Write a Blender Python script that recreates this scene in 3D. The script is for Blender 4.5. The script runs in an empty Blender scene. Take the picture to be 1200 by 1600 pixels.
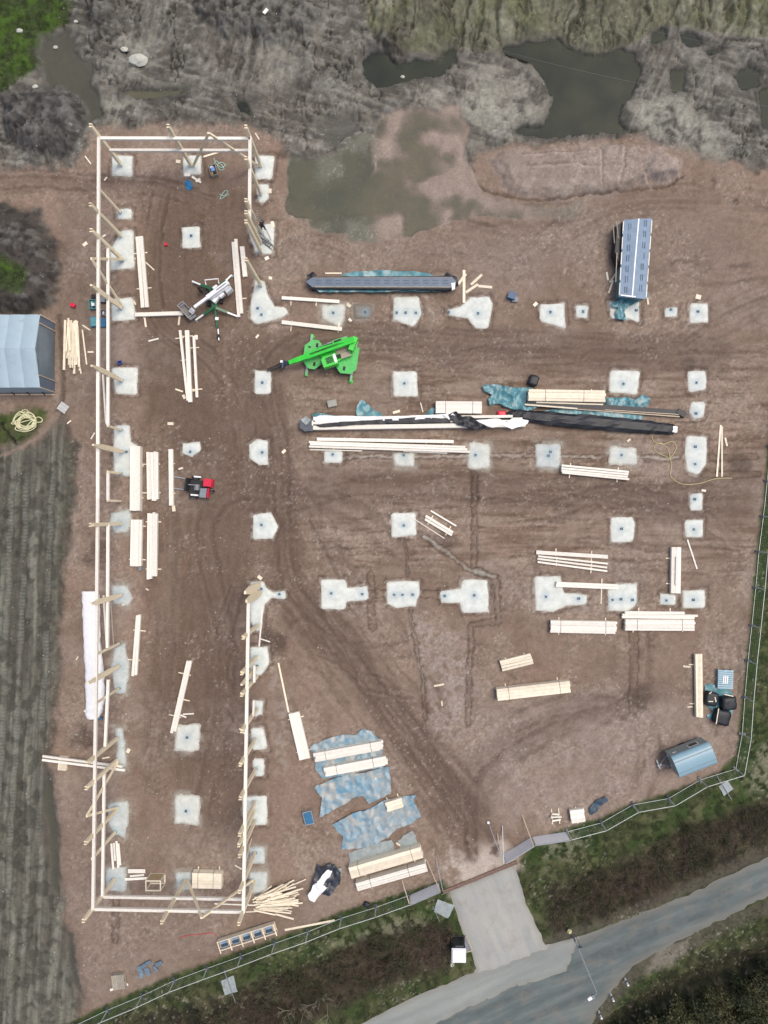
import bpy, bmesh, math, random
import numpy as np
from mathutils import Vector, Matrix
from mathutils.geometry import delaunay_2d_cdt

# ------------------------------------------------------------------ camera, sky, sun, exposure
scene = bpy.context.scene
FPX, CX, CY, HC = 1148.0, 600.0, 800.0, 76.5          # focal length in photo pixels, centre, flying height (m)
TILT = math.atan(16.0 / FPX)
cam_data = bpy.data.cameras.new('drone_camera')
cam_data.sensor_fit = 'VERTICAL'
cam_data.sensor_height = 24.0
cam_data.lens = 24.0 * FPX / 1600.0
cam_data.clip_start, cam_data.clip_end = 0.5, 3000.0
cam = bpy.data.objects.new('drone_camera', cam_data)
scene.collection.objects.link(cam)
cam.location = (0, 0, HC)
cam.rotation_euler = (0, TILT, 0)
scene.camera = cam

SUN_EL, SUN_AZ = math.radians(69), math.radians(62)
world = bpy.data.worlds.new('World')
scene.world = world
world.use_nodes = True
wn = world.node_tree
bg = wn.nodes['Background']
sky = wn.nodes.new('ShaderNodeTexSky')
sky.sky_type = 'NISHITA'
sky.sun_disc = False
sky.sun_elevation = SUN_EL
sky.sun_rotation = SUN_AZ
sky.air_density, sky.dust_density, sky.ozone_density = 0.7, 4.0, 0.6
wn.links.new(sky.outputs['Color'], bg.inputs['Color'])
bg.inputs['Strength'].default_value = 0.135
sun_data = bpy.data.lights.new('sun', 'SUN')
sun_data.energy = 1.15
sun_data.angle = math.radians(24)
sun_data.color = (1.0, 0.93, 0.82)
sun = bpy.data.objects.new('sun', sun_data)
scene.collection.objects.link(sun)
sdir = Vector((math.sin(SUN_AZ) * math.cos(SUN_EL), math.cos(SUN_AZ) * math.cos(SUN_EL), math.sin(SUN_EL)))
sun.rotation_euler = sdir.to_track_quat('Z', 'Y').to_euler()
sun.location = (0, 0, 120)
vs = scene.view_settings
vs.view_transform, vs.look, vs.exposure, vs.gamma, vs.use_curve_mapping = 'Standard', 'None', 0.40, 1.0, False

# ------------------------------------------------------------------ helpers
random.seed(7)
COL = scene.collection
ct, st = math.cos(TILT), math.sin(TILT)

def at(px, py, z=0.0):
    """world point at height z that the photo shows at pixel (px, py)"""
    dx, dy, dz = (px - CX) / FPX, -(py - CY) / FPX, -1.0
    wx, wz = dx * ct + dz * st, -dx * st + dz * ct
    t = (z - HC) / wz
    return Vector((wx * t, dy * t, z))

def to_px(x, y):
    """inverse of at() on the plane z = 0 (numpy)"""
    lx, lz = x * ct - (-HC) * st, x * st + (-HC) * ct
    return CX + FPX * lx / -lz, CY - FPX * y / -lz

EXPO_ALBEDO = (1.16, 1.11, 1.14)
def lin(c):
    c = c / 255.0
    return c / 12.92 if c <= 0.04045 else ((c + 0.055) / 1.055) ** 2.4
def tone(r, g, b):
    """photo tone (0-255) of an evenly lit level surface -> base colour"""
    return tuple(min(0.86, lin(v) / k) for v, k in zip((r, g, b), EXPO_ALBEDO))

# ---- numpy noise
_rng = np.random.default_rng(11)
_TAB = [_rng.random((256, 256), dtype=np.float32) for _ in range(8)]
def vnoise(x, y, s=0):
    t = _TAB[s % 8]
    xf, yf = np.floor(x), np.floor(y)
    xi, yi = xf.astype(np.int64) & 255, yf.astype(np.int64) & 255
    fx, fy = (x - xf).astype(np.float32), (y - yf).astype(np.float32)
    fx, fy = fx * fx * (3 - 2 * fx), fy * fy * (3 - 2 * fy)
    x1, y1 = (xi + 1) & 255, (yi + 1) & 255
    a, b, c, d = t[yi, xi], t[yi, x1], t[y1, xi], t[y1, x1]
    return (a + (b - a) * fx) * (1 - fy) + (c + (d - c) * fx) * fy
def fbm(x, y, scale, octv=4, s=0, gain=0.5):
    """0..1, features about `scale` pixels"""
    f, amp, tot, out = 1.0 / scale, 1.0, 0.0, 0.0
    for o in range(octv):
        a = 0.6 + 1.3 * o + s
        ca, sa = math.cos(a), math.sin(a)
        out = out + amp * vnoise((x * ca - y * sa) * f + 17.3 * o + 5.1 * s, (x * sa + y * ca) * f + 9.7 * o, s + o)
        tot += amp; amp *= gain; f *= 2.03
    return out / tot
def sstep(a, b, x):
    t = np.clip((x - a) / (b - a), 0, 1)
    return t * t * (3 - 2 * t)
def seg_dist(U, V, pts, closed=False):
    """distance to a polyline, and even-odd inside flag when closed"""
    d2 = np.full(U.shape, 1e12)
    ins = np.zeros(U.shape, bool)
    n = len(pts)
    for i in range(n if closed else n - 1):
        (x0, y0), (x1, y1) = pts[i][:2], pts[(i + 1) % n][:2]
        ex, ey = x1 - x0, y1 - y0
        L = ex * ex + ey * ey + 1e-9
        t = np.clip(((U - x0) * ex + (V - y0) * ey) / L, 0, 1)
        d2 = np.minimum(d2, (U - x0 - t * ex) ** 2 + (V - y0 - t * ey) ** 2)
        if closed:
            c = ((y0 > V) != (y1 > V)) & (U < ex * (V - y0) / (ey if abs(ey) > 1e-9 else 1e-9) + x0)
            ins ^= c
    d = np.sqrt(d2)
    return np.where(ins, -d, d) if closed else d

# ---- materials
MATS = {}
def new_mat(name):
    m = bpy.data.materials.new(name); m.use_nodes = True
    nt = m.node_tree
    return m, nt, nt.nodes['Principled BSDF']
def node(nt, kind, **kw):
    n = nt.nodes.new(kind)
    for k, v in kw.items():
        if k in n.inputs: n.inputs[k].default_value = v
        else: setattr(n, k, v)
    return n
def mat(name, rgb, rough=0.6, metal=0.0, var=0.15, scale=3.0, bump=0.0, rand=0.0, dirt=None, dirt_amt=0.0, dirt_scale=1.2, alpha=1.0, spec=None):
    """one principled surface with procedural tone variation, object-to-object spread and dirt patches"""
    if name in MATS: return MATS[name]
    m, nt, b = new_mat(name)
    L = nt.links.new
    geo = node(nt, 'ShaderNodeNewGeometry')
    n1 = node(nt, 'ShaderNodeTexNoise', Scale=scale, Detail=6.0, Roughness=0.65)
    L(geo.outputs['Position'], n1.inputs['Vector'])
    mr = node(nt, 'ShaderNodeMapRange')
    mr.inputs['From Min'].default_value, mr.inputs['From Max'].default_value = 0.25, 0.75
    mr.inputs['To Min'].default_value, mr.inputs['To Max'].default_value = 1 - var, 1 + var
    L(n1.outputs['Fac'], mr.inputs['Value'])
    val = mr.outputs['Result']
    if rand:
        oi = node(nt, 'ShaderNodeObjectInfo')
        mr2 = node(nt, 'ShaderNodeMapRange')
        mr2.inputs['To Min'].default_value, mr2.inputs['To Max'].default_value = 1 - rand, 1 + rand * 0.6
        L(oi.outputs['Random'], mr2.inputs['Value'])
        mu = node(nt, 'ShaderNodeMath', operation='MULTIPLY')
        L(val, mu.inputs[0]); L(mr2.outputs['Result'], mu.inputs[1])
        val = mu.outputs[0]
    vm = node(nt, 'ShaderNodeVectorMath', operation='SCALE')
    vm.inputs[0].default_value = rgb
    L(val, vm.inputs['Scale'])
    colour = vm.outputs['Vector']
    if dirt:
        n2 = node(nt, 'ShaderNodeTexNoise', Scale=dirt_scale, Detail=8.0, Roughness=0.62, Distortion=1.6)
        L(geo.outputs['Position'], n2.inputs['Vector'])
        mr3 = node(nt, 'ShaderNodeMapRange')
        mr3.inputs['From Min'].default_value, mr3.inputs['From Max'].default_value = 0.62 - 0.35 * dirt_amt, 0.78 - 0.2 * dirt_amt
        L(n2.outputs['Fac'], mr3.inputs['Value'])
        mx = node(nt, 'ShaderNodeMixRGB')
        mx.inputs['Color2'].default_value = (*dirt, 1)
        L(mr3.outputs['Result'], mx.inputs['Fac']); L(colour, mx.inputs['Color1'])
        colour = mx.outputs['Color']
    L(colour, b.inputs['Base Color'])
    b.inputs['Roughness'].default_value, b.inputs['Metallic'].default_value = rough, metal
    if spec is not None: b.inputs['Specular IOR Level'].default_value = spec
    if alpha < 1: b.inputs['Alpha'].default_value = alpha
    if bump:
        bp = node(nt, 'ShaderNodeBump', Strength=bump, Distance=0.05)
        L(n1.outputs['Fac'], bp.inputs['Height']); L(bp.outputs['Normal'], b.inputs['Normal'])
    MATS[name] = m
    return m

# ---- mesh building
class MB:
    def __init__(self, M=None): self.v, self.f, self.M = [], [], M
    def add(self, vs, fs):
        o = len(self.v)
        self.v += [(self.M @ Vector(p)) if self.M else Vector(p) for p in vs]
        self.f += [tuple(i + o for i in f) for f in fs]
        return self
    def prism(self, pts, z0, z1, inset=0.0):
        """outline pts (x, y[, ...]) drawn up from z0 to z1"""
        n = len(pts)
        cx, cy = sum(p[0] for p in pts) / n, sum(p[1] for p in pts) / n
        top = [(p[0] + (cx - p[0]) * inset, p[1] + (cy - p[1]) * inset, z1) for p in pts]
        a = sum(pts[i][0] * pts[(i + 1) % n][1] - pts[(i + 1) % n][0] * pts[i][1] for i in range(n))
        vs = [(p[0], p[1], z0) for p in pts] + top
        fs = [tuple(range(n, 2 * n)), tuple(reversed(range(n)))] + [(i, (i + 1) % n, n + (i + 1) % n, n + i) for i in range(n)]
        if a < 0: fs = [tuple(reversed(f)) for f in fs]
        return self.add(vs, fs)
    def box(self, x0, x1, y0, y1, z0, z1):
        return self.prism([(x0, y0), (x1, y0), (x1, y1), (x0, y1)], z0, z1)
    def bar(self, a, b, w, h, w2=None, h2=None, up=(0, 0, 1)):
        """beam from a to b, w across, h deep, centred on its axis"""
        a, b = Vector(a), Vector(b)
        d = (b - a).normalized()
        u = Vector(up)
        if abs(d.dot(u)) > 0.98: u = Vector((0, 1, 0))
        s = d.cross(u).normalized(); t = s.cross(d).normalized()
        w2, h2 = w if w2 is None else w2, h if h2 is None else h2
        vs = [a + s * (w / 2 * i) + t * (h / 2 * j) for i, j in ((-1, -1), (1, -1), (1, 1), (-1, 1))]
        vs += [b + s * (w2 / 2 * i) + t * (h2 / 2 * j) for i, j in ((-1, -1), (1, -1), (1, 1), (-1, 1))]
        return self.add(vs, [(0, 1, 2, 3), (7, 6, 5, 4), (0, 4, 5, 1), (1, 5, 6, 2), (2, 6, 7, 3), (3, 7, 4, 0)])
    def tube(self, pts, r, n=8, r2=None):
        pts = [Vector(p) for p in pts]
        k, vs, fs = len(pts), [], []
        prev = None
        for i, p in enumerate(pts):
            d = (pts[min(i + 1, k - 1)] - pts[max(i - 1, 0)]).normalized()
            s = prev if prev else d.cross(Vector((0, 0, 1)) if abs(d.z) < 0.9 else Vector((1, 0, 0)))
            s = (s - d * s.dot(d)).normalized(); prev = s
            t = d.cross(s)
            rr = r if r2 is None else r + (r2 - r) * i / max(1, k - 1)
            vs += [p + (s * math.cos(2 * math.pi * j / n) + t * math.sin(2 * math.pi * j / n)) * rr for j in range(n)]
        for i in range(k - 1):
            fs += [(i * n + j, i * n + (j + 1) % n, (i + 1) * n + (j + 1) % n, (i + 1) * n + j) for j in range(n)]
        fs += [tuple(reversed(range(n))), tuple(range((k - 1) * n, k * n))]
        return self.add(vs, fs)
    def build(self, name, m, parent=None, smooth=False):
        off = parent_origin(parent)
        me = bpy.data.meshes.new(name)
        me.from_pydata([tuple(v - off) for v in self.v], [], self.f)
        bm = bmesh.new(); bm.from_mesh(me)
        bmesh.ops.recalc_face_normals(bm, faces=bm.faces); bm.to_mesh(me); bm.free()
        if smooth: me.polygons.foreach_set('use_smooth', [True] * len(me.polygons))
        me.materials.append(m)
        o = bpy.data.objects.new(name, me); COL.objects.link(o)
        if parent: o.parent = parent
        return o
def parent_origin(p):
    off = Vector((0, 0, 0))
    while p:
        off += p.location; p = p.parent
    return off
def tag(o, label=None, cat=None, group=None, kind=None):
    if label: o['label'] = label
    if cat: o['category'] = cat; o['kind'] = 'thing'
    if group: o['group'] = group
    if kind: o['kind'] = kind
    return o
def thing(name, loc, label, cat, group=None):
    o = bpy.data.objects.new(name, None)
    o.empty_display_size = 0.2; o.location = loc
    COL.objects.link(o)
    return tag(o, label, cat, group)
def px_poly(pts, z=0.0):
    return [at(p[0], p[1], z) for p in pts]
def sheet(name, pts_px, m, z=0.0, step=0.4, jit=0.0, zf=None, edgew=0.3, parent=None, seed=0, smooth=True, inner=True):
    """filled outline (pixels at height z) with interior points; zf(x, y, inset) gives the relief; attribute 'edge' is 1 at the rim"""
    rnd = random.Random(seed)
    P = [at(p[0], p[1], z) for p in pts_px]
    out = []
    for i, a in enumerate(P):
        b = P[(i + 1) % len(P)]
        n = max(1, int((b - a).length / (step * 0.7)))
        nx, ny = (b - a).y, -(b - a).x
        l = math.hypot(nx, ny) or 1
        for k in range(n):
            p = a.lerp(b, k / n)
            j = jit * (float(fbm(np.array([p.x * 15.0]), np.array([p.y * 15.0]), 12.0, 3, seed % 5)[0]) - 0.5) * 2.4
            out.append((p.x + nx / l * j, p.y + ny / l * j))
    n = len(out)
    xs, ys = [p[0] for p in out], [p[1] for p in out]
    pts = list(out)
    if inner:
        gx, gy = np.meshgrid(np.arange(min(xs), max(xs), step), np.arange(min(ys), max(ys), step))
        rg = np.random.default_rng(seed + 3)
        gx = gx + rg.uniform(-.25, .25, gx.shape) * step; gy = gy + rg.uniform(-.25, .25, gy.shape) * step
        sd = seg_dist(gx, gy, out, True)
        ok = sd < -0.35 * step
        pts += list(zip(gx[ok].tolist(), gy[ok].tolist()))
    r = delaunay_2d_cdt([Vector(p) for p in pts], [], [list(range(n))], 1, 1e-5)
    vx = np.array([v.x for v in r[0]]); vy = np.array([v.y for v in r[0]])
    ins = -seg_dist(vx, vy, out, True)
    ins = np.maximum(ins, 0)
    vz = np.full(vx.shape, float(z)) if zf is None else zf(vx, vy, ins)
    off = parent_origin(parent)
    me = bpy.data.meshes.new(name)
    fs = []
    for f in r[2]:
        a, b, c = (r[0][i] for i in f[:3])
        fs.append(tuple(f) if (b.x - a.x) * (c.y - a.y) - (b.y - a.y) * (c.x - a.x) > 0 else tuple(reversed(f)))
    me.from_pydata(np.stack([vx - off.x, vy - off.y, vz - off.z], 1).tolist(), [], fs)
    at_ = me.attributes.new('edge', 'FLOAT', 'POINT')
    at_.data.foreach_set('value', np.clip(1 - ins / edgew, 0, 1).astype(np.float32))
    if smooth: me.polygons.foreach_set('use_smooth', [True] * len(me.polygons))
    me.materials.append(m)
    o = bpy.data.objects.new(name, me); COL.objects.link(o)
    if parent: o.parent = parent
    return o
# ------------------------------------------------------------------ layout of the site, in photo pixels on the ground
# concrete footings: outline, anchor brackets, look (w white, f faded, m muddy), label
PADS = [
 ([(174,241),(208,243),(208,277),(174,275)], [(190,258)], 'w', 'square white concrete footing under the top-left corner column of the frame'),
 ([(285,242),(315,243),(316,273),(285,275)], [(299,259)], 'w', 'white concrete footing under the middle column of the top frame wall'),
 ([(397,242),(431,242),(426,282),(398,280)], [(408,260)], 'w', 'white concrete footing under the top-right corner column of the frame'),
 ([(399,288),(421,286),(420,310),(412,318),(402,316)], [(408,304)], 'w', 'small rounded white footing just below the top-right corner footing'),
 ([(181,325),(208,325),(207,344),(182,342)], [(189,333)], 'w', 'small oblong white footing, second down the left frame wall'),
 ([(188,360),(209,358),(211,420),(172,423),(170,392)], [(190,369),(191,405)], 'w', 'long white footing carrying two columns and a brace on the upper left wall'),
 ([(283,355),(313,352),(314,388),(285,389)], [(299,369)], 'w', 'lone square white footing in the middle of the upper frame bay'),
 ([(386,360),(405,352),(430,345),(428,398),(398,397)], [(408,363),(408,378),(408,392)], 'w', 'white footing under the ladder and the climbing worker'),
 ([(173,466),(209,464),(213,500),(174,503)], [(191,482)], 'w', 'white footing at the left wall beside the teal tool boxes'),
 ([(400,432),(414,440),(419,458),(430,478),(447,478),(451,490),(440,498),(415,505),(400,507),(390,498),(391,470)], [(408,446),(403,482),(409,492)], 'w', 'L-shaped white footing to the right of the white spider lift'),
 ([(173,573),(217,573),(215,618),(180,617)], [(192,595)], 'w', 'square white footing at the left wall level with the grey tent'),
 ([(397,578),(425,580),(424,616),(397,617)], [(410,598)], 'w', 'white footing under the fork tips of the green telehandler'),
 ([(178,664),(204,663),(205,690),(215,695),(204,745),(178,742),(176,700)], [(190,672),(198,706),(190,740)], 'w', 'tall narrow white footing with three columns behind the widest timber pack on the left'),
 ([(284,692),(312,690),(316,704),(304,712),(300,716),(283,708)], [(298,706)], 'w', 'star-shaped small white footing above the red forklift'),
 ([(388,694),(400,686),(420,687),(420,728),(405,728),(389,716)], [(410,707)], 'w', 'white footing with clipped lower-left corner to the right of the red forklift'),
 ([(172,800),(203,795),(206,820),(200,834),(180,834),(172,820)], [(190,818)], 'f', 'round faded footing left of the two lower timber packs'),
 ([(394,803),(424,800),(436,822),(427,843),(394,843)], [(409,820)], 'w', 'white footing with a pointed right edge on the central haul path'),
 ([(172,915),(200,912),(208,935),(200,948),(175,945)], [(191,929)], 'f', 'faded footing beside the upper end of the white wrapped pack'),
 ([(178,1010),(196,1005),(203,1040),(198,1085),(178,1085),(172,1040)], [(187,1005),(187,1040),(187,1075)], 'f', 'long faded footing beside the lower half of the white wrapped pack'),
 ([(274,1133),(315,1130),(313,1175),(271,1175)], [(293,1152)], 'm', 'mud-rimmed square footing below the slanting beam pair'),
 ([(178,1136),(194,1136),(196,1175),(198,1203),(180,1204),(183,1165)], [(185,1152),(184,1187)], 'f', 'narrow upright footing with two columns at the right end of the two long beams'),
 ([(390,908),(412,908),(416,918),(428,925),(448,922),(447,938),(425,935),(415,945),(408,985),(398,987),(390,970)], [(409,920),(404,976),(437,928)], 'w', 'T-shaped white footing at the upper end of the lower right frame wall'),
 ([(390,1010),(418,1009),(423,1035),(410,1055),(390,1065)], [(402,1026),(402,1040),(402,1057)], 'w', 'white footing with three columns, second down the lower right wall'),
 ([(395,1094),(413,1093),(410,1118),(396,1122)], [(402,1107)], 'w', 'small narrow white footing, third down the lower right wall'),
 ([(390,1137),(412,1136),(420,1171),(393,1173)], [(399,1154)], 'w', 'white footing widening downwards, fourth down the lower right wall'),
 ([(394,1185),(414,1184),(414,1214),(396,1214)], [(401,1201)], 'w', 'small white footing, fifth down the lower right wall'),
 ([(377,1245),(418,1242),(419,1290),(380,1291)], [(399,1252),(398,1267),(399,1282)], 'w', 'large square footing with three close columns on the lower right wall'),
 ([(272,1240),(313,1242),(312,1290),(270,1289)], [(291,1267)], 'm', 'muddy square footing alone in the lower frame bay'),
 ([(168,1255),(200,1250),(203,1275),(196,1310),(175,1305),(168,1280)], [(183,1264),(181,1299)], 'f', 'faded footing with two columns, second from the bottom of the left wall'),
 ([(165,1355),(198,1353),(199,1395),(166,1394)], [(180,1373)], 'f', 'footing under the bottom-left corner column of the frame'),
 ([(272,1362),(302,1361),(300,1392),(275,1392)], [(290,1375)], 'f', 'footing under the middle column of the bottom frame wall'),
 ([(388,1322),(415,1323),(415,1352),(390,1350)], [(400,1332)], 'f', 'small pale footing just above the bottom-right corner footing'),
 ([(388,1361),(418,1360),(420,1397),(388,1397)], [(398,1377)], 'f', 'pale footing under the bottom-right corner column beside the batten heap'),
 ([(501,475),(541,474),(540,500),(533,514),(503,500)], [(521,489)], 'm', 'dirty white footing between the two thin beams above the telehandler'),
 ([(551,475),(582,476),(581,500),(552,499)], [(571,488)], 'g', 'small grey mud-washed footing, third in the row below the long blue pack'),
 ([(614,463),(655,462),(660,490),(648,512),(613,500)], [(620,489),(634,489),(650,489)], 'w', 'white footing with three brackets below the long blue wrapped pack'),
 ([(696,484),(720,478),(735,463),(765,463),(771,475),(764,514),(743,514),(730,498),(700,494)], [(701,488),(747,490)], 'w', 'white footing with a tongue to its left below the loose boards'),
 ([(842,474),(883,473),(885,515),(842,502)], [(860,488)], 'w', 'white footing with a lower-right tip, right of the blue generator'),
 ([(898,477),(920,476),(919,499),(900,496)], [(911,487)], 'w', 'small white footing left of the footing with the teal tarp'),
 ([(950,470),(1000,469),(1000,505),(985,500),(953,498)], [(994,485)], 'w', 'white footing partly covered by a teal tarp below the blue wrapped stack'),
 ([(1038,480),(1060,478),(1058,495),(1038,497)], [(1048,484)], 'w', 'smallest white footing, between the tarp footing and the row end'),
 ([(1077,473),(1107,473),(1107,505),(1077,506)], [(1090,487)], 'w', 'white footing at the right end of the upper row'),
 ([(613,579),(653,579),(654,620),(614,620)], [(632,599)], 'w', 'square white footing alone right of the green telehandler'),
 ([(953,577),(1001,579),(997,618),(951,614)], [(974,600)], 'w', 'square white footing right of the strapped timber pack on the teal sheet'),
 ([(1073,579),(1103,578),(1105,610),(1075,614)], [(1088,598)], 'w', 'rounded white footing second down the right column of footings'),
 ([(1080,626),(1104,628),(1100,652),(1085,657),(1076,645)], [(1087,646)], 'w', 'five-sided white footing at the right tip of the black rolls'),
 ([(505,703),(536,703),(535,725),(505,724)], [(520,710)], 'w', 'footing half under the left end of the long beam bundle'),
 ([(612,706),(650,706),(649,730),(615,730)], [(631,711)], 'm', 'dusty footing half under the middle of the long beam bundle'),
 ([(731,690),(768,692),(766,733),(730,733)], [(743,711)], 'm', 'white footing at the right end of the long beam bundle'),
 ([(836,692),(877,692),(876,733),(836,732)], [(857,712),(860,706)], 'f', 'soft-edged white footing below the middle of the black roll'),
 ([(951,697),(995,697),(997,728),(950,728)], [(971,711)], 'm', 'dusty white footing left of the yellow hose loops'),
 ([(1071,680),(1105,681),(1105,725),(1092,744),(1073,738),(1069,710)], [(1086,698),(1086,725)], 'w', 'tall white footing with two brackets right of the yellow hose'),
 ([(1077,771),(1099,770),(1098,799),(1077,798)], [(1085,780)], 'w', 'small upright white footing between the tall footing and the lower square one at the right'),
 ([(610,801),(650,800),(652,838),(612,840)], [(631,821)], 'w', 'square white footing left of the three slanting beams'),
 ([(953,808),(990,806),(993,820),(990,848),(954,848)], [(971,826)], 'w', 'square white footing above the fanned beams on the right'),
 ([(1069,812),(1100,810),(1099,840),(1070,841)], [(1084,827)], 'w', 'square white footing above the thin slanting lath at the right'),
 ([(500,904),(541,904),(543,917),(575,915),(577,938),(543,941),(541,953),(501,953)], [(518,927),(566,928)], 'w', 'white footing with a tongue to its right, left end of the middle row'),
 ([(603,908),(655,907),(657,925),(650,948),(620,951),(604,945)], [(616,929),(629,929),(645,929)], 'w', 'white footing with three brackets in the centre of the middle row'),
 ([(686,923),(719,918),(722,904),(763,905),(765,958),(722,959),(718,943),(688,943)], [(695,931),(741,930)], 'w', 'white footing with a tongue to its left beside the stepped trench'),
 ([(834,900),(876,899),(882,925),(918,929),(917,945),(885,948),(865,957),(836,955)], [(853,932),(904,935)], 'w', 'large white footing with a right tongue under the left end of a single beam pair'),
 ([(948,913),(996,910),(996,945),(980,957),(950,955)], [(957,937),(970,936),(988,937)], 'w', 'white footing with three brackets under the right end of a single beam pair'),
 ([(1030,927),(1058,928),(1056,947),(1031,945)], [(1041,938)], 'w', 'small white footing below the upright timber pack at the right'),
 ([(1066,922),(1103,920),(1103,951),(1066,952)], [(1083,937)], 'w', 'square white footing at the right end of the middle row'),
]
ROAD = [(1340,1272),(1200,1338),(1100,1386),(1000,1428),(905,1462),(880,1490),(790,1530),(680,1584),(550,1650),(470,1735),(900,1740),(912,1640),(926,1600),(945,1560),(990,1510),(1040,1480),(1100,1450),(1200,1400),(1340,1330)]
PAVE = [(905,1463),(850,1478),(745,1517),(650,1556),(560,1602),(470,1650),(480,1738),(560,1667),(690,1597),(800,1545),(887,1519)]
DRIVE = [(702,1392),(804,1352),(818,1400),(834,1440),(852,1474),(872,1476),(850,1490),(790,1512),(735,1528),(745,1512),(722,1455),(706,1405)]
FENCE_E = [(1206,640),(1203,697),(1198,752),(1192,807),(1185,862),(1180,918),(1174,977),(1168,1032),(1163,1089),(1159,1146),(1149,1201),(1093,1218),(1044,1247),(988,1257),(939,1285),(886,1299)]
FENCE_W = [(640,1398),(587,1417),(533,1434),(481,1455),(429,1473),(377,1493),(324,1512),(273,1531),(222,1555),(169,1577),(117,1602),(65,1628)]
VERGE = [(1400,560),(1204,640),(1196,752),(1183,860),(1172,975),(1160,1085),(1150,1180),(1125,1205),(1085,1222),(1040,1240),(985,1256),(935,1280),(880,1296),(835,1318),(812,1346),(704,1392),(690,1376),(640,1392),(587,1408),(533,1425),(481,1447),(377,1485),(273,1522),(169,1569),(110,1598),(30,1640),(-200,1800),(1400,1800)]
PONDS = {
 'a': [(565,95),(580,83),(608,84),(622,100),(650,92),(680,96),(700,74),(712,74),(713,96),(690,118),(650,121),(610,133),(590,137),(570,118)],
 'b': [(785,75),(820,66),(870,60),(890,76),(930,87),(970,75),(992,84),(1003,112),(985,150),(970,172),(968,196),(992,205),(950,207),(900,211),(850,216),(806,206),(815,194),(850,195),(866,155),(835,102),(790,86)],
 'c': [(455,248),(520,246),(545,225),(590,205),(600,180),(650,170),(720,165),(735,200),(720,235),(735,265),(750,300),(790,318),(830,322),(830,340),(760,338),(690,350),(640,372),(560,372),(500,362),(455,330),(450,290)],
 'd': [(62,62),(92,60),(120,52),(126,88),(146,96),(150,128),(157,168),(138,198),(128,160),(100,138),(78,148),(70,112),(58,92)],
 'e': [(185,142),(220,138),(260,140),(300,136),(290,146),(250,152),(215,154)],
 'f': [(1018,52),(1040,44),(1042,62),(1018,66)],
 'g': [(1062,52),(1085,50),(1100,66),(1085,74),(1068,68)],
 'h': [(1045,108),(1072,108),(1070,142),(1050,143)],
 'i': [(1145,118),(1170,100),(1190,112),(1188,135),(1160,142)],
 'j': [(1185,140),(1215,128),(1215,205),(1192,200)],
 'l': [(1290-190,80),(1130,72),(1128,80),(1108,88)],
 'm': [(72,1205),(84,1240),(92,1300),(92,1400),(82,1390),(76,1300),(66,1240)],
 'n': [(104,1455),(112,1460),(120,1520),(130,1560),(116,1545),(106,1500)],
 'o': [(365,155),(385,160),(395,180),(375,172)],
}
DEEP = {'a': 1.0, 'b': 1.0, 'c': 0.0, 'd': 0.12, 'e': 0.6, 'f': 1, 'g': 1, 'h': .8, 'i': .6, 'j': .5, 'l': .8, 'm': .2, 'n': .2, 'o': .5}

# ------------------------------------------------------------------ ground: one sheet, fine in view and coarse out to the horizon
def axis(a, b, step, far):
    core = np.arange(a, b + step * .5, step)
    g, s, p = [], step, b
    while p < far:
        s *= 1.32; p += s; g.append(p)
    g2, s, p = [], step, a
    while p > -far:
        s *= 1.32; p -= s; g2.append(p)
    return np.array(g2[::-1] + core.tolist() + g)
GX, GY = axis(-45.0, 44.0, 0.132, 900.0), axis(-59.0, 59.0, 0.132, 900.0)
X, Y = np.meshgrid(GX, GY)
U, V = to_px(X, Y)
MID = int(np.argmin(np.abs(GX)))
UC, VR = U[0], V[:, MID]                 # V leans by under 1 % across the sheet; the windows below carry a margin for it
NYG, NXG = U.shape
def win(x0, y0, x1, y1):
    i0, i1 = np.searchsorted(UC, x0 - 4), np.searchsorted(UC, x1 + 4)
    j0, j1 = np.searchsorted(-VR, -y1 - 9), np.searchsorted(-VR, -y0 + 9)
    return slice(max(0, j0), min(NYG, j1 + 1)), slice(max(0, i0), min(NXG, i1 + 1))
N60, N30, N14, N7 = fbm(U, V, 60, 5, 0), fbm(U, V, 30, 5, 1), fbm(U, V, 14, 4, 2), fbm(U, V, 7, 3, 3)
N3 = fbm(U, V, 3.2, 2, 4)
N150 = fbm(U, V, 150, 4, 5)
WU = U + (fbm(U, V, 28, 4, 6) - .5) * 26
WV = V + (fbm(U, V, 28, 4, 7) - .5) * 26
SU = U + (N7 - .5) * 7
SV = V + (fbm(U, V, 7, 3, 5) - .5) * 7
Cg = np.zeros(U.shape + (3,), np.float32)
Zg = np.zeros(U.shape, np.float32)
Wet = np.zeros(U.shape, np.float32)
def T(*rgb): return np.array(tone(*rgb), np.float32)
def paint(sl, mask, rgb):
    m = np.clip(mask, 0, 1)[..., None]
    Cg[sl] = Cg[sl] * (1 - m) + np.asarray(rgb, np.float32) * m
ALL = (slice(None), slice(None))
def zone(pts, soft=6, warp=1, pad=40):
    xs, ys = [p[0] for p in pts], [p[1] for p in pts]
    sl = win(min(xs) - pad, min(ys) - pad, max(xs) + pad, max(ys) + pad)
    a, b = (WU, WV) if warp == 1 else ((SU, SV) if warp == 2 else (U, V))
    sd = seg_dist(a[sl], b[sl], pts, True)
    return sl, sd, 1 - sstep(-soft, soft, sd)
def stroke(pts, w, soft=2.5, warp=2):
    xs, ys = [p[0] for p in pts], [p[1] for p in pts]
    k = w + soft + 14
    sl = win(min(xs) - k, min(ys) - k, max(xs) + k, max(ys) + k)
    a, b = (WU, WV) if warp == 1 else ((SU, SV) if warp == 2 else (U, V))
    d = seg_dist(a[sl], b[sl], pts)
    return sl, d, 1 - sstep(w - soft, w + soft, d)
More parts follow.
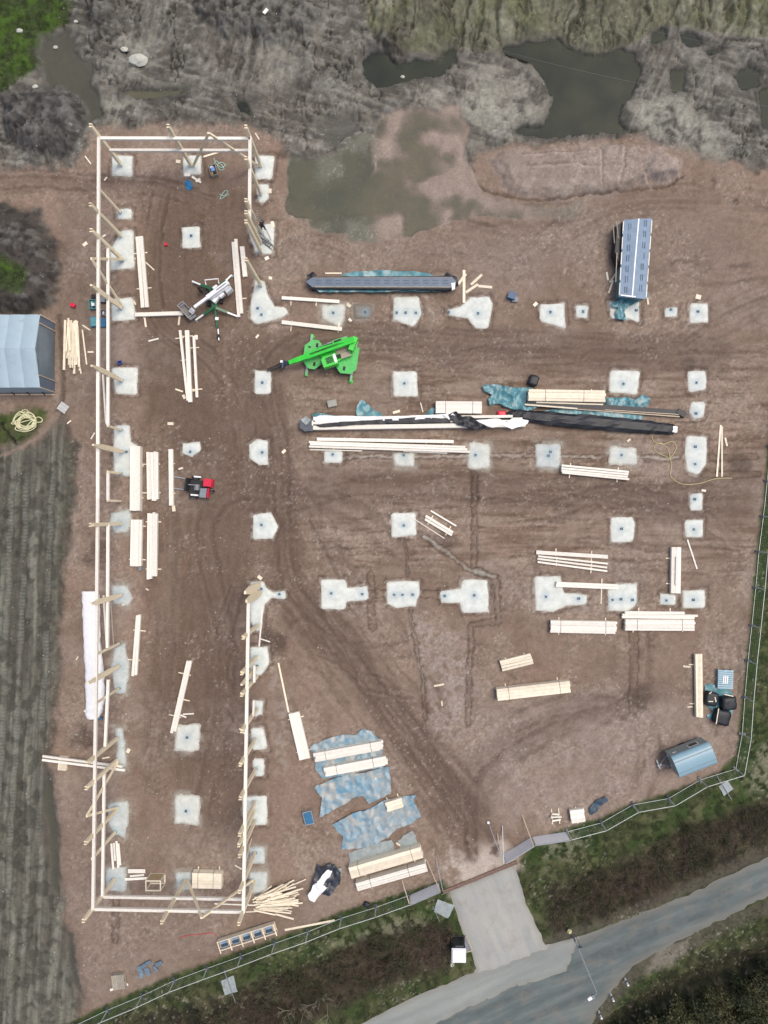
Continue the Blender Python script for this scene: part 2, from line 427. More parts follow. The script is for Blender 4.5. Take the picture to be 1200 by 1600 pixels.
def shift(pts, o):
    """the polyline moved sideways by o pixels"""
    r = []
    for i, p in enumerate(pts):
        a, b = pts[max(i - 1, 0)], pts[min(i + 1, len(pts) - 1)]
        dx, dy = b[0] - a[0], b[1] - a[1]
        l = math.hypot(dx, dy) or 1
        r.append((p[0] - dy / l * o, p[1] + dx / l * o))
    return r
def curve(pts, n=8):
    """Catmull-Rom through the points"""
    P = [pts[0]] + list(pts) + [pts[-1]]
    r = []
    for i in range(1, len(P) - 2):
        for k in range(n):
            t = k / n
            r.append(tuple(0.5 * (2 * P[i][c] + (P[i + 1][c] - P[i - 1][c]) * t + (2 * P[i - 1][c] - 5 * P[i][c] + 4 * P[i + 1][c] - P[i + 2][c]) * t * t
                     + (3 * P[i][c] - P[i - 1][c] - 3 * P[i + 1][c] + P[i + 2][c]) * t ** 3) for c in range(len(pts[0]))))
    r.append(tuple(pts[-1]))
    return r

# --- brown building ground
brown, brown_lt, brown_dk, pink = T(138,117,104), T(154,135,122), T(112,90,76), T(152,129,115)
Cg[:] = brown
paint(ALL, sstep(.46, .74, N60) * .6, brown_lt)
paint(ALL, sstep(.50, .30, N30) * .35, brown_dk)
paint(ALL, sstep(.54, .74, N150) * .55, pink)
hs = fbm(U / 9, V, 7, 4, 2)                             # streaks left by machines running across and down the site
vs_ = fbm(U, V / 9, 7, 4, 3)
right = sstep(430, 520, WU) * sstep(500, 560, WV) * (1 - sstep(860, 930, WV))
hs2 = fbm(U / 14 + 40, V + (N60 - .5) * 14, 3.4, 3, 6)
paint(ALL, sstep(.50, .70, hs) * right * .65, brown_dk)
paint(ALL, sstep(.50, .32, hs) * right * .45, brown_lt)
paint(ALL, sstep(.56, .74, hs2) * right * .6 * sstep(.4, .6, N60), T(92,74,62)); paint(ALL, sstep(.44, .28, hs2) * right * .4, T(158,139,127))
Zg += (hs2 - .5) * right * .07
left = sstep(205, 240, WU) * (1 - sstep(350, 430, WU)) * sstep(260, 330, WV) * (1 - sstep(1150, 1320, WV))
paint(ALL, left * .6, T(108,88,76))
paint(ALL, sstep(.5, .7, vs_) * left * .55, brown_dk)
paint(ALL, sstep(.5, .33, vs_) * left * .35, T(132,113,101))
Zg += (N60 - .5) * .10 + (N14 - .5) * .07 + (N7 - .5) * .035
# stony grey-pink crust in patches
crust = sstep(.50, .68, fbm(U, V, 95, 3, 4)) * (.45 + .55 * sstep(.42, .62, N7))
paint(ALL, crust * .38, T(158,143,134))
sl, sd, m = zone([(640,960),(700,990),(735,1000),(728,1140),(700,1160),(668,1150),(655,1050)], 14)
paint(sl, m * .6 * sstep(.3, .6, N7[sl]), T(160,145,138))
sl, sd, m = zone([(425,1040),(455,1090),(450,1200),(425,1210),(425,1120)], 14)
paint(sl, m * .6 * sstep(.35, .6, N7[sl]), T(158,146,140))
sl, sd, m = zone([(425,365),(700,365),(960,330),(1150,340),(1190,420),(1050,460),(830,430),(560,415),(430,420)], 30)
paint(sl, m * .5, T(137,120,110))
sl, sd, m = zone([(780,1100),(1000,1080),(1140,1110),(1130,1200),(1000,1255),(850,1290),(740,1280),(720,1180)], 25)
paint(sl, m * .5, T(150,133,123))
paint(sl, m * sstep(.5, .7, N14[sl]) * .4, T(162,146,138))
sl, sd, m = zone([(110,1240),(170,1240),(380,1450),(500,1420),(640,1400),(420,1478),(260,1530),(140,1580),(115,1500),(100,1380)], 25)
paint(sl, m * .45, T(136,118,107))
# haul path from the gate, and other smooth wet wheelings
for pts, w, k in [(curve([(752,1345),(735,1290),(690,1215),(640,1150),(580,1070),(520,990),(455,925),(440,830),(432,740),(415,640),(395,560)]), 34, .75),
                  (curve([(752,1345),(735,1290),(690,1215),(640,1150),(580,1070),(520,990),(455,925),(440,830)]), 20, .5),
                  (curve([(735,1290),(740,1220),(800,1160),(900,1120),(1000,1090)]), 22, .45),
                  (curve([(300,300),(270,420),(270,560),(330,700),(360,800),(330,960),(300,1100),(330,1200),(350,1260)]), 52, .6),
                  (curve([(430,545),(560,528),(800,540),(1000,548),(1120,556)]), 24, .65),
                  (curve([(400,780),(600,760),(800,765),(1000,775),(1150,790)]), 30, .6),
                  (curve([(930,780),(960,770),(1100,760)]), 14, .35),
                  (curve([(0,287),(80,285),(150,290),(260,290)]), 12, .5),
                  (curve([(960,1050),(1000,1080),(1040,1085)]), 18, .35)]:
    sl, d, m = stroke(pts, w, w * .55, 1)
    paint(sl, m * min(1, k) * (.75 + .25 * sstep(.35, .6, N30[sl])), T(100,81,69))
    Wet[sl] = np.maximum(Wet[sl], m * .25)
    Zg[sl] -= m * .03
fa, fb = U * .587 + V * .81, U * .81 - V * .587            # streaks fanning in from the gate
fn = fbm(fb + (N60 - .5) * 16, fa / 12, 5, 4, 4)
sl, sd, m = zone([(435,880),(520,900),(640,980),(700,1120),(775,1340),(690,1345),(640,1260),(540,1130),(430,1010)], 26)
paint(sl, m * sstep(.52, .70, fn[sl]) * .42, T(94,76,64)); paint(sl, m * sstep(.46, .30, fn[sl]) * .45, T(142,122,110)); Zg[sl] += m * (fn[sl] - .5) * .08
def rut(pts, gauge=8, w=2.2, depth=.09, k=.7, tread=True):
    """a pair of wheel ruts with pushed-up shoulders"""
    for o, kk in ((-gauge, 1), (gauge, 1), (-gauge + random.uniform(4, 9), .55), (gauge + random.uniform(4, 9), .55), (random.uniform(-5, 5), .35)):
        sl, d, m = stroke(shift(pts, o), w * random.uniform(.9, 1.5), 2.6)
        gate = sstep(.30, .62, fbm(U[sl] + o * 9, V[sl], 38, 3, 2)) * kk
        paint(sl, m * k * gate, T(88,70,59))
        sh = np.exp(-((d - w - 2.6) / 1.8) ** 2) * gate
        paint(sl, sh * .16, T(152,133,121))
        Zg[sl] += -m * depth * gate * .6 + sh * depth * .35
        Wet[sl] = np.maximum(Wet[sl], m * .35 * gate)
RUTS = [[(440,532),(540,518),(640,522),(760,530),(900,532),(1040,540),(1130,530),(1200,490)],
        [(430,556),(560,545),(700,558),(900,560),(1100,562),(1200,566)],
        [(1010,560),(1060,524),(1130,480),(1200,450)],
        [(700,345),(800,335),(900,330),(980,306),(1080,302),(1200,312)],
        [(840,380),(900,345),(960,322),(1060,312),(1200,330)],
        [(440,790),(560,760),(720,762),(900,775),(1060,770),(1180,760)],
        [(450,772),(560,800),(600,840),(640,870)],
        [(745,1340),(722,1270),(672,1200),(610,1120),(548,1040),(490,965),(450,900),(440,800),(438,700),(420,610),(430,560),(470,530)],
        [(760,1340),(745,1260),(720,1215),(650,1150),(570,1065),(500,1000),(470,980),(462,1010)],
        [(740,1320),(745,1240),(800,1180),(900,1130),(985,1100),(1000,1020),(990,960)],
        [(300,1320),(330,1200),(350,1100),(352,1000),(330,900),(320,820),(360,770),(430,770)],
        [(375,1120),(345,1060),(352,980),(372,920)],
        [(265,800),(262,930),(255,1050),(240,1180)],
        [(0,282),(70,280),(140,286),(250,292),(330,320)],
        [(250,300),(236,400),(250,500),(330,560),(380,640),(390,760)],
        [(560,930),(530,880),(500,820),(470,770)],
        [(870,800),(960,770),(1080,800),(1150,850)],
        [(800,1130),(900,1100),(1000,1120),(1020,1190),(1000,1240)],
        [(1140,980),(1145,1060),(1130,1150)],
        [(720,300),(740,330),(800,345)], [(1010,440),(1060,420),(1130,430),(1200,420)]]
for r in RUTS: rut(curve(r), random.uniform(11, 15), random.uniform(2.2, 3.4), random.uniform(.04, .08), random.uniform(.4, .62))
for i in range(26):                                     # short turning scrubs
    a, b = random.uniform(440, 1130), random.choice([random.uniform(530, 560), random.uniform(740, 800), random.uniform(850, 900), random.uniform(990, 1080), random.uniform(350, 440)])
    dx, dy = random.uniform(-70, 70), random.uniform(-14, 14)
    rut(curve([(a - dx, b - dy), (a, b + random.uniform(-8, 8)), (a + dx, b + dy)]), 12, random.uniform(1.2, 2.4), .05, .5)
def trench(pts, w=3.5, fill=T(150,140,126), depth=.12, k=.5):
    sl, d, m = stroke(pts, w, 1.6)
    paint(sl, m * k * sstep(.25, .5, N30[sl]), fill)
    e = np.exp(-((d - w - 1) / 1.4) ** 2)
    paint(sl, e * .75, T(82,65,55))
    Zg[sl] -= e * depth * .7
trench([(741,735),(741,813),(741,893),(775,902),(778,972),(736,976),(733,1060),(731,1130)], 3.2, T(120,102,91), .16, .5)
trench([(662,838),(700,865),(735,892),(775,900)], 3, T(176,174,164))
trench([(632,840),(636,900)], .8); trench([(640,952),(650,1010),(660,1060),(664,1125)], 1.4)
trench([(505,722),(560,712),(620,714),(730,712),(840,712),(950,714),(1060,716)], 2.5, T(178,166,154), .04, .7)
trench([(1100,715),(1180,714)], 4, brown_dk, .06); trench([(1100,742),(1185,740)], 4, brown_dk, .06)
trench([(991,962),(990,1110)], 6, brown_dk, .05, .3)
trench([(577,928),(603,929)], 5, brown, .06); trench([(657,928),(686,930)], 5, brown, .06); trench([(578,900),(582,980)], 5, brown_dk, .04)
trench([(740,735),(741,780)], 4, T(84,68,58), .1); trench([(425,925),(445,930)], 4, T(170,165,150), .05)
trench([(182,1395),(180,1470)], 4, T(92,76,66), .05)
# dark heaps and holes in the brown
for x, y, r, k in [(425,1000,26,.7),(150,870,24,.5),(130,1150,20,.6),(1160,720,20,.6),(1060,640,14,.3),(1000,1085,22,.5),(450,240,14,.6),(700,845,20,.3),(470,275,12,.4),(1145,320,6,.8),(1185,265,8,.7),(1110,283,7,.6),(1080,570,12,.4),(830,880,14,.3)]:
    sl = win(x - r * 2, y - r * 2, x + r * 2, y + r * 2)
    m = 1 - sstep(r * .5, r * 1.25, np.hypot(WU[sl] - x, (WV[sl] - y) * 1.05))
    paint(sl, m * k, T(78,64,55)); Zg[sl] += m * (N14[sl] - .45) * .5
# --- grey clay ground at the top
GREY = [(-400,-400),(1700,-400),(1700,300),(1200,262),(1120,248),(1060,232),(1000,212),(900,214),(800,226),(735,238),(735,262),(610,190),(560,240),(455,252),(430,205),(330,190),(215,192),(150,200),(120,262),(60,262),(-400,270)]
sl, sd, m = zone(GREY, 8)
paint(sl, m, T(108,101,93))
rid = 1 - np.abs(fbm(U, V, 34, 5, 3, .6) - .5) * 2            # ridged clods
rid2 = 1 - np.abs(fbm(U + 300, V, 16, 4, 1, .6) - .5) * 2
paint(sl, m * sstep(.47, .65, N30[sl]) * .6, T(124,119,112))
paint(sl, m * sstep(.54, .68, N60[sl]) * .55, T(140,136,127))
paint(sl, m * sstep(.56, .68, fbm(U[sl], V[sl] , 95, 3, 6)) * .4, T(82,78,74))
paint(sl, m * sstep(.54, .66, N7[sl]) * .35, T(150,148,142))
paint(sl, m * sstep(.47, .33, N14[sl]) * .6, T(82,77,72)); paint(sl, m * sstep(.46, .30, N7[sl]) * .3, T(68,64,60))
crk = 1 - np.abs(fbm(U[sl] * 1.4, V[sl] * .7, 60, 5, 3, .62) - .5) * 2
paint(sl, m * sstep(.955, .99, crk) * .9, T(44,42,41))
paint(sl, m * sstep(.93, .985, rid[sl]) * .4, T(62,60,58))
paint(sl, m * sstep(.58, .7, N150[sl]) * .35, T(116,108,100))
Zg[sl] += m * ((N60[sl] - .4) * .45 + (N30[sl] - .4) * .26 + (N14[sl] - .45) * .16 + (rid2[sl] - .8) * -.10 + (N7[sl] - .5) * .13 + .12 - sstep(.955, .99, crk) * .22)
smear = fbm(U + V * .35, V / 6, 6, 4, 5); smear2 = fbm(U / 6, V - U * .25, 6, 4, 6)
sl, sd, m = zone(GREY, 8)
mix_ = sstep(.4, .6, fbm(U[sl], V[sl], 130, 2, 3))
paint(sl, m * sstep(.54, .72, smear[sl]) * .55 * mix_, T(140,135,126)); paint(sl, m * sstep(.46, .30, smear[sl]) * .5 * mix_, T(66,63,60))
paint(sl, m * sstep(.54, .72, smear2[sl]) * .5 * (1 - mix_), T(146,140,131)); paint(sl, m * sstep(.46, .30, smear2[sl]) * .5 * (1 - mix_), T(70,67,63))
Zg[sl] += m * ((smear[sl] - .5) * mix_ + (smear2[sl] - .5) * (1 - mix_)) * .22
# pale dried silt
for pts, k in [([(815,85),(850,100),(862,150),(850,190),(808,196),(770,190),(740,150),(735,120),(770,95)], .5), ([(975,170),(1010,145),(1060,150),(1100,190),(1150,215),(1130,250),(1075,235),(1000,205)], .75),
               ([(150,152),(210,150),(220,180),(190,195),(155,180)], .8), ([(195,62),(235,50),(240,95),(200,100)], .5), ([(400,80),(450,60),(470,120),(420,140)], .4), ([(710,150),(780,150),(800,215),(760,225),(720,200)], .6), ([(660,140),(720,130),(740,170),(660,170)], .5)]:
    sl, sd, m = zone(pts, 20)
    paint(sl, m * k * sstep(.25, .6, N14[sl]), T(162,157,145))
    Zg[sl] *= 1 - .6 * m
# olive bank with gullies along the very top right
BANK = [(555,-400),(1700,-400),(1700,70),(1200,62),(1120,52),(1090,46),(1040,40),(995,64),(960,78),(930,90),(890,76),(870,58),(815,62),(770,82),(720,72),(690,88),(640,80),(600,70),(575,40)]
sl, sd, m = zone(BANK, 5, 2)
gul = fbm(WU + (N60 - .5) * 30, V * .13 + (N30 - .5) * 6, 24, 5, 2, .58)
gr = 1 - np.abs(gul - .5) * 2
paint(sl, m, T(116,113,95))
paint(sl, m * sstep(.5, .66, gul[sl]) * .75, T(146,142,124))
paint(sl, m * sstep(.93, .99, gr[sl]) * .8, T(66,64,52))
paint(sl, m * sstep(.50, .68, N30[sl]) * .5, T(96,98,64))
paint(sl, m * sstep(.52, .34, N14[sl]) * .45, T(76,72,62))
dep = np.clip(-sd, 0, 400) / 15.0
Zg[sl] += m * (np.minimum(dep * .30, 6.0) + (gul[sl] - .5) * 1.1 * np.minimum(dep * .6, 1) - sstep(.93, .99, gr[sl]) * .25 + (N7[sl] - .5) * .12)
# dark earth heaps on the left and the green flat in the corner
for pts, hgt, c, k in [([(-100,330),(10,318),(60,335),(90,380),(96,430),(92,470),(60,490),(-100,490)], 1.5, T(66,63,60), .9),
                       ([(5,150),(60,140),(110,150),(135,180),(125,235),(95,255),(45,245),(10,215)], 1.3, T(84,80,78), .85),
                       ([(130,-60),(175,-40),(180,40),(150,60),(125,30)], .8, T(80,76,72), .5),
                       ([(300,-60),(420,-60),(520,20),(470,70),(350,60),(300,20)], 1.0, T(98,93,88), .5),
                       ([(580,50),(640,45),(645,95),(612,105),(580,85)], .8, T(80,74,66), .6)]:
    sl, sd, m = zone(pts, 9)
    paint(sl, m * k, c)
    paint(sl, m * sstep(.5, .68, N14[sl]) * .5, T(120,116,112))
    paint(sl, m * sstep(.5, .34, N7[sl]) * .6, T(44,42,41))
    Zg[sl] += m * (np.clip(-sd / 15, 0, 1.6) / 1.6) * hgt + m * (N14[sl] - .5) * .55 + m * (N7[sl] - .5) * .3
GREEN = [([(-200,-100),(60,-60),(110,10),(100,45),(62,62),(58,105),(38,125),(12,145),(-200,150)], .95), ([(-200,405),(20,410),(48,430),(40,455),(-200,462)], .9), ([(-100,648),(40,642),(78,644),(60,675),(30,698),(-100,705)], .85)]
for pts, k in GREEN:
    sl, sd, m = zone(pts, 9)
    paint(sl, m * k, T(58,72,34))
    paint(sl, m * sstep(.45, .62, N14[sl]) * .7, T(72,98,30))
    paint(sl, m * sstep(.5, .34, N7[sl]) * .6, T(40,48,26))
# reddish heap in the upper right
sl, sd, m = zone([(760,250),(820,232),(940,228),(1015,232),(1062,248),(1065,275),(1030,292),(940,300),(860,310),(790,300)], 8)
paint(sl, m * .85, T(150,134,125))
paint(sl, m * sstep(.5, .7, N14[sl]) * .5, T(170,154,145))
Zg[sl] += m * (np.clip(-sd / 15, 0, .9) * .65 + (N30[sl] - .5) * .35)
sl, sd, m = zone([(1010,240),(1035,228),(1068,255),(1060,282),(1025,294),(1004,272)], 5)
paint(sl, m * .5, T(166,148,139)); Zg[sl] += m * np.clip(-sd / 15, 0, 1) * .5
sl, d, m = stroke(curve([(738,258),(752,292),(800,308),(862,312),(910,304),(1004,296),(1040,292),(1066,276)]), 1.6, 1.4)
paint(sl, m * .75, T(88,72,62)); Zg[sl] -= m * .22
for q in ([(816,242),(870,238),(935,236)], [(938,232),(940,292)], [(976,232),(972,270),(966,290)], [(822,262),(880,258),(925,262)], [(1004,272),(1020,294)]):
    sl, d, m = stroke(curve(q), 1.3, 1.2)
    paint(sl, m * .45, T(104,88,79)); Zg[sl] -= m * .12
    sl, d, m = stroke(shift(curve(q), 3.5), 1.8, 1.8)
    paint(sl, m * .5, T(184,166,156)); Zg[sl] += m * .08
sl, sd, m = zone([(745,312),(800,320),(910,316),(905,338),(810,342),(750,336)], 6)
paint(sl, m * .6, T(128,122,110))
for i in range(9):
    sl, d, m = stroke([(838 + i * 9, 372 - i * 5), (852 + i * 9, 386 - i * 5)], 1.2, 1.2)
    paint(sl, m * .3, T(168,148,137))
# --- left field with wheelings
FIELD = [(-900,706),(0,706),(40,702),(75,685),(100,655),(112,700),(112,760),(100,850),(95,950),(84,1080),(72,1180),(70,1290),(92,1400),(112,1480),(122,1560),(100,1660),(-900,2400)]
lean = U + (V - 1100) * .045
sl, sd, m = zone(FIELD, 13)
paint(sl, m, T(104,99,89))
paint(sl, m * sstep(.46, .64, N30[sl]) * .5, T(110,108,98))
fs1 = fbm(lean[sl] + (N150[sl] - .5) * 10, V[sl] / 26, 6, 4, 3)
paint(sl, m * sstep(.50, .66, fs1) * .7, T(134,131,120)); paint(sl, m * sstep(.48, .32, fs1) * .45, T(64,61,54)); Zg[sl] += m * (fs1 - .5) * .25
paint(sl, m * sstep(.52, .68, N60[sl]) * .4, T(92,92,78))
paint(sl, m * sstep(.5, .36, N14[sl]) * .6, T(62,60,53))
Zg[sl] += m * ((N14[sl] - .5) * .35 + (N7[sl] - .5) * .15 - .05)
lean = U + (V - 1100) * .045
for x0 in (4, 26, 66):
    d = np.abs(lean[sl] - x0 + (N60[sl] - .5) * 8)
    mm = (1 - sstep(3.2, 5.0, d)) * m * sstep(.33, .55, fbm(U[sl], V[sl], 40, 3, 1)) * (1 - sstep(1330, 1400, V[sl])) * sstep(720, 770, V[sl])
    tr = .5 + .5 * np.sin(V[sl] * 1.15 + d * .4 + N30[sl] * 6)
    paint(sl, mm * .5, T(112,110,102)); paint(sl, mm * tr * .35, T(146,144,134)); paint(sl, mm * (1 - tr) * .3, T(66,65,60))
    e = np.exp(-((d - 5.6) / 1.5) ** 2) * m
    paint(sl, e * .4, T(64,62,57)); Zg[sl] += -mm * .08 + mm * tr * .05 + e * .04
sl, d, m = stroke(curve([(100,640),(112,720),(105,800),(98,900),(92,1000),(86,1100),(76,1190),(75,1280),(92,1390)]), 7, 6, 1)
paint(sl, m * .6 * sstep(.35, .55, N14[sl]), T(58,56,46)); Zg[sl] -= m * .12
sl, d, m = stroke(curve([(0,712),(30,700),(60,682),(85,655),(92,640)]), 3, 1.5)
paint(sl, m * .9, T(140,122,110)); Zg[sl] -= m * .1
sl, d, m = stroke([(0,662),(12,676),(24,694)], 1.6, 1.0)
paint(sl, m * .9, T(30,28,24)); Zg[sl] -= m * .25
sl, d, m = stroke(curve([(90,495),(97,560),(98,620),(92,640)]), 4, 3)
paint(sl, m * .6, T(70,58,50)); Zg[sl] -= m * .1
sl, sd, m = zone([(92,300),(150,300),(150,620),(110,640),(95,560)], 14)
paint(sl, m * .3, T(100,84,74))
# --- grass verge, thicket soil
sl, sd, m = zone(VERGE, 4, 2, 60)
paint(sl, m, T(70,73,46))
paint(sl, m * sstep(.42, .60, N30[sl]) * .7, T(54,74,34))
paint(sl, m * sstep(.52, .68, N14[sl]) * .55, T(104,104,74))
paint(sl, m * sstep(.5, .34, N7[sl]) * .65, T(32,40,20))
edge = np.exp(-((sd + 10) / 9.0) ** 2)
paint(sl, edge * .55, T(44,66,24))
Zg[sl] += m * ((N14[sl] - .5) * .16 + (N7[sl] - .5) * .1)
THICKET = [([(860,1385),(960,1350),(1060,1300),(1130,1275),(1210,1240),(1210,1330),(1100,1380),(980,1425),(880,1460),(850,1440)], T(56,49,39)),
           ([(140,1600),(300,1570),(440,1520),(560,1470),(640,1440),(705,1440),(715,1490),(700,1510),(560,1560),(480,1605),(300,1640)], T(54,48,39)),
           ([(1210,1455),(1110,1490),(1010,1540),(950,1600),(1210,1620)], T(48,48,32))]
for pts, c in THICKET:
    sl, sd, m = zone(pts, 12)
    paint(sl, m * .75, c); paint(sl, m * sstep(.5, .35, N14[sl]) * .6, T(34,30,26)); paint(sl, m * sstep(.55, .7, N7[sl]) * .4, T(104,96,76))
for pts in ([(600,1435),(660,1430),(640,1450),(540,1475),(500,1480)], [(860,1300),(910,1305),(900,1345),(850,1345)], [(1185,1170),(1210,1160),(1210,1240),(1170,1240)]):
    sl, sd, m = zone(pts, 9)
    paint(sl, m * .55 * sstep(.35, .6, N7[sl]), T(142,138,118))
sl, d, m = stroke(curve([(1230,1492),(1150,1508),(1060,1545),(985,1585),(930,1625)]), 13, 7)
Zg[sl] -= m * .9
paint(sl, m * .6, T(36,34,28))  # deep shade along the hedge, painted dark onto the ditch bed
# muddy shoulders of the road
for pts, w in ((curve([(1210,1325),(1100,1376),(1000,1418),(905,1454),(860,1470)]), 9), (curve([(1210,1412),(1100,1462),(1040,1492),(1000,1515),(955,1560),(935,1610)]), 12)):
    sl, d, m = stroke(pts, w, 6)
    paint(sl, m * .7, T(92,84,76))
sl, sd, m = zone([(1020,1480),(1080,1465),(1080,1485),(1040,1510),(1010,1515)], 7)
paint(sl, m * .6, T(138,130,120))
# flat bed below paving; gateway dust
for pts in (ROAD, PAVE, DRIVE):
    sl, sd, m = zone(pts, 5, 0)
    Zg[sl] *= 1 - m; Zg[sl] -= m * .02
sl, sd, m = zone([(700,1392),(692,1356),(704,1330),(722,1336),(735,1352),(747,1318),(785,1312),(802,1340),(808,1360),(706,1400)], 13)
paint(sl, m * .95 * sstep(.25, .5, N14[sl]), T(190,174,163)); Zg[sl] *= 1 - m * .8
sl, sd, m = zone([(495,190),(550,172),(562,205),(520,235),(500,230)], 6)
paint(sl, m * .7, T(84,80,74)); Wet[sl] = np.maximum(Wet[sl], m * .7); Zg[sl] = Zg[sl] * (1 - m) - m * .05
# --- ponds
for k, pts in PONDS.items():
    sl, sd, m = zone(pts, 5, 2 if k not in 'cd' else 1, 30)
    dp = DEEP[k]
    if k in 'cp':
        lvl = -.23 + (fbm(U[sl], V[sl], 46, 3, 1) - .5) * .75 + (N14[sl] - .5) * .10
        isl = np.maximum(np.exp(-(((WU[sl] - 690) / 40) ** 2 + ((WV[sl] - 222) / 14) ** 2)), np.exp(-(((WU[sl] - 700) / 60) ** 2 + ((WV[sl] - 290) / 16) ** 2)))
        isl = np.maximum(isl, np.exp(-((WU[sl] - 588) / 9) ** 2 - ((WV[sl] - 245) / 26) ** 2))
        lvl = lvl + isl * .32
        Zg[sl] = Zg[sl] * (1 - m) + m * lvl
        paint(sl, m * sstep(570, 610, WU[sl]), T(152,134,123)); paint(sl, m * (1 - sstep(570, 610, WU[sl])), T(112,110,98))
    else:
        Zg[sl] = Zg[sl] * (1 - m) + m * (-.16 - .4 * dp + (N14[sl] - .5) * .12)
        rim = 1 - sstep(0, 16, np.abs(sd))
        Zg[sl] = np.where(sd > 0, Zg[sl] * (1 - rim * .6), Zg[sl])
        paint(sl, m, T(84,82,74)); paint(sl, rim * .35 * (sd > 0), T(76,72,68))
    Wet[sl] = np.maximum(Wet[sl], np.clip(m + .5 * (1 - sstep(0, 12, np.abs(sd))), 0, 1) * .6)
# --- level beds and cement dust round the footings
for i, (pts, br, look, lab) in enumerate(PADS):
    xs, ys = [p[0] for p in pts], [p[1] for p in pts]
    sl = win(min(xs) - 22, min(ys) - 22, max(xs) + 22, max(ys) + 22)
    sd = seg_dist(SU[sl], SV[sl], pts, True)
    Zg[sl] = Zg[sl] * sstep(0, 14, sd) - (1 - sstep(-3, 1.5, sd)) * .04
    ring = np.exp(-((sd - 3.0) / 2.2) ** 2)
    paint(sl, ring * (.6 if look == 'w' else .25) * sstep(.3, .5, N14[sl]), T(82,66,57))  # dark ring: dug fill, with the shadowed pit edge painted in
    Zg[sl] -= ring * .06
    if look in 'fmg':
        hl = 1 - sstep(0, 9, sd)
        paint(sl, hl * sstep(.3, .6, N14[sl]) * (.55 if look != 'g' else .3), T(178,170,158))
    else:
        hl = 1 - sstep(0, 4, sd)
        paint(sl, hl * sstep(.4, .6, N7[sl]) * .4, T(180,170,160))
# dust and sawdust spots, small stones in the tone
spk = sstep(.80, .9, fbm(U, V, 3.0, 1, 6))
site = (U > 110) & (V > 200)
paint(ALL, spk * .35 * site * sstep(.45, .6, N60), T(190,178,168))
gr_ = (.34 + .4 * sstep(.45, .6, N60)) * (1 - np.clip(Wet * 1.4, 0, .85))
Cg *= (1 + (N3 - .5) * gr_ + (N7 - .5) * .26)[..., None]
Cg = np.clip(Cg, .004, .85)
far = np.clip((np.maximum(np.abs(X) - 46, np.abs(Y) - 60)) / 20, 0, 1)
Zg *= 1 - far * .8

def gz(px, py):
    """ground height at a ground pixel"""
    p = at(px, py)
    return gw(p.x, p.y)
def gw(x, y):
    i = min(max(int(np.searchsorted(GX, x)), 0), NXG - 1); j = min(max(int(np.searchsorted(GY, y)), 0), NYG - 1)
    return float(Zg[j, i])
def gwa(x, y):
    return Zg[np.clip(np.searchsorted(GY, y), 0, NYG - 1), np.clip(np.searchsorted(GX, x), 0, NXG - 1)]

def build_ground():
    me = bpy.data.meshes.new('ground')
    nv = NXG * NYG
    co = np.stack([X, Y, Zg], -1).reshape(-1).astype(np.float32)
    idx = np.arange(nv, dtype=np.int32).reshape(NYG, NXG)
    quads = np.stack([idx[:-1, :-1], idx[:-1, 1:], idx[1:, 1:], idx[1:, :-1]], -1).reshape(-1)
    nf = len(quads) // 4
    me.vertices.add(nv); me.vertices.foreach_set('co', co)
    me.loops.add(len(quads)); me.loops.foreach_set('vertex_index', quads)
    me.polygons.add(nf)
    me.polygons.foreach_set('loop_start', np.arange(0, len(quads), 4, dtype=np.int32))
    me.polygons.foreach_set('use_smooth', np.ones(nf, bool))
    me.update(calc_edges=True)
    ca = me.color_attributes.new('soil', 'FLOAT_COLOR', 'POINT')
    ca.data.foreach_set('color', np.concatenate([Cg, np.ones(Cg.shape[:2] + (1,), np.float32)], -1).astype(np.float32).reshape(-1))
    wa = me.attributes.new('wet', 'FLOAT', 'POINT'); wa.data.foreach_set('value', Wet.reshape(-1))
    m, nt, b = new_mat('soil'); L = nt.links.new
    a1 = node(nt, 'ShaderNodeAttribute', attribute_name='soil'); a2 = node(nt, 'ShaderNodeAttribute', attribute_name='wet')
    geo = node(nt, 'ShaderNodeNewGeometry')
    n1 = node(nt, 'ShaderNodeTexNoise', Scale=5.0, Detail=5.0, Roughness=.7); L(geo.outputs['Position'], n1.inputs['Vector'])
    mr = node(nt, 'ShaderNodeMapRange'); mr.inputs['From Min'].default_value = .3; mr.inputs['From Max'].default_value = .7
    mr.inputs['To Min'].default_value = .82; mr.inputs['To Max'].default_value = 1.17
    L(n1.outputs['Fac'], mr.inputs['Value'])
    vm = node(nt, 'ShaderNodeVectorMath', operation='SCALE'); L(a1.outputs['Color'], vm.inputs[0]); L(mr.outputs['Result'], vm.inputs['Scale'])
    L(vm.outputs['Vector'], b.inputs['Base Color'])
    mr2 = node(nt, 'ShaderNodeMapRange'); mr2.inputs['To Min'].default_value = .95; mr2.inputs['To Max'].default_value = .45
    L(a2.outputs['Fac'], mr2.inputs['Value']); L(mr2.outputs['Result'], b.inputs['Roughness'])
    b.inputs['Specular IOR Level'].default_value = .3
    bp = node(nt, 'ShaderNodeBump', Strength=.55, Distance=.08); L(n1.outputs['Fac'], bp.inputs['Height']); L(bp.outputs['Normal'], b.inputs['Normal'])
    me.materials.append(m)
    o = bpy.data.objects.new('ground', me); COL.objects.link(o)
    tag(o, 'brown churned building ground with grey clay, field and grass round it', kind='structure')
build_ground()

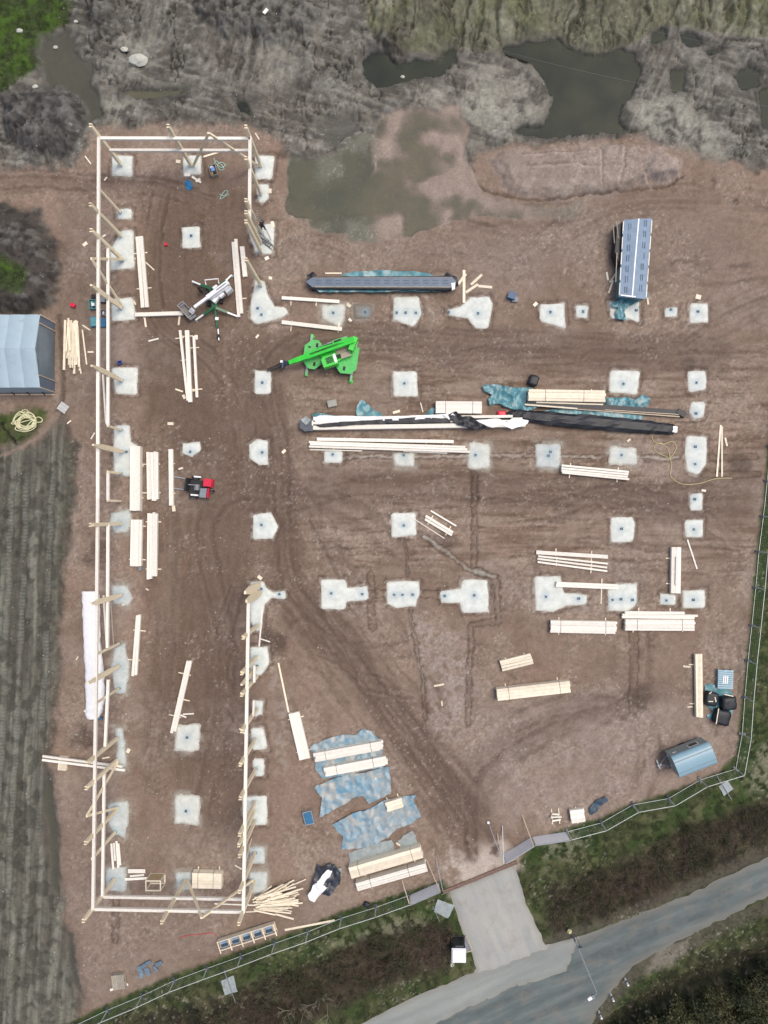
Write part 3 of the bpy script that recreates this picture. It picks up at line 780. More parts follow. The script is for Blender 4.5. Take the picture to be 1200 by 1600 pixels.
# --- water
def water_mat(name, c0, c1, alpha):
    m, nt, b = new_mat(name); L = nt.links.new
    geo = node(nt, 'ShaderNodeNewGeometry')
    n1 = node(nt, 'ShaderNodeTexNoise', Scale=.22, Detail=4.0); L(geo.outputs['Position'], n1.inputs['Vector'])
    cr = node(nt, 'ShaderNodeValToRGB')
    cr.color_ramp.elements[0].position, cr.color_ramp.elements[1].position = .35, .68
    cr.color_ramp.elements[0].color = (*tone(*c0), 1); cr.color_ramp.elements[1].color = (*tone(*c1), 1)
    L(n1.outputs['Fac'], cr.inputs['Fac']); L(cr.outputs['Color'], b.inputs['Base Color'])
    b.inputs['Roughness'].default_value = .06; b.inputs['IOR'].default_value = 1.33
    dp_ = node(nt, 'ShaderNodeAttribute', attribute_name='depth')
    ma = node(nt, 'ShaderNodeMapRange'); ma.inputs['From Max'].default_value = .16; ma.inputs['To Max'].default_value = alpha
    L(dp_.outputs['Fac'], ma.inputs['Value']); L(ma.outputs['Result'], b.inputs['Alpha'])
    n2 = node(nt, 'ShaderNodeTexNoise', Scale=4.0, Detail=3.0); L(geo.outputs['Position'], n2.inputs['Vector'])
    bp = node(nt, 'ShaderNodeBump', Strength=.06, Distance=.03); L(n2.outputs['Fac'], bp.inputs['Height']); L(bp.outputs['Normal'], b.inputs['Normal'])
    return m
WATER = water_mat('pond_water', (46,51,46), (72,75,60), .80)
SILTY = water_mat('silty_water', (96,96,84), (118,112,92), .66)
def grow(pts, k):
    cx, cy = sum(p[0] for p in pts) / len(pts), sum(p[1] for p in pts) / len(pts)
    r = []
    for p in pts:
        d = math.hypot(p[0] - cx, p[1] - cy) or 1
        r.append((p[0] + (p[0] - cx) / d * k, p[1] + (p[1] - cy) / d * k))
    return r
for k, pts in PONDS.items():
    o = sheet('pond_water', grow(pts, 16 if k in 'cd' else (9 if k in 'ab' else 5)), SILTY if k in 'cdemn' else WATER, -.14, .35, smooth=True)
    vv = np.empty(len(o.data.vertices) * 3, np.float32); o.data.vertices.foreach_get('co', vv); vv = vv.reshape(-1, 3)
    da = o.data.attributes.new('depth', 'FLOAT', 'POINT'); da.data.foreach_set('value', np.maximum(0, -.14 - gwa(vv[:, 0], vv[:, 1])).astype(np.float32))
    tag(o, {'a': 'dark pool under the clay bank', 'b': 'large dark green pool at the top right', 'c': 'wide shallow muddy pool right of the frame', 'd': 'grey-green pool beside the green corner'}.get(k, 'small rain puddle in the clay'), kind='structure')

# --- road, pavement, gate drive
def paving(name, base, light, dark, dirc, dustiness):
    m, nt, b = new_mat(name); L = nt.links.new
    geo = node(nt, 'ShaderNodeNewGeometry')
    rt = node(nt, 'ShaderNodeVectorRotate', rotation_type='Z_AXIS'); rt.inputs['Angle'].default_value = -dirc
    L(geo.outputs['Position'], rt.inputs['Vector'])
    mp = node(nt, 'ShaderNodeVectorMath', operation='MULTIPLY'); mp.inputs[1].default_value = (.14, .8, 1.0)
    L(rt.outputs['Vector'], mp.inputs[0])
    n1 = node(nt, 'ShaderNodeTexNoise', Scale=.9, Detail=5.0, Roughness=.6); L(mp.outputs['Vector'], n1.inputs['Vector'])
    n2 = node(nt, 'ShaderNodeTexNoise', Scale=.55, Detail=8.0, Roughness=.7); L(geo.outputs['Position'], n2.inputs['Vector'])
    n3 = node(nt, 'ShaderNodeTexNoise', Scale=14.0, Detail=3.0); L(geo.outputs['Position'], n3.inputs['Vector'])
    cr = node(nt, 'ShaderNodeValToRGB'); e = cr.color_ramp.elements
    e[0].position, e[1].position = .36, .66
    e[0].color, e[1].color = (*dark, 1), (*light, 1)
    mid = cr.color_ramp.elements.new(.5); mid.color = (*base, 1)
    L(n1.outputs['Fac'], cr.inputs['Fac'])
    mr = node(nt, 'ShaderNodeMapRange'); mr.inputs['From Min'].default_value, mr.inputs['From Max'].default_value = .5, .72
    mr.inputs['To Max'].default_value = dustiness
    L(n2.outputs['Fac'], mr.inputs['Value'])
    ed = node(nt, 'ShaderNodeAttribute', attribute_name='edge')
    ad = node(nt, 'ShaderNodeMath', operation='MULTIPLY'); L(ed.outputs['Fac'], ad.inputs[0]); L(n2.outputs['Fac'], ad.inputs[1])
    mxv = node(nt, 'ShaderNodeMath', operation='MAXIMUM'); L(mr.outputs['Result'], mxv.inputs[0]); L(ad.outputs[0], mxv.inputs[1])
    mx = node(nt, 'ShaderNodeMixRGB'); mx.inputs['Color2'].default_value = (*tone(138,126,114), 1)
    L(mxv.outputs[0], mx.inputs['Fac']); L(cr.outputs['Color'], mx.inputs['Color1'])
    mr3 = node(nt, 'ShaderNodeMapRange'); mr3.inputs['To Min'].default_value, mr3.inputs['To Max'].default_value = .8, 1.2
    L(n3.outputs['Fac'], mr3.inputs['Value'])
    vm = node(nt, 'ShaderNodeVectorMath', operation='SCALE'); L(mx.outputs['Color'], vm.inputs[0]); L(mr3.outputs['Result'], vm.inputs['Scale'])
    L(vm.outputs['Vector'], b.inputs['Base Color']); b.inputs['Roughness'].default_value = .85
    bp = node(nt, 'ShaderNodeBump', Strength=.3, Distance=.02); L(n3.outputs['Fac'], bp.inputs['Height']); L(bp.outputs['Normal'], b.inputs['Normal'])
    return m
RA = math.radians(24)
o = sheet('road', ROAD, paving('asphalt', tone(98,106,106), tone(118,123,121), tone(86,93,94), RA, .5), 0, .8, .25, lambda x, y, i: .012 + .03 * np.minimum(i / .5, 1), .9, seed=2)
tag(o, 'worn grey asphalt road bending through the bottom right', kind='structure')
o = sheet('pavement', PAVE, paving('concrete_paving', tone(146,149,146), tone(156,158,153), tone(136,140,138), RA, .35), 0, .8, .12, lambda x, y, i: .03 + .05 * np.minimum(i / .3, 1), .5, seed=3)
tag(o, 'pale paved strip along the road', kind='structure')
o = sheet('gate_drive', DRIVE, paving('drive_paving', tone(168,166,162), tone(178,173,167), tone(160,160,159), math.radians(-68), .45), 0, .5, .16, lambda x, y, i: .03 + .03 * np.minimum(i / .3, 1), .5, seed=4)
tag(o, 'pale block-paved drive leading in through the gate', kind='structure')
# ------------------------------------------------------------------ materials of the things
TIMBER = mat('timber', (.82, .73, .56), .7, var=.14, scale=2.2, rand=.16)
TIMBER_NEW = mat('fresh_timber', (.83, .785, .685), .7, var=.12, scale=3.5, rand=.12)
TIMBER_OLD = mat('used_timber', (.62, .50, .37), .8, var=.2, scale=3.0, rand=.2)
TIMBER_GREY = mat('grey_timber', (.36, .32, .26), .85, var=.25, scale=4.0, rand=.2)
STEEL = mat('galvanised_steel', (.42, .46, .49), .45, .6, var=.15, rand=.15)
BRACKET = mat('anchor_steel', (.13, .20, .27), .5, .4, var=.3, scale=8)
DARK = mat('dark_rubber', (.02, .021, .024), .7, var=.3, scale=6)
BLACK = mat('black_sheet', (.010, .012, .017), .5, var=.5, scale=2.5, bump=.8)
NAVY = mat('navy_cloth', (.012, .016, .035), .8, var=.3, scale=8)
WHITE = mat('white_paint', (.84, .85, .85), .4, var=.06)
WHITE_SHEET = mat('white_film', (.86, .86, .85), .3, var=.08, scale=2.2, bump=.6)
GREEN = mat('green_paint', (.035, .60, .045), .35, var=.16, scale=2, dirt=(.16, .30, .09), dirt_amt=.22, dirt_scale=2.5)
GREEN_PLATE = mat('green_deck', (.06, .50, .10), .5, var=.2, scale=3, dirt=(.20, .30, .14), dirt_amt=.35, dirt_scale=2.2)
GREEN_DK = mat('dark_green_paint', (.02, .12, .055), .4, var=.2)
RED = mat('red_paint', (.62, .012, .05), .4, var=.15, scale=3)
GLASS = mat('dark_glass', (.015, .02, .024), .08, var=.1)
GREYP = mat('grey_paint', (.20, .22, .24), .5, var=.15)
TEAL = mat('teal_sheet', (.08, .24, .28), .32, var=.45, scale=2.2, bump=.7, dirt=(.24, .30, .30), dirt_amt=.35, dirt_scale=1.0)
BLUE_TARP = mat('muddy_blue_sheet', tone(104,152,178), .36, var=.22, scale=3.5, bump=.8, dirt=tone(178,176,172), dirt_amt=.78, dirt_scale=.55)
PALE_TARP = mat('pale_sheet', tone(158,166,168), .6, var=.2, scale=1.5, bump=.3, dirt=tone(140,130,120), dirt_amt=.3)
BLUE_CLOTH = mat('blue_cloth', (.012, .14, .30), .6, var=.3)
MEMBRANE = mat('blue_grey_membrane', tone(120,142,168), .5, var=.18, scale=1.6, bump=.5)
MEMBRANE_DK = mat('slate_membrane', tone(104,116,134), .5, var=.18, scale=1.2, bump=.2)
TENT = mat('tent_canvas', tone(172,190,202), .45, var=.05, scale=1.2, dirt=tone(150,165,176), dirt_amt=.1)
TENT_DK = mat('tent_gable_film', tone(116,130,142), .4, var=.15, scale=1.0)
PRINT = mat('print_ink', tone(82,98,122), .6, var=.1)
YELLOW = mat('yellow_hose', (.56, .50, .24), .5, var=.15)
HOSE_PALE = mat('pale_hose', (.66, .64, .40), .5, var=.12)
ROPE_GREEN = mat('green_rope', (.36, .56, .46), .6, var=.2)
RUST = mat('rusty_steel', (.20, .13, .10), .8, .2, var=.35, scale=5)
ALU = mat('aluminium', (.55, .57, .59), .35, .8, var=.1)
ROOF_BLUE = mat('hut_roof_sheet', tone(138,170,186), .35, var=.05, scale=1.2)
HUT_WALL = mat('hut_wall', tone(150,156,152), .6, var=.08)
HOARD = mat('hoarding_board', (.84, .86, .86), .5, var=.08, scale=1.0)
CONC = mat('concrete_block', tone(120,124,124), .8, var=.2)

def pad_mat(name, base, mud, lo, hi, blotch):
    m, nt, b = new_mat(name); L = nt.links.new
    geo = node(nt, 'ShaderNodeNewGeometry'); ed = node(nt, 'ShaderNodeAttribute', attribute_name='edge')
    n1 = node(nt, 'ShaderNodeTexNoise', Scale=1.4, Detail=7.0, Roughness=.7); L(geo.outputs['Position'], n1.inputs['Vector'])
    n2 = node(nt, 'ShaderNodeTexNoise', Scale=5.5, Detail=6.0, Roughness=.75); L(geo.outputs['Position'], n2.inputs['Vector'])
    ad = node(nt, 'ShaderNodeMath', operation='ADD'); L(ed.outputs['Fac'], ad.inputs[0])
    sc = node(nt, 'ShaderNodeMath', operation='MULTIPLY'); sc.inputs[1].default_value = 1.1; L(n2.outputs['Fac'], sc.inputs[0]); L(sc.outputs[0], ad.inputs[1])
    mr = node(nt, 'ShaderNodeMapRange'); mr.inputs['From Min'].default_value, mr.inputs['From Max'].default_value = lo, hi
    L(ad.outputs[0], mr.inputs['Value'])
    mr2 = node(nt, 'ShaderNodeMapRange'); mr2.inputs['From Min'].default_value, mr2.inputs['From Max'].default_value = .35, .65
    mr2.inputs['To Min'].default_value, mr2.inputs['To Max'].default_value = 1 - blotch, 1.05
    L(n1.outputs['Fac'], mr2.inputs['Value'])
    vm = node(nt, 'ShaderNodeVectorMath', operation='SCALE'); vm.inputs[0].default_value = base; L(mr2.outputs['Result'], vm.inputs['Scale'])
    mx = node(nt, 'ShaderNodeMixRGB'); mx.inputs['Color2'].default_value = (*mud, 1)
    L(mr.outputs['Result'], mx.inputs['Fac']); L(vm.outputs['Vector'], mx.inputs['Color1'])
    sn = node(nt, 'ShaderNodeAttribute', attribute_name='stain'); sm = node(nt, 'ShaderNodeMath', operation='MULTIPLY'); L(sn.outputs['Fac'], sm.inputs[0]); L(n2.outputs['Fac'], sm.inputs[1])
    mx2 = node(nt, 'ShaderNodeMixRGB'); mx2.inputs['Color2'].default_value = (*tone(142, 172, 188), 1)
    L(sm.outputs[0], mx2.inputs['Fac']); L(mx.outputs['Color'], mx2.inputs['Color1']); L(mx2.outputs['Color'], b.inputs['Base Color'])
    b.inputs['Roughness'].default_value = .85
    bp = node(nt, 'ShaderNodeBump', Strength=.3, Distance=.03); L(n2.outputs['Fac'], bp.inputs['Height']); L(bp.outputs['Normal'], b.inputs['Normal'])
    return m
PADM = {'w': pad_mat('footing_concrete', tone(229,229,223), tone(172,158,145), 1.06, 1.6, .18),
        'f': pad_mat('faded_concrete', tone(206,208,205), tone(146,132,121), 1.12, 1.65, .2),
        'm': pad_mat('muddy_concrete', tone(218,217,210), tone(158,144,131), 1.08, 1.6, .16),
        'g': pad_mat('washed_concrete', tone(150,144,136), tone(124,112,103), .75, 1.3, .3)}
# anchor bracket: base plate with two upright flanges
bk = MB().box(-.13, .13, -.10, .10, 0, .012).box(-.13, .13, -.10, -.085, .012, .18).box(-.13, .13, .085, .10, .012, .18).box(-.02, .02, -.085, .085, .012, .15)
bk = bk.build('anchor_bracket', BRACKET); BK_MESH = bk.data; bpy.data.objects.remove(bk)
PAD_TOP = .055
for i, (pts, br, look, lab) in enumerate(PADS):
    c = at(sum(p[0] for p in pts) / len(pts), sum(p[1] for p in pts) / len(pts))
    soft = look != 'w'
    o = sheet('concrete_footing', pts, PADM[look], 0, .30, .07 if not soft else .15,
              lambda x, y, ins: -.05 + (PAD_TOP + .05) * np.minimum(ins / .16, 1) + (fbm(x * 15, y * 15, 9, 3, 2) - .5) * .025, .42 if not soft else .6, seed=i)
    vv = np.empty(len(o.data.vertices) * 3, np.float32); o.data.vertices.foreach_get('co', vv); vv = vv.reshape(-1, 3)
    stn = np.zeros(len(vv), np.float32)                    # resin stain round each anchor
    for (bx, by) in br:
        q = at(bx, by); stn = np.maximum(stn, 1.0 * np.exp(-((vv[:, 0] - q.x) ** 2 + (vv[:, 1] - q.y) ** 2) / .22))
    o.data.attributes.new('stain', 'FLOAT', 'POINT').data.foreach_set('value', np.minimum(stn, 1.4).astype(np.float32))
    o.data.transform(Matrix.Translation(-c)); o.location = c
    tag(o, lab, 'footing', 'concrete footings set in the ground')
    for (bx, by) in br:
        b = bpy.data.objects.new('anchor_bracket', BK_MESH); COL.objects.link(b)
        b.parent = o
        p = at(bx, by) - c
        b.location = (p.x, p.y, PAD_TOP); b.rotation_euler = (0, 0, random.choice((0, math.pi / 2)) + random.uniform(-.12, .12))

# ------------------------------------------------------------------ the timber frame
COLUMN = mat('column_timber', (.84, .73, .51), .7, var=.10, scale=2.2, rand=.10)
frame = thing('timber_hall', at(290, 800), 'pale timber hall frame of tall columns and two tiers of rails enclosing the left bays', 'building frame')
def column(px, py, h, w=.26, d=.36, fork=True, blade=False):
    p = at(px, py)
    mb = MB()
    z0 = PAD_TOP + .03
    if blade:
        mb.add([(p.x + sx * w / 2, p.y + sy * d / 2 * k, z) for z, k in ((z0, .55), (h * .35, 1), (h * .72, 1), (h, .35)) for sx, sy in ((-1, -1), (1, -1), (1, 1), (-1, 1))],
               [(3, 2, 1, 0), (12, 13, 14, 15)] + [(k * 4 + a, k * 4 + (a + 1) % 4, k * 4 + 4 + (a + 1) % 4, k * 4 + 4 + a) for k in range(3) for a in range(4)])
    elif fork:
        mb.box(p.x - w / 2, p.x + w / 2, p.y - d / 2, p.y + d / 2, z0, h - .38)
        mb.box(p.x - w / 2, p.x + w / 2, p.y - d / 2, p.y - d * .22, h - .38, h)
        mb.box(p.x - w / 2, p.x + w / 2, p.y + d * .22, p.y + d / 2, h - .38, h)
    else:
        mb.box(p.x - w / 2, p.x + w / 2, p.y - d / 2, p.y + d / 2, z0, h)
    return mb.build('column', COLUMN, frame)
HT, HR1, HR2 = 7.95, 6.1, 3.75
LEFT = [(190,258,'F'),(189,333,'S'),(190,369,'F'),(191,405,'F'),(191,482,'B'),(192,595,'B'),(190,672,'T'),(194,706,'B'),(190,740,'T'),(190,783,'T'),(190,818,'F'),(191,929,'B'),(187,1005,'T'),
        (187,1040,'B'),(187,1075,'T'),(185,1152,'F'),(184,1187,'F'),(183,1264,'F'),(181,1299,'S'),(180,1373,'F')]
RIGHT = [(408,260,'F'),(408,304,'F'),(408,363,'F'),(408,380,'F'),(408,393,'F'),(408,446,'F'),(404,976,'F'),(402,1026,'F'),(402,1042,'B'),(402,1056,'F'),(402,1107,'F'),(400,1154,'F'),(400,1201,'F'),
         (399,1252,'F'),(398,1267,'F'),(399,1282,'F'),(399,1332,'F'),(398,1377,'F')]
for x, y, k in LEFT + RIGHT + [(299,259,'F'),(290,1375,'F')]:
    if k == 'F': column(x, y, HT)
    elif k == 'B': column(x, y, HT, .2, .5, blade=True)
    elif k == 'S': column(x, y, HR1 - .01, .18, .26, fork=False)
    else: column(x, y, HR2 + .02 if y < 1000 else HR1 - .02, .16, .22, fork=False)
column(407, 913, HT, .2, .8, blade=True); column(409, 925, HT, .2, .8, blade=True)
def rail(a, b, z, w=.27, h=.30):
    return MB().bar(at(a[0], a[1], z), at(b[0], b[1], z), w, h).build('rail', TIMBER_NEW, frame)
L1 = [(154.6, 214), (153.6, 500), (153, 780), (150.4, 1060), (145.6, 1421)]
for i in range(4): rail(L1[i], L1[i + 1], HR1)
for a, b in (((169, 384), (169, 665)), ((169, 739), (169, 782)), ((169, 819), (168, 1012)), ((169.5, 1062), (164.5, 1166)), ((163, 1209), (160.4, 1400))): rail(a, b, HR2, .25)
rail((157.4, 216.5), (391, 217), HR1); rail((172, 235), (391, 235.5), HR2, .25)
rail((391, 214), (390, 345), HR1, .30); rail((388.5, 938), (384.5, 1180), HR1, .30); rail((384.5, 1180), (380.5, 1426), HR1, .30)
rail((148.5, 1420), (380, 1424.5), HR1); rail((162.5, 1401), (386, 1405), HR2, .25)
rail((398, 1040), (397.5, 1066), HR2, .2); rail((397, 1094), (396, 1118), HR2, .2)
def brace(a, apex, b, z=7.35):
    ap = at(apex[0], apex[1], z)
    for q in (a, b):
        MB().bar(at(q[0], q[1], .25), ap, .17, .24).build('brace', COLUMN, frame)
brace((193, 405), (142.5, 404), (191, 478)); brace((302, 259), (326, 208), (404, 260))
brace((185, 1190), (135.5, 1275), (184, 1262)); brace((293, 1375), (315, 1434), (395, 1375))
MB().bar(at(162, 930, .12), at(167, 1010, .12), .16, .2).build('loose_prop', TIMBER_NEW, frame)
MB().bar(at(173, 938, 1.8), at(178, 1012, .3), .07, .10).build('brace', TIMBER_OLD, frame)
MB().bar(at(161, 586, .3), at(166, 662, 2.6), .14, .2).build('brace', TIMBER_NEW, frame)
MB().bar(at(393, 1310, .1), at(383, 1352, 4.2), .06, .12).build('brace', COLUMN, frame)

# ------------------------------------------------------------------ timber packs and beams
STRAP = mat('strap_band', (.06, .055, .05), .5, var=.2)
def pack(p0, p1, wpx, h, n, layers, label, stag=.12, bearers=((.2, .3, .3), (.8, .3, .3)), straps=(), name='timber_pack', m=None, gap=.008, lift=.09, cat='timber pack', group='timber packs lying about the site', skew=0.0, seed=None):
    """beams side by side and in layers on two bearers; p0, p1 are the pixel ends of the top centre line"""
    rnd = random.Random(seed if seed is not None else int(p0[0] * 7 + p0[1]))
    zb = gz((p0[0] + p1[0]) / 2, (p0[1] + p1[1]) / 2) - .01
    zt = zb + h
    a, b = at(*p0, zt), at(*p1, zt)
    d = (b - a); Ln = d.length; d.normalize(); s = Vector((d.y, -d.x, 0))
    root = thing(name, Vector(((a.x + b.x) / 2, (a.y + b.y) / 2, zb)), label, cat, group)
    gap = max(gap, .010) if n > 1 else gap
    w = wpx / 15.0; bw = w / n; bh = (h - lift) / layers
    for k in range(layers):
        for i in range(n):
            off = -w / 2 + bw * (i + .5)
            s0, s1 = rnd.uniform(-stag, stag), rnd.uniform(-stag, stag)
            z = zb + lift + bh * (k + .5)
            r = rnd.uniform(-.01, .01)
            pa, pb = a - d * s0 * .5 + s * (off + rnd.uniform(-1, 1) * gap + skew * (i - n / 2)), b + d * s1 + s * (off + r)
            pa.z = pb.z = z + rnd.uniform(-.006, .006)
            MB().bar(pa, pb, bw - gap, bh - gap * .6).build('beam', m or TIMBER_NEW, root)
    for t, e0, e1 in bearers:
        c = a + d * Ln * t; c.z = zb + lift / 2
        MB().bar(c - s * (w / 2 + e0), c + s * (w / 2 + e1), .10, lift).build('bearer', TIMBER, root)
    for t in straps:
        c = a + d * Ln * t
        MB().bar(Vector((c.x, c.y, zb + lift * .6)) - s * 0, Vector((c.x, c.y, zt + .006)), .03, w + .016, up=s).build('strap', STRAP, root) if False else \
        MB().add([c + d * e + s * (w / 2 + .008) * q + Vector((0, 0, zz - zt)) for e in (-.02, .02) for q, zz in ((-1, zb + lift), (-1, zt + .012), (1, zt + .012), (1, zb + lift))],
                 [(0, 1, 5, 4), (1, 2, 6, 5), (2, 3, 7, 6)]).build('strap', STRAP, root)
    return root
B0 = ((.14, .25, .3), (.86, .3, .25))
pack((217, 369), (226, 480), 13, .42, 2, 1, 'pair of long pale beams beside the third footing of the left wall', .05, ((.22, .2, .35), (.72, .35, .35)), gap=.06)
pack((366, 374), (375, 491), 10, .42, 2, 1, 'pair of long beams leaning right, just right of the white spider lift', .5, ((.78, .4, .1),), gap=.03)
pack((378, 385), (383, 432), 7, .40, 1, 1, 'short single beam right of the beam pair by the spider lift', .02, ((.5, .1, .1),))
pack((281, 516), (293, 625), 4, .34, 1, 1, 'leftmost of three upright beams below the spider lift basket', .05, ((.1, .1, .5), (.42, .25, .2)))
pack((292, 516), (297, 628), 6.5, .42, 1, 1, 'thickest of three upright beams below the spider lift basket', .02, ((.07, .3, .5), (.84, .4, .2)))
pack((302.5, 525), (307.5, 621), 4, .34, 1, 1, 'rightmost of three upright beams below the spider lift basket', .02, ((.18, .3, .5), (.86, .4, .5)))
pack((211, 697), (210.5, 798), 16, .85, 3, 3, 'widest tall timber pack beside the left wall, left of the red forklift', .03, ((.3, .1, .2), (.8, .1, .2)), gap=.006)
pack((237.5, 706), (238.5, 781), 18, .50, 5, 1, 'pack of five upright beams between the widest pack and the forked beam', .12, ((.25, .1, .8), (.85, .1, .6)), gap=.02)
pack((266.5, 702), (267.5, 790), 7, .42, 1, 1, 'single thick beam on the forks of the red forklift', .02, ((.25, .1, .1), (.78, .1, .1)))
pack((213, 812), (211.5, 885), 18, .55, 4, 2, 'short timber pack below the widest pack at the left wall', .06, B0, gap=.02)
pack((238, 801), (237, 904), 16, .50, 4, 1, 'long timber pack with notched ends right of the short lower pack', .25, B0, gap=.02)
pack((216, 960), (209.5, 1053), 9, .42, 2, 1, 'slanting beam pair right of the white wrapped pack', .3, ((.28, .5, .2), (.78, .1, .6)), gap=.04)
pack((295.5, 1033), (270.5, 1143), 9, .42, 2, 1, 'slanting beam pair above the mud-rimmed square footing', .2, ((.2, .1, .6), (.55, .6, .1), (.8, .1, .6)), gap=.02)
pack((459, 1114), (476, 1186), 17, .6, 3, 2, 'tilted white timber pack left of the muddy blue sheets', .02, B0, gap=.005)
pack((440, 465), (530, 471), 5, .34, 1, 1, 'thin beam above the dirty footing, upper of the two beside the telehandler', .02, ((.16, .1, .5), (.6, .1, .4)))
pack((440, 503), (534, 514), 6, .34, 1, 1, 'thin beam just above the telehandler, lower of the two', .02, ((.16, .1, .6), (.94, .5, .1)))
pack((495, 686), (709, 690), 5, .62, 1, 1, 'uppermost beam of the long bundle below the white wrapped pack', .02, ((.2, .1, .1), (.8, .1, .1)))
pack((484, 694), (730, 702), 11, .5, 3, 1, 'long bundle of three slender beams below the white wrapped pack', .3, ((.15, .1, .1), (.85, .1, .1)), gap=.03)
pack((484, 702.5), (566, 704.5), 2, .16, 1, 1, 'thin lath at the lower left edge of the long beam bundle', .02, (), lift=.02)
pack((630, 705), (699, 708), 2, .16, 1, 1, 'thin lath at the lower right edge of the long beam bundle', .02, (), lift=.02)
pack((681, 636), (753, 636.5), 18.5, 1.1, 3, 3, 'short square-cut white timber pack standing right of the teal scrap sheet', .004, ((.2, .05, .05), (.8, .05, .05)), straps=(.21, .8), gap=.003)
pack((826, 617), (946, 619), 18, 1.3, 4, 4, 'strapped pale timber pack lying on the crumpled teal sheet', .06, B0, straps=(.22, .72), gap=.02, m=TIMBER)
pack((878, 733), (982, 743), 15, .6, 4, 1, 'four-beam pack right of centre below the black roll', .2, B0, gap=.05)
pack((665, 806), (708, 832), 4, .34, 1, 1, 'upper thick beam of the three slanting beams beside a square footing', .02, ((.2, .3, .5), (.85, .3, .5)))
pack((664, 811), (706, 836), 4, .34, 1, 1, 'lower thick beam of the three slanting beams beside a square footing', .02, ())
pack((673, 798), (713, 822), 2.6, .3, 1, 1, 'uppermost slender beam of the three slanting beams beside a square footing', .02, ())
pack((635, 803), (702, 846), 1.4, .12, 1, 1, 'long thin lath slanting off the square footing left of the slanting beams', .02, (), lift=.07)
for i, (a, b, w, l) in enumerate([((838, 863), (950, 870), 6, 'top and thickest beam of the fan of beams at the right'), ((841, 869), (950, 881), 3, 'second beam from the top of the fan of beams at the right'), ((840, 873), (949, 887), 3, 'third beam from the top of the fan of beams at the right'), ((840, 878), (949, 892.5), 3, 'lowest beam of the fan of beams at the right')]):
    pack(a, b, w, .36, 1, 1, l, .02, ((.28, .3 if i == 0 else .05, .1), (.78, .3 if i == 0 else .05, .35)), group='fan of beams at the right')
pack((869, 913), (966, 917), 8, .45, 2, 1, 'notched beam pair bridging two white footings at the right', .08, ((.75, .5, 1.6),), gap=.01)
pack((1057, 855), (1056, 927), 14.5, .55, 2, 1, 'upright wide timber pack standing between two footings at the right', .02, ((.25, .1, .4), (.8, .1, .35)), gap=.004)
pack((1058.5, 870), (1057.5, 914), 4, .72, 1, 1, 'narrow single board lying on top of the upright pack', .02, (), lift=.57)
pack((861, 979), (963, 981), 19, .7, 5, 2, 'wide white timber pack, left of the two below the middle row', .12, B0, straps=(.15, .84), gap=.004)
pack((977, 957), (1070, 958), 4, .5, 1, 1, 'short beam lying along the top edge of the lower right timber packs', .02, ((.25, .3, .1), (.78, .3, .1)))
pack((972, 962.5), (1088, 964), 7, .45, 2, 1, 'long beam pair just above the right wide timber pack', .3, ((.22, .1, .2), (.75, .1, .2)), gap=.01)
pack((977.5, 976.5), (1086, 977), 17, .75, 5, 2, 'wide white timber pack, right of the two below the middle row', .07, B0, straps=(.17, .82), gap=.004)
pack((783, 1041), (832, 1029), 17, .55, 4, 1, 'short tilted timber pack above the largest tilted pack', .12, ((.2, .1, .1), (.8, .1, .1)), gap=.03, m=TIMBER)
pack((777, 1086), (891, 1073), 18, 1.0, 4, 3, 'large tilted timber pack in the lower centre right', .03, B0, straps=(.16, .86), gap=.006, m=TIMBER)
pack((1092, 1022), (1093.5, 1121), 10.5, .55, 3, 1, 'upright timber pack left of the blue sheet with black sacks', .04, ((.18, .1, .5), (.8, .1, .5)), gap=.01, m=TIMBER)
pack((492, 1184), (596, 1165), 14, .95, 3, 3, 'upper of the two packs on the first muddy blue sheet', .25, B0, straps=(.16, .84), gap=.006)
pack((507, 1207), (602, 1189), 14, .85, 3, 3, 'lower of the two packs on the first muddy blue sheet', .25, B0, straps=(.2, .8), gap=.006)
pack((547, 1365), (659, 1332), 17.5, 1.25, 3, 3, 'biggest pale timber pack by the bottom fence', .03, B0, straps=(.12, .86), gap=.004, m=TIMBER)
pack((557, 1386.5), (666, 1355.5), 13.5, 1.0, 4, 3, 'four-beam pack right against the bottom fence beside the biggest pack', .05, B0, straps=(.2, .75), gap=.03)
pack((66, 1182), (190, 1198), 3.4, .75, 1, 1, 'upper of two long beams resting across the pallet at the left edge', .1, (), lift=.5)
pack((66, 1187.5), (195, 1204), 3.4, .75, 1, 1, 'lower of two long beams resting across the pallet at the left edge', .1, (), lift=.5)
pack((300, 1376), (346, 1377), 24, .95, 4, 3, 'short strapped timber pack beside the bottom wall footing', .01, B0, straps=(.2, .72), gap=.006, m=TIMBER)
pack((604, 1262), (628, 1254), 15, .7, 3, 2, 'small pale timber stack on the second muddy blue sheet', .12, B0, gap=.02, m=TIMBER)
pack((862, 1278), (877, 1277), 12, .4, 3, 1, 'small ladder-like timber rack left of the pale board stack by the fence', .2, ((.1, .4, .4), (.85, .4, .4)), gap=.12)
pack((892, 1277), (914, 1274), 20, .6, 3, 2, 'small stack of pale boards just inside the right fence', .05, ((.5, .1, .3),), gap=.006)

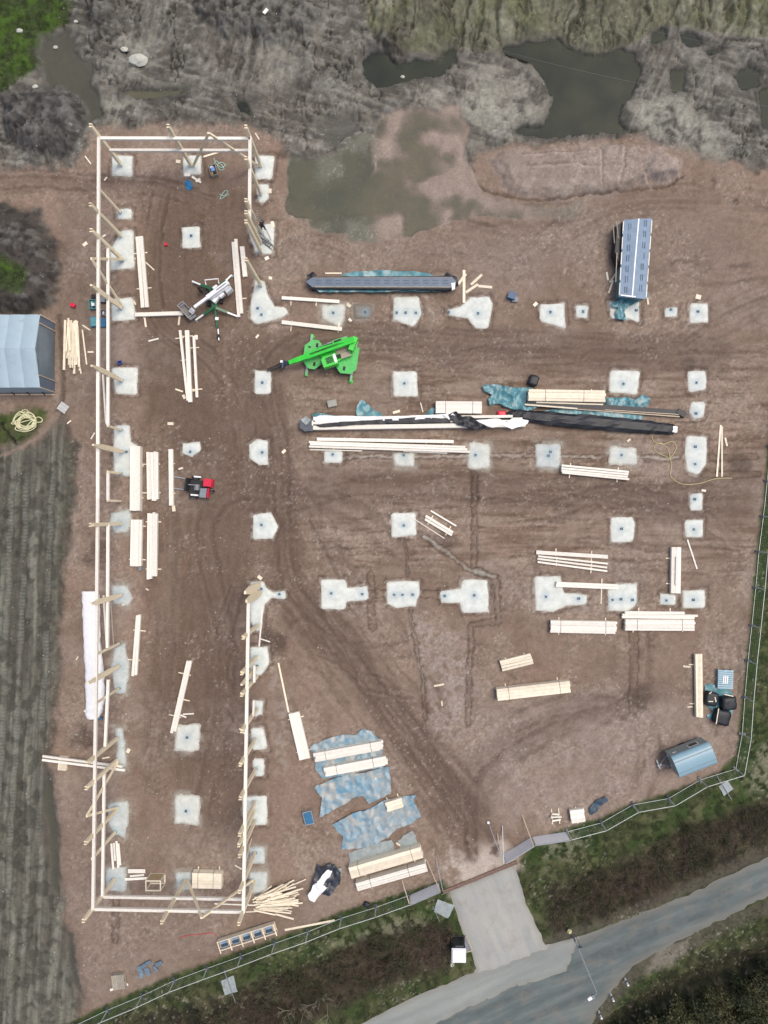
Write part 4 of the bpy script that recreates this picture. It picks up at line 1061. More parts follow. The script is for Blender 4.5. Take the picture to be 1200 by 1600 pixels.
# loose short timber: start, end, width px, label
OFF = [((133,244),(142,256),2,'thin offcut left of the top-left frame corner'), ((163,282),(167,277),2.4,'tiny offcut inside the frame below the top-left footing'), ((130,384),(136,379),5,'small block left of the double left-wall footing'),
 ((160,370),(165,367),2.4,'tiny offcut under the left rail beside the double footing'), ((275,252),(282,253),5,'small pale block left of the top middle footing'), ((288,273),(297,273),5,'pale block at the lower edge of the top middle footing'),
 ((300,276),(314,285),3.5,'longer offcut below the top middle footing'), ((306,284),(313,279),3.5,'short offcut crossing the longer one below the top middle footing'), ((318,245),(341,238),2.5,'thin lath beside the top brace'),
 ((208,402),(212,405),2,'short lath tip left of the long beam pair'), ((228,410),(241,422),1.8,'thin lath right of the long beam pair'), ((209,470),(212,476),2.2,'tiny lath on the footing by the tool boxes'),
 ((226,496),(228,511),2.6,'short upright offcut below the long beam under the basket'), ((281,493),(279,508),2.8,'short offcut hanging below the lift basket'), ((232,533),(248,529),2.4,'thin offcut alone in the upper haul path'),
 ((129,508),(141,516),2,'thin offcut right of the red can'), ((137,550),(146,550),2.4,'short offcut beside the left wall right of the batten heap'), ((262,662),(271,662),4.5,'short pale board right of the left wall above the star footing'),
 ((279,733),(286,731),2.6,'small broken offcut left of the forklift'), ((271,790),(272,799),5,'short block at the lower end of the forked beam'), ((196,585),(199,606),1.6,'thin lath across the footing level with the tent'),
 ((274,608),(286,612),2.4,'short lath left of the three upright beams'), ((286,617),(289,623),4,'small block below the three upright beams'), ((304,527),(309,527),7,'square block at the top of the rightmost upright beam'),
 ((142,686),(148,676),2,'tiny lath beside the left rail below the tent'), ((105,662),(111,657),2,'tiny lath below the grey pallet'), ((119,1031),(122,1026),2,'tiny lath left of the white wrapped pack'),
 ((191,946),(199,941),2.4,'short offcut on the faded footing'), ((160,1185),(171,1183),2,'short lath under the left rail above the two long beams'), ((199,1176),(202,1170),5,'small block right of the narrow footing'),
 ((286,1116),(303,1115),2,'thin lath above the mud-rimmed footing'), ((282,1117),(291,1121),2.4,'short lath touching the slanting beam pair'), ((228,920),(232,922),2.4,'tiny offcut below the notched pack'),
 ((374,1138),(384,1148),2.2,'short lath left of the lower right wall'), ((367,1352),(378,1358),2.2,'short lath inside the bottom right frame corner'), ((403,900),(409,905),5,'small block above the T-shaped footing'),
 ((412,930),(405,1010),2.4,'long lath across the T-shaped footing'), ((407,998),(422,1003),1.8,'short lath crossing below the T-shaped footing'), ((435,1036),(451,1113),2.6,'long lath above the tilted white pack'),
 ((678,1072),(694,1069),2.8,'short offcut beside the stepped trench'), ((690,1095),(691,1103),2.2,'tiny upright offcut beside the stepped trench'), ((1074,843),(1089,889),2.2,'thin slanting lath below the right square footing'),
 ((1126,664),(1120,745),2.6,'left leg of the pointed lath pair at the right'), ((1128,666),(1128,745),2.4,'right leg of the pointed lath pair at the right'), ((1133,684),(1136,697),2.6,'short offcut right of the pointed lath pair'),
 ((980,690),(985,686),3.5,'tiny pale block above the dusty footing near the hose'), ((1096,766),(1103,767),3.5,'small brownish block above the small upright footing'), ((1087,463),(1095,465),7,'square grey-white block above the right row-end footing'),
 ((834,478),(839,473),5,'small block left of the footing right of the generator'), ((614,645),(625,642),4,'short board above the white wrapped pack'), ((657,629),(661,644),1.6,'thin lath left of the square-cut pack'),
 ((441,708),(446,703),4.5,'small block left of the long beam bundle'), ((420,434),(425,435),4.5,'small block right of the L-shaped footing top'), ((414,405),(420,402),5,'small block below the ladder footing'),
 ((422,295),(422,302),4.5,'small block right of the rounded footing'), ((425,346),(427,355),5,'small block at the top right of the ladder footing'), ((399,208),(405,218),2,'thin lath beyond the top-right corner'),
 ((542,475),(548,479),5,'small block between the dirty and the grey footings'), ((545,498),(549,502),4,'tiny block below the grey footing'), ((508,427),(534,427),2.2,'lath lying along the top of the long blue pack'),
 ((400,528),(404,523),3,'tiny block left of the telehandler outrigger'), ((412,21),(418,14),5,'small block in the clay above the frame'), ((948,425),(950,438),2.8,'short upright lath left of the blue wrapped stack'),
 ((953,441),(962,428),2.6,'upper slanting lath left of the blue wrapped stack'), ((951,458),(958,438),2.8,'lower slanting lath left of the blue wrapped stack'), ((1011,463),(1013,476),2.8,'short lath right of the teal tarp footing'),
 ((1067,1041),(1079,1042),2.6,'short lath left of the upright pack by the sacks'), ((1074,1105),(1082,1104),2,'thin lath left of the lower end of the pack by the sacks'), ((526,1221),(532,1238),2.6,'left pale stick on the first blue sheet'),
 ((583,1205),(588,1221),2.6,'right pale stick on the first blue sheet'), ((619,1317),(625,1321),2.4,'tiny stick between the pale sheet scraps'), ((445,1453),(523,1438),3.2,'long batten lying by the bottom fence'),
 ((430,1428),(459,1436),2.8,'single batten below the batten heap'), ((335,1412),(412,1415),1.8,'long thin batten inside the bottom right corner'), ((384,1425),(446,1421),1.8,'long thin batten below the bottom right corner'),
 ((172,1547),(200,1538),3.6,'plank at the lower edge of the grey pallet'), ((308,73),(314,80),1,'')]
for a, b, w, l in OFF[:-1]:
    z = gz((a[0] + b[0]) / 2, (a[1] + b[1]) / 2) + .05
    A, B = at(*a, z), at(*b, z)
    if l.startswith('longer offcut') : z += 0
    c = (A + B) / 2
    o = MB().bar(A - c, B - c, w / 15, .06 if w < 4 else .09).build('timber_offcut', random.choice((TIMBER, TIMBER_NEW, TIMBER)))
    o.location = c
    tag(o, l, 'offcut', 'loose timber offcuts')
for a, b, w, l in [((725,422),(725,473),4.2,'upright board of the loose boards right of the blue pack'), ((716,444),(728,428),4,'slanting board crossing the upright loose board'), ((736,445),(753,429),4,'slanting free board at the upper right of the loose boards'), ((728,457),(747,444),4,'slanting board under the free one of the loose boards'), ((747,447),(769,449),4,'level board at the right of the loose boards')]:
    z = gz(*a) + (.06 if 'crossing' not in l else .16)
    A, B = at(*a, z), at(*b, z); c = (A + B) / 2
    o = MB().bar(A - c, B - c, w / 15, .07).build('loose_board', TIMBER); o.location = c
    tag(o, l, 'board', 'loose boards right of the long blue pack')

def heap(name, label, loc_px, sticks, m):
    root = thing(name, at(*loc_px, gz(*loc_px)), label, 'batten heap')
    for i, (a, b, w, z) in enumerate(sticks):
        MB().bar(at(a[0], a[1], z), at(b[0], b[1], z + random.uniform(-.02, .05)), w, .05).build('batten', m, root)
st_ = []
for i in range(34):
    x = random.gauss(113.5, 5.0); y0 = 500 + abs(random.gauss(0, 14)); L_ = random.uniform(42, 70)
    st_.append(((x, y0), (x + random.gauss((x - 113) * .1 + 1, 3.2), min(y0 + L_, 584)), random.uniform(.12, .24), .06 + .012 * i))
st_ += [((102, 500), (100, 578), .25, .06), ((107, 497), (105, 560), .2, .1)]
heap('batten_heap', 'upright heap of pale battens beside the grey tent', (113, 540), st_, TIMBER)
st_ = []
for i in range(64):
    x = random.uniform(394, 428); y = 1412 - (x - 394) * .16 + random.uniform(-12, 12)
    L_ = random.uniform(30, 62); a = math.radians(random.gauss(14, 12))
    st_.append(((x, y), (min(x + L_ * math.cos(a), 487), y - L_ * math.sin(a)), random.uniform(.09, .16), .05 + .011 * i))
heap('batten_heap', 'sprawling heap of thin battens by the bottom right frame corner', (440, 1400), st_, TIMBER)
heap('batten_heap', 'four short boards leaning together inside the left wall near the bottom', (181, 1335), [((174, 1318), (177, 1358), .22, .1), ((178, 1317), (180, 1345), .2, .12), ((182, 1314), (185, 1356), .22, .2), ((185, 1318), (188, 1352), .2, .12)], TIMBER_NEW)
heap('batten_heap', 'three short planks between the corner footing and the crate frame', (212, 1366), [((200, 1361), (227, 1361), .42, .16), ((195, 1374), (232, 1372), .26, .08), ((203, 1369), (225, 1367), .2, .1)], TIMBER_NEW)
# ------------------------------------------------------------------ green telehandler
def P(x, y, z): return at(x, y, z)
g0 = gz(515, 557)
tele = thing('telehandler', at(516, 560, g0), 'bright green rotating telehandler with its outriggers down and forks to the left', 'telehandler')
fw = (at(482, 553) - at(551, 563)).normalized(); sd_ = Vector((-fw.y, fw.x, 0))
c0 = at(518, 561); c0.z = g0
M = Matrix((( fw.x, sd_.x, 0, c0.x), (fw.y, sd_.y, 0, c0.y), (0, 0, 1, c0.z), (0, 0, 0, 1)))   # x forward, y left
MB(M).box(-2.5, 2.45, -.8, .8, .55, 1.0).build('chassis', GREEN, tele)
def octo(x0, x1, w, k): return [(x0, -w + k), (x0 + k, -w), (x1 - k, -w), (x1, -w + k), (x1, w - k), (x1 - k, w), (x0 + k, w), (x0, w - k)]
MB(M).prism(octo(.75, 2.8, 1.5, .7), 1.0, 1.14).build('front_deck', GREEN_PLATE, tele)
MB(M).prism([(-2.8, -1.35), (-1.2, -1.45), (-.6, -.8), (-.6, .8), (-1.2, 1.5), (-2.3, 1.45), (-2.8, .9)], 1.0, 1.14).build('rear_deck', GREEN_PLATE, tele)
def wheel(root, M_, x, y, r, w, m_rim):
    t = MB(M_).tube([(x, y - w / 2, r), (x, y - w * .42, r), (x, y + w * .42, r), (x, y + w / 2, r)], r, 20).build('tyre', DARK, root)
    MB(M_).tube([(x, y - w / 2 - .02, r), (x, y + w / 2 + .02, r)], r * .5, 12).build('rim', m_rim, t)
for x in (-1.55, 1.55):
    for y in (-.98, .98): wheel(tele, M, x, y, .58, .42, GREEN)
for x, ya, yb in ((2.3, 2.05, -2.05), (-2.35, 2.0, -2.0)):
    for ye in (ya, yb):
        s = 1 if ye > 0 else -1
        leg = MB(M).bar((x, s * .5, .72), (x, s * 1.35, .62), .26, .3).bar((x, s * 1.3, .62), (x, ye, .42), .17, .2).build('outrigger', STEEL, tele)
        MB(M).bar((x, ye - s * .5, .50), (x, ye + s * .12, .38), .27, .22).bar((x, ye - .02, .36), (x, ye + .02, .05), .14, .14).build('leg_sleeve', GREEN, leg)
        MB(M).prism([(x + .26 * math.cos(a * .785), ye + .26 * math.sin(a * .785)) for a in range(8)], .0, .05, .2).build('foot_pad', GREEN, leg)
# upper structure turned towards the boom
bd = (P(452, 568, 1.6) - P(552, 531, 2.6)); bd.z = 0; bd.normalize(); bs = Vector((-bd.y, bd.x, 0))
tc = at(521, 556); 
M2 = Matrix(((bd.x, bs.x, 0, tc.x), (bd.y, bs.y, 0, tc.y), (0, 0, 1, g0), (0, 0, 0, 1)))
MB(M2).prism([(.95 * math.cos(i * math.pi / 8), .95 * math.sin(i * math.pi / 8)) for i in range(16)], 1.14, 1.35).build('slew_ring', GREYP, tele)
tur = MB(M2).prism([(-2.0, -1.0), (1.2, -1.05), (1.2, .55), (.2, 1.05), (-1.9, .9)], 1.35, 1.6).build('turret', GREEN, tele)
eng = MB(M2).prism([(-1.95, -1.05), (-.3, -1.05), (-.3, -.35), (-1.95, -.3)], 1.6, 2.15, .06).build('engine_cover', GREEN_PLATE, tele)
MB(M2).box(-1.3, -.5, -.95, -.5, 2.15, 2.17).build('vent_grille', DARK, eng)
MB(M2).box(-1.75, -.7, .42, .95, 1.6, 1.85).build('counterweight', mat('dusty_plate', (.40, .33, .27), .7), tele)
# cab on the near side of the boom
cab = MB(M2).prism([(-.3, .36), (1.1, .36), (1.32, .55), (1.28, 1.42), (-.3, 1.44)], 1.5, 2.55, .03).build('cab', GREEN, tele)
MB(M2).prism([(1.0, .40), (1.45, .56), (1.42, 1.2), (1.0, 1.28)], 1.45, 2.35, .10).build('windscreen', GLASS, cab)
for i in range(6): MB(M2).box(.12 + i * .13, .18 + i * .13, .52, 1.16, 2.56, 2.60).build('roof_bar', DARK, cab)
for i in range(4): MB(M2).box(.12, .83, .56 + i * .17, .60 + i * .17, 2.572, 2.612).build('roof_bar', DARK, cab)
MB(M2).box(-.24, .02, .40, 1.28, 2.53, 2.62).build('cab_rear_panel', WHITE, cab)
MB(M2).box(-.75, -.28, .45, .75, 1.6, 2.0).build('hydraulic_block', DARK, tele)
boomA, boomB = P(553, 531, 2.75), P(452, 567, 1.75)
mid = boomA.lerp(boomB, .72)
bm_ = MB().bar(boomA, mid, .60, .62).build('boom', GREEN, tele)
MB().bar(boomA.lerp(boomB, .70), boomA.lerp(boomB, .90), .48, .5).build('boom_section', GREEN, bm_)
MB().bar(boomA.lerp(boomB, .88), boomB, .40, .42).build('boom_section', GREEN, bm_)
for t in (.71, .78, .86, .92): MB().bar(boomA.lerp(boomB, t), boomA.lerp(boomB, t + .012), .55 - t * .08, .60 - t * .08).build('boom_collar', GREEN, bm_)
MB().bar(P(556, 528, 2.2), P(548, 548, 2.2), .5, .9).build('boom_pivot', GREEN, tele)
cy_ = MB().tube([P(540, 527, 2.0), P(512, 537, 1.75)], .09, 10).build('lift_cylinder', STEEL, tele)
MB().tube([P(514, 536.5, 1.77), P(497, 542, 1.6)], .05, 8).build('rod', ALU, cy_)
for k_ in range(3): MB().tube([boomA.lerp(boomB, .15 + .05 * k_) + Vector((.05 * k_, .1 * k_, .32)), boomA.lerp(boomB, .45) + Vector((0, .06 * k_, .34)), boomA.lerp(boomB, .68) + Vector((0, .05 * k_, .31))], .022, 5).build('hydraulic_hose', DARK, bm_)
MB(M2).box(-1.9, -.4, -.28, .34, 1.605, 1.64).build('walkway_plate', mat('dusty_plate', (.40, .33, .27), .7), tele)
MB(M2).tube([(-.2, 1.32, 1.7), (.4, 1.42, 1.7), (1.1, 1.34, 1.7)], .03, 6).build('handrail', ALU, tele)
for q_ in ((1.2, -.6), (1.6, .2), (2.2, .5), (2.3, -.7)): MB(M).box(q_[0] - .12, q_[0] + .12, q_[1] - .09, q_[1] + .09, 1.142, 1.165).build('deck_bolt_plate', DARK, tele)
car = MB().bar(P(444, 563, 1.15), P(442, 576, 1.1), .16, .85).bar(P(452, 567, 1.7), P(443, 569, 1.2), .35, .4).build('fork_carriage', mat('carriage_steel', (.05, .08, .12), .5, .3), tele)
MB().box(*(lambda q: (q.x - .12, q.x + .12, q.y - .12, q.y + .12))(P(440, 565, 1.5)), 1.45, 1.62).build('work_light', WHITE, car)
for y0, y1 in ((567, 577.5), (573, 580)):
    a, b = P(440, y0, .42), P(417, y1, .36)
    MB().bar(a, b, .13, .07, .10, .03).bar(a + Vector((0, 0, .7)), a, .12, .07).build('fork', DARK, tele)

# ------------------------------------------------------------------ white spider lift
s0 = gz(335, 475)
sp = thing('spider_lift', at(335, 470, s0), 'white spider lift on green outrigger legs with its basket low to the left', 'spider lift')
MB().bar(P(333, 449, .75 + s0), P(336, 481, .75 + s0), .55, .35).build('chassis', GREEN_DK, sp)
MB().bar(P(323, 452, .35 + s0), P(326, 478, .35 + s0), .30, .5).build('crawler_track', DARK, sp)
MB().bar(P(345, 452, .35 + s0), P(346, 474, .35 + s0), .30, .5).build('crawler_track', DARK, sp)
for (ax, ay), (bx, by), lab in (((331, 452), (300.5, 439.5), 0), ((334, 481), (306, 500), 0), ((337, 481), (370, 494), 0), ((341, 450), (362, 430), 0)):
    A, B = P(ax, ay, s0 + 1.0), P(bx, by, s0 + .32)
    m_ = A.lerp(B, .55)
    leg = MB().bar(A, m_, .24, .24).build('outrigger', GREEN_DK, sp)
    MB().bar(A.lerp(B, .5), B, .15, .15).build('outrigger_tube', WHITE, leg)
    MB().tube([B, Vector((B.x, B.y, s0 + .06))], .05, 8).prism([(B.x + .18 * math.cos(a * .785), B.y + .18 * math.sin(a * .785)) for a in range(8)], s0, s0 + .06, .2).build('foot_pad', STEEL, leg)
tb = MB().bar(P(336, 481, s0 + .7), P(340, 512, s0 + .5), .18, .18).build('tow_bar', GREEN_DK, sp)
MB().bar(P(336.5, 498, s0 + .72), P(341.5, 498, s0 + .72), .3, .2).build('tow_bar_clamp', WHITE, tb)
MB().tube([P(340.5, 514, s0 + .5), P(342, 532, s0 + .45)], .07, 8).build('tow_hitch', ALU, tb)
MB().prism([(q.x, q.y) for q in (P(341, 524, 0), P(344, 524, 0), P(344.5, 529, 0), P(341.5, 529, 0))], s0 + .3, s0 + .62).build('jockey_wheel', DARK, tb)
MB().bar(P(331, 470, s0 + 1.2), P(340, 458, s0 + 1.2), .9, .5).build('turntable', WHITE, sp)
bA, bB = P(357, 441, s0 + 2.4), P(304, 480, s0 + 1.7)
bo = MB().bar(bA, bA.lerp(bB, .62), .42, .42).build('boom', WHITE, sp)
MB().bar(bA.lerp(bB, .58), bB, .28, .28).build('boom_section', WHITE, bo)
MB().bar(P(357, 447, s0 + 1.95), P(331, 465, s0 + 1.6), .30, .38).build('lower_boom', WHITE, bo)
MB().bar(P(353, 442, s0 + 2.64), P(338, 453, s0 + 2.52), .05, .03).build('boom_slot', DARK, bo)
MB().prism([(q.x, q.y) for q in (P(350, 452, 1.9), P(359, 445, 1.9), P(363, 451, 1.9), P(354, 459, 1.9))], s0 + 1.2, s0 + 1.95, .06).build('tail_housing', mat('pale_grey_paint', (.52, .56, .57), .45), sp)
MB().prism([(q.x, q.y) for q in (P(341, 462, 1.6), P(349, 456, 1.6), P(351, 459, 1.6), P(344, 465, 1.6))], s0 + 1.1, s0 + 1.6, .06).build('control_box', WHITE, sp)
MB().prism([(q.x, q.y) for q in (P(331, 449, 1.6), P(338, 444, 1.6), P(340, 447, 1.6), P(334, 452, 1.6))], s0 + 1.1, s0 + 1.6, .06).build('tank_cover', WHITE, sp)
hoop = [P(322, 445, s0 + 1.0), P(320, 437.5, s0 + 1.1), P(341, 435.5, s0 + 1.1), P(342, 443, s0 + 1.0)]
MB().tube(hoop, .06, 8).build('guard_hoop', WHITE, sp)
bk_ = thing('basket', P(294, 488, s0 + .5), None, None); bk_.parent = sp; bk_.location = P(294, 488, s0 + .5) - sp.location
cs = [(281.5, 481.5), (290, 475), (307, 493.5), (298, 500.5)]
fl = [P(x, y, s0 + .62) for x, y in cs]
MB().prism([(p.x, p.y) for p in fl], s0 + .55, s0 + .62).build('floor', mat('basket_floor', (.22, .2, .18), .7), bk_)
for z in (1.1, 1.62):
    for i in range(4): MB().tube([Vector((fl[i].x, fl[i].y, s0 + z)), Vector((fl[(i + 1) % 4].x, fl[(i + 1) % 4].y, s0 + z))], .03, 6).build('rail', ALU, bk_)
for p in fl: MB().tube([Vector((p.x, p.y, s0 + .6)), Vector((p.x, p.y, s0 + 1.62))], .028, 6).build('post', ALU, bk_)
for i in (0, 1, 2, 3):
    a, b = fl[i], fl[(i + 1) % 4]
    MB().bar(Vector((a.x, a.y, s0 + .8)), Vector((b.x, b.y, s0 + .8)), .02, .34).build('side_panel', mat('pale_grey_paint', (.5, .5, .5)), bk_)
MB().bar(P(303, 483, s0 + 1.2), P(298, 489, s0 + 1.2), .5, .35).build('boom_head', ALU, sp)
# the long beam the lift is setting, lying on the ground from the wall to the basket
pack((211, 491.5), (286, 489), 6, .45, 1, 1, 'thick beam lying from the left wall footing to under the lift basket', .02, ((.15, .1, .1), (.9, .1, .1)))

# ------------------------------------------------------------------ red truck-mounted forklift
f0 = gz(312, 762)
fk = thing('forklift', at(312, 762, f0), 'small red three-wheeled forklift holding a beam on its forks', 'forklift')
MB().prism([(q.x, q.y) for q in (P(297, 750, .5), P(328, 752, .5), P(327, 778, .5), P(296, 775, .5))], f0 + .38, f0 + .62).build('chassis', DARK, fk)
MB().prism([(q.x, q.y) for q in (P(317.5, 747, 1.7), P(331, 748.5, 1.7), P(329.5, 761, 1.7), P(316, 760, 1.7))], f0 + .62, f0 + 1.6, .08).build('engine_hood', RED, fk)
MB().prism([(q.x, q.y) for q in (P(330, 749, 1.2), P(333, 749, 1.2), P(331, 762, 1.2), P(328, 762, 1.2))], f0 + .5, f0 + 1.2).build('rear_bumper', RED, fk)
cabf = MB().prism([(q.x, q.y) for q in (P(313, 763, 2.0), P(323, 763, 2.0), P(321.5, 778, 2.0), P(311, 777, 2.0))], f0 + 1.92, f0 + 2.0).build('canopy', mat('grey_canopy', (.2, .23, .25), .5), fk)
for q in ((313.5, 764), (322, 764), (321, 777), (312, 776)):
    p = P(*q, 1.9); MB().tube([Vector((p.x, p.y, f0 + .5)), Vector((p.x, p.y, f0 + 1.95))], .035, 6).build('canopy_post', DARK, fk)
MB().bar(P(317, 766, f0 + .8), P(317, 775, f0 + .8), .5, .5).build('seat', DARK, fk)
MB().bar(P(326, 763, f0 + 1.0), P(325, 778, f0 + 1.0), .18, .5).build('counterweight', RED, fk)
ax = (P(296, 760, 0) - P(328, 763, 0)).normalized()
Mf = Matrix(((ax.x, -ax.y, 0, 0), (ax.y, ax.x, 0, 0), (0, 0, 1, f0), (0, 0, 0, 1)))
def fwheel(px, py, r, w):
    p = P(px, py, 0); s = Vector((-ax.y, ax.x, 0))
    t = MB().tube([p - s * w / 2 + Vector((0, 0, f0 + r)), p + s * w / 2 + Vector((0, 0, f0 + r))], r, 16).build('tyre', DARK, fk)
    MB().tube([p - s * (w / 2 + .02) + Vector((0, 0, f0 + r)), p + s * (w / 2 + .02) + Vector((0, 0, f0 + r))], r * .5, 10).build('rim', WHITE, t)
fwheel(308, 747, .42, .3); fwheel(304, 776, .42, .3); fwheel(331, 767, .36, .28)
MB().bar(P(303, 744.5, f0 + .95), P(314, 745.5, f0 + .95), .16, .08).build('mudguard', WHITE, fk)
MB().bar(P(298, 773, f0 + .95), P(310, 774, f0 + .95), .16, .08).build('mudguard', WHITE, fk)
mast = MB().bar(P(295, 747, f0 + 1.2), P(292, 767, f0 + 1.2), .16, 1.9).build('mast', DARK, fk)
MB().tube([P(294, 757, f0 + 1.6), P(304, 758, f0 + 1.2)], .05, 8).build('mast_cylinder', STEEL, fk)
MB().tube([P(308, 757, f0 + .7), P(307.5, 766, f0 + .7)], .32, 12).build('hydraulic_tank', GREYP, fk)
for (a, b) in (((294, 748.5), (266, 743.5)), ((291, 765.5), (264, 761.5))):
    MB().bar(P(*a, f0 + .16), P(*b, f0 + .10), .11, .05).build('fork', STEEL, fk)

# ------------------------------------------------------------------ frame tent
tent = thing('storage_tent', at(40, 560), 'pale blue-grey ridge tent at the left edge with a dark film gable', 'tent')
bx = at(86, 560).x; yN, yS, yR = at(0, 505).y, at(0, 614).y, at(0, 559).y
ZE, ZR = 3.25, 4.25
bay = 1.55
for side, ye in (('n', yN), ('s', yS)):
    for k in range(11):
        vs_, fs_, nx_, ny_ = [], [], 6, 10
        for j in range(ny_ + 1):
            for i in range(nx_ + 1):
                x = bx - bay * (k + i / nx_); t = j / ny_
                bulge = .10 * math.sin(math.pi * i / nx_) ** .7 + .03 * math.sin(t * 9.4) * math.sin(math.pi * i / nx_) + random.uniform(-.008, .008)
                vs_.append((x, yR + (ye - yR) * t + (.04 if side == 'n' else -.04) * bulge, ZR + (ZE - ZR) * t + bulge - .10 * math.sin(math.pi * t) * .4))
        for j in range(ny_):
            for i in range(nx_):
                q = (j * (nx_ + 1) + i, j * (nx_ + 1) + i + 1, (j + 1) * (nx_ + 1) + i + 1, (j + 1) * (nx_ + 1) + i)
                fs_.append(q)
        MB().add(vs_, fs_).build('roof_panel', TENT, tent, True)
def cloth(name, A, B, C, D, n, m_, bulge, parent):
    vs_, fs_ = [], []
    for j in range(n + 1):
        for i in range(n + 1):
            u, v = i / n, j / n
            p = (A * (1 - u) + B * u) * (1 - v) + (D * (1 - u) + C * u) * v
            p = p + bulge * math.sin(math.pi * u) * math.sin(math.pi * v) + Vector((random.uniform(-.02, .02), random.uniform(-.02, .02), 0))
            vs_.append(p)
    for j in range(n):
        for i in range(n): fs_.append((j * (n + 1) + i, j * (n + 1) + i + 1, (j + 1) * (n + 1) + i + 1, (j + 1) * (n + 1) + i))
    return MB().add(vs_, fs_).build(name, m_, parent, True)
V3 = lambda x, y, z: Vector((x, y, z))
cloth('side_wall', V3(bx, yS, 0), V3(bx - 17, yS, 0), V3(bx - 17, yS, ZE), V3(bx, yS, ZE), 16, TENT, V3(0, -.12, 0), tent)
cloth('side_wall', V3(bx, yN, 0), V3(bx - 17, yN, 0), V3(bx - 17, yN, ZE), V3(bx, yN, ZE), 16, TENT, V3(0, .12, 0), tent)
cloth('gable_sheet', V3(bx, yN - .9, .15), V3(bx, yS + 1.2, .15), V3(bx - .02, yS + 1.2, 3.5), V3(bx - .02, yN - .9, 3.5), 14, TENT_DK, V3(.18, 0, 0), tent)
cloth('gable_sheet', V3(bx, yN, .05), V3(bx, yN - .9, .05), V3(bx, yN - .9, 3.5), V3(bx, yN, ZE), 5, MEMBRANE_DK, V3(.05, 0, 0), tent)
cloth('gable_sheet', V3(bx, yS + 1.2, .05), V3(bx, yS, .05), V3(bx, yS, ZE), V3(bx, yS + 1.2, 3.5), 5, MEMBRANE_DK, V3(.05, 0, 0), tent)
MB().add([(bx - .03, yN, ZE - .02), (bx - .03, yS, ZE - .02), (bx - .03, yR, ZR + .02)], [(0, 1, 2)]).build('gable_top', TENT_DK, tent)
for y, z in ((yN - .02, ZE), (yN - .9, 3.45), (yS + 1.2, 3.45), (yS + .02, ZE)):
    MB().bar(V3(bx + .06, y, 0), V3(bx + .06, y, z), .08, .10).build('gable_post', TIMBER_OLD, tent)
for k in range(8): MB().tube([V3(bx - 1.0 - k * 1.6, yS - .25, .06), V3(bx - 1.0 - k * 1.6, yS - .03, .8)], .05, 6).build('guy_peg', DARK, tent)
MB().bar(V3(bx, yS - .18, .06), V3(bx - 16, yS - .18, .06), .12, .1).build('sill_batten', TIMBER_OLD, tent)

# ------------------------------------------------------------------ site hut on a drawbar
hz = gz(1070, 1175)
hut = thing('site_hut', at(1071, 1175, hz), 'pale site hut trailer with a light blue barrel roof at the lower right', 'site hut')
ca, cb, cc, cd = (at(*p, hz) for p in ((1036, 1171), (1091.5, 1149), (1106, 1178.5), (1050.5, 1201)))
hx = (cb - ca); HLn = hx.length; hx.normalize(); hy = Vector((hx.y, -hx.x, 0)); HW = (cd - ca).length
Mh = Matrix(((hx.x, hy.x, 0, ca.x), (hx.y, hy.y, 0, ca.y), (0, 0, 1, hz), (0, 0, 0, 1)))   # x along, y away from the viewer side
MB(Mh).box(0, HLn, 0, HW, .5, 2.15).build('body', HUT_WALL, hut)
n_ = 12
prof = [(HW / 2 - (HW / 2 + .06) * math.cos(math.pi * i / n_), 2.15 + .55 * math.sin(math.pi * i / n_) ** .8) for i in range(n_ + 1)]
rf = MB(Mh)
for k in range(3):
    i0, i1 = (0, 4, 8)[k], (4, 8, 12)[k]
    vs_ = [(x, prof[i][0], prof[i][1] + dz) for dz in (0, .03) for i in range(i0, i1 + 1) for x in (-.06, HLn + .06)]
    m2 = i1 - i0 + 1
    fs_ = [(2 * i, 2 * i + 1, 2 * i + 3, 2 * i + 2) for i in range(m2 - 1)] + [(2 * m2 + 2 * i, 2 * m2 + 2 * i + 2, 2 * m2 + 2 * i + 3, 2 * m2 + 2 * i + 1) for i in range(m2 - 1)]
    fs_ += [(0, 2 * m2, 2 * m2 + 1, 1), (2 * m2 - 2, 2 * m2 - 1, 4 * m2 - 1, 4 * m2 - 2)]
    MB(Mh).add(vs_, fs_).build('roof_panel', ROOF_BLUE, hut)
for i in (4, 8): MB(Mh).bar((-.07, prof[i][0], prof[i][1] + .03), (HLn + .07, prof[i][0], prof[i][1] + .03), .06, .04).build('roof_seam', GREYP, hut)
for x in (0.0, HLn): MB(Mh).add([(x + (-.004 if x == 0 else .004), *p) for p in prof], [tuple(range(n_ + 1))]).build('gable', HUT_WALL, hut)
w_ = MB(Mh).box(HLn * .53, HLn * .80, -.03, 0, 1.15, 1.85).build('window_frame', WHITE, hut)
MB(Mh).box(HLn * .55, HLn * .78, -.04, -.031, 1.2, 1.8).build('pane', GLASS, w_)
MB(Mh).box(HLn * .10, HLn * .20, -.02, 0, 1.5, 1.7).build('vent', WHITE, hut)
MB(Mh).box(.3, HLn - .3, .2, HW - .2, .38, .5).build('chassis', DARK, hut)
for y in (.05, HW - .25):
    t = MB(Mh).tube([(HLn * .5, y, .33), (HLn * .5, y + .2, .33)], .33, 14).build('wheel', DARK, hut)
MB(Mh).bar((0, HW * .25, .45), (-1.0, HW * .5, .45), .08, .1).bar((0, HW * .75, .45), (-1.0, HW * .5, .45), .08, .1).build('drawbar', GREYP, hut)
MB(Mh).tube([(-1.0, HW * .5, 0), (-1.0, HW * .5, .7)], .06, 8).bar((-1.25, HW * .5, .5), (-.85, HW * .5, .5), .12, .12).bar((-1.1, HW * .3, .3), (-1.1, HW * .72, .3), .1, .1).build('jockey_stand', STEEL, hut)
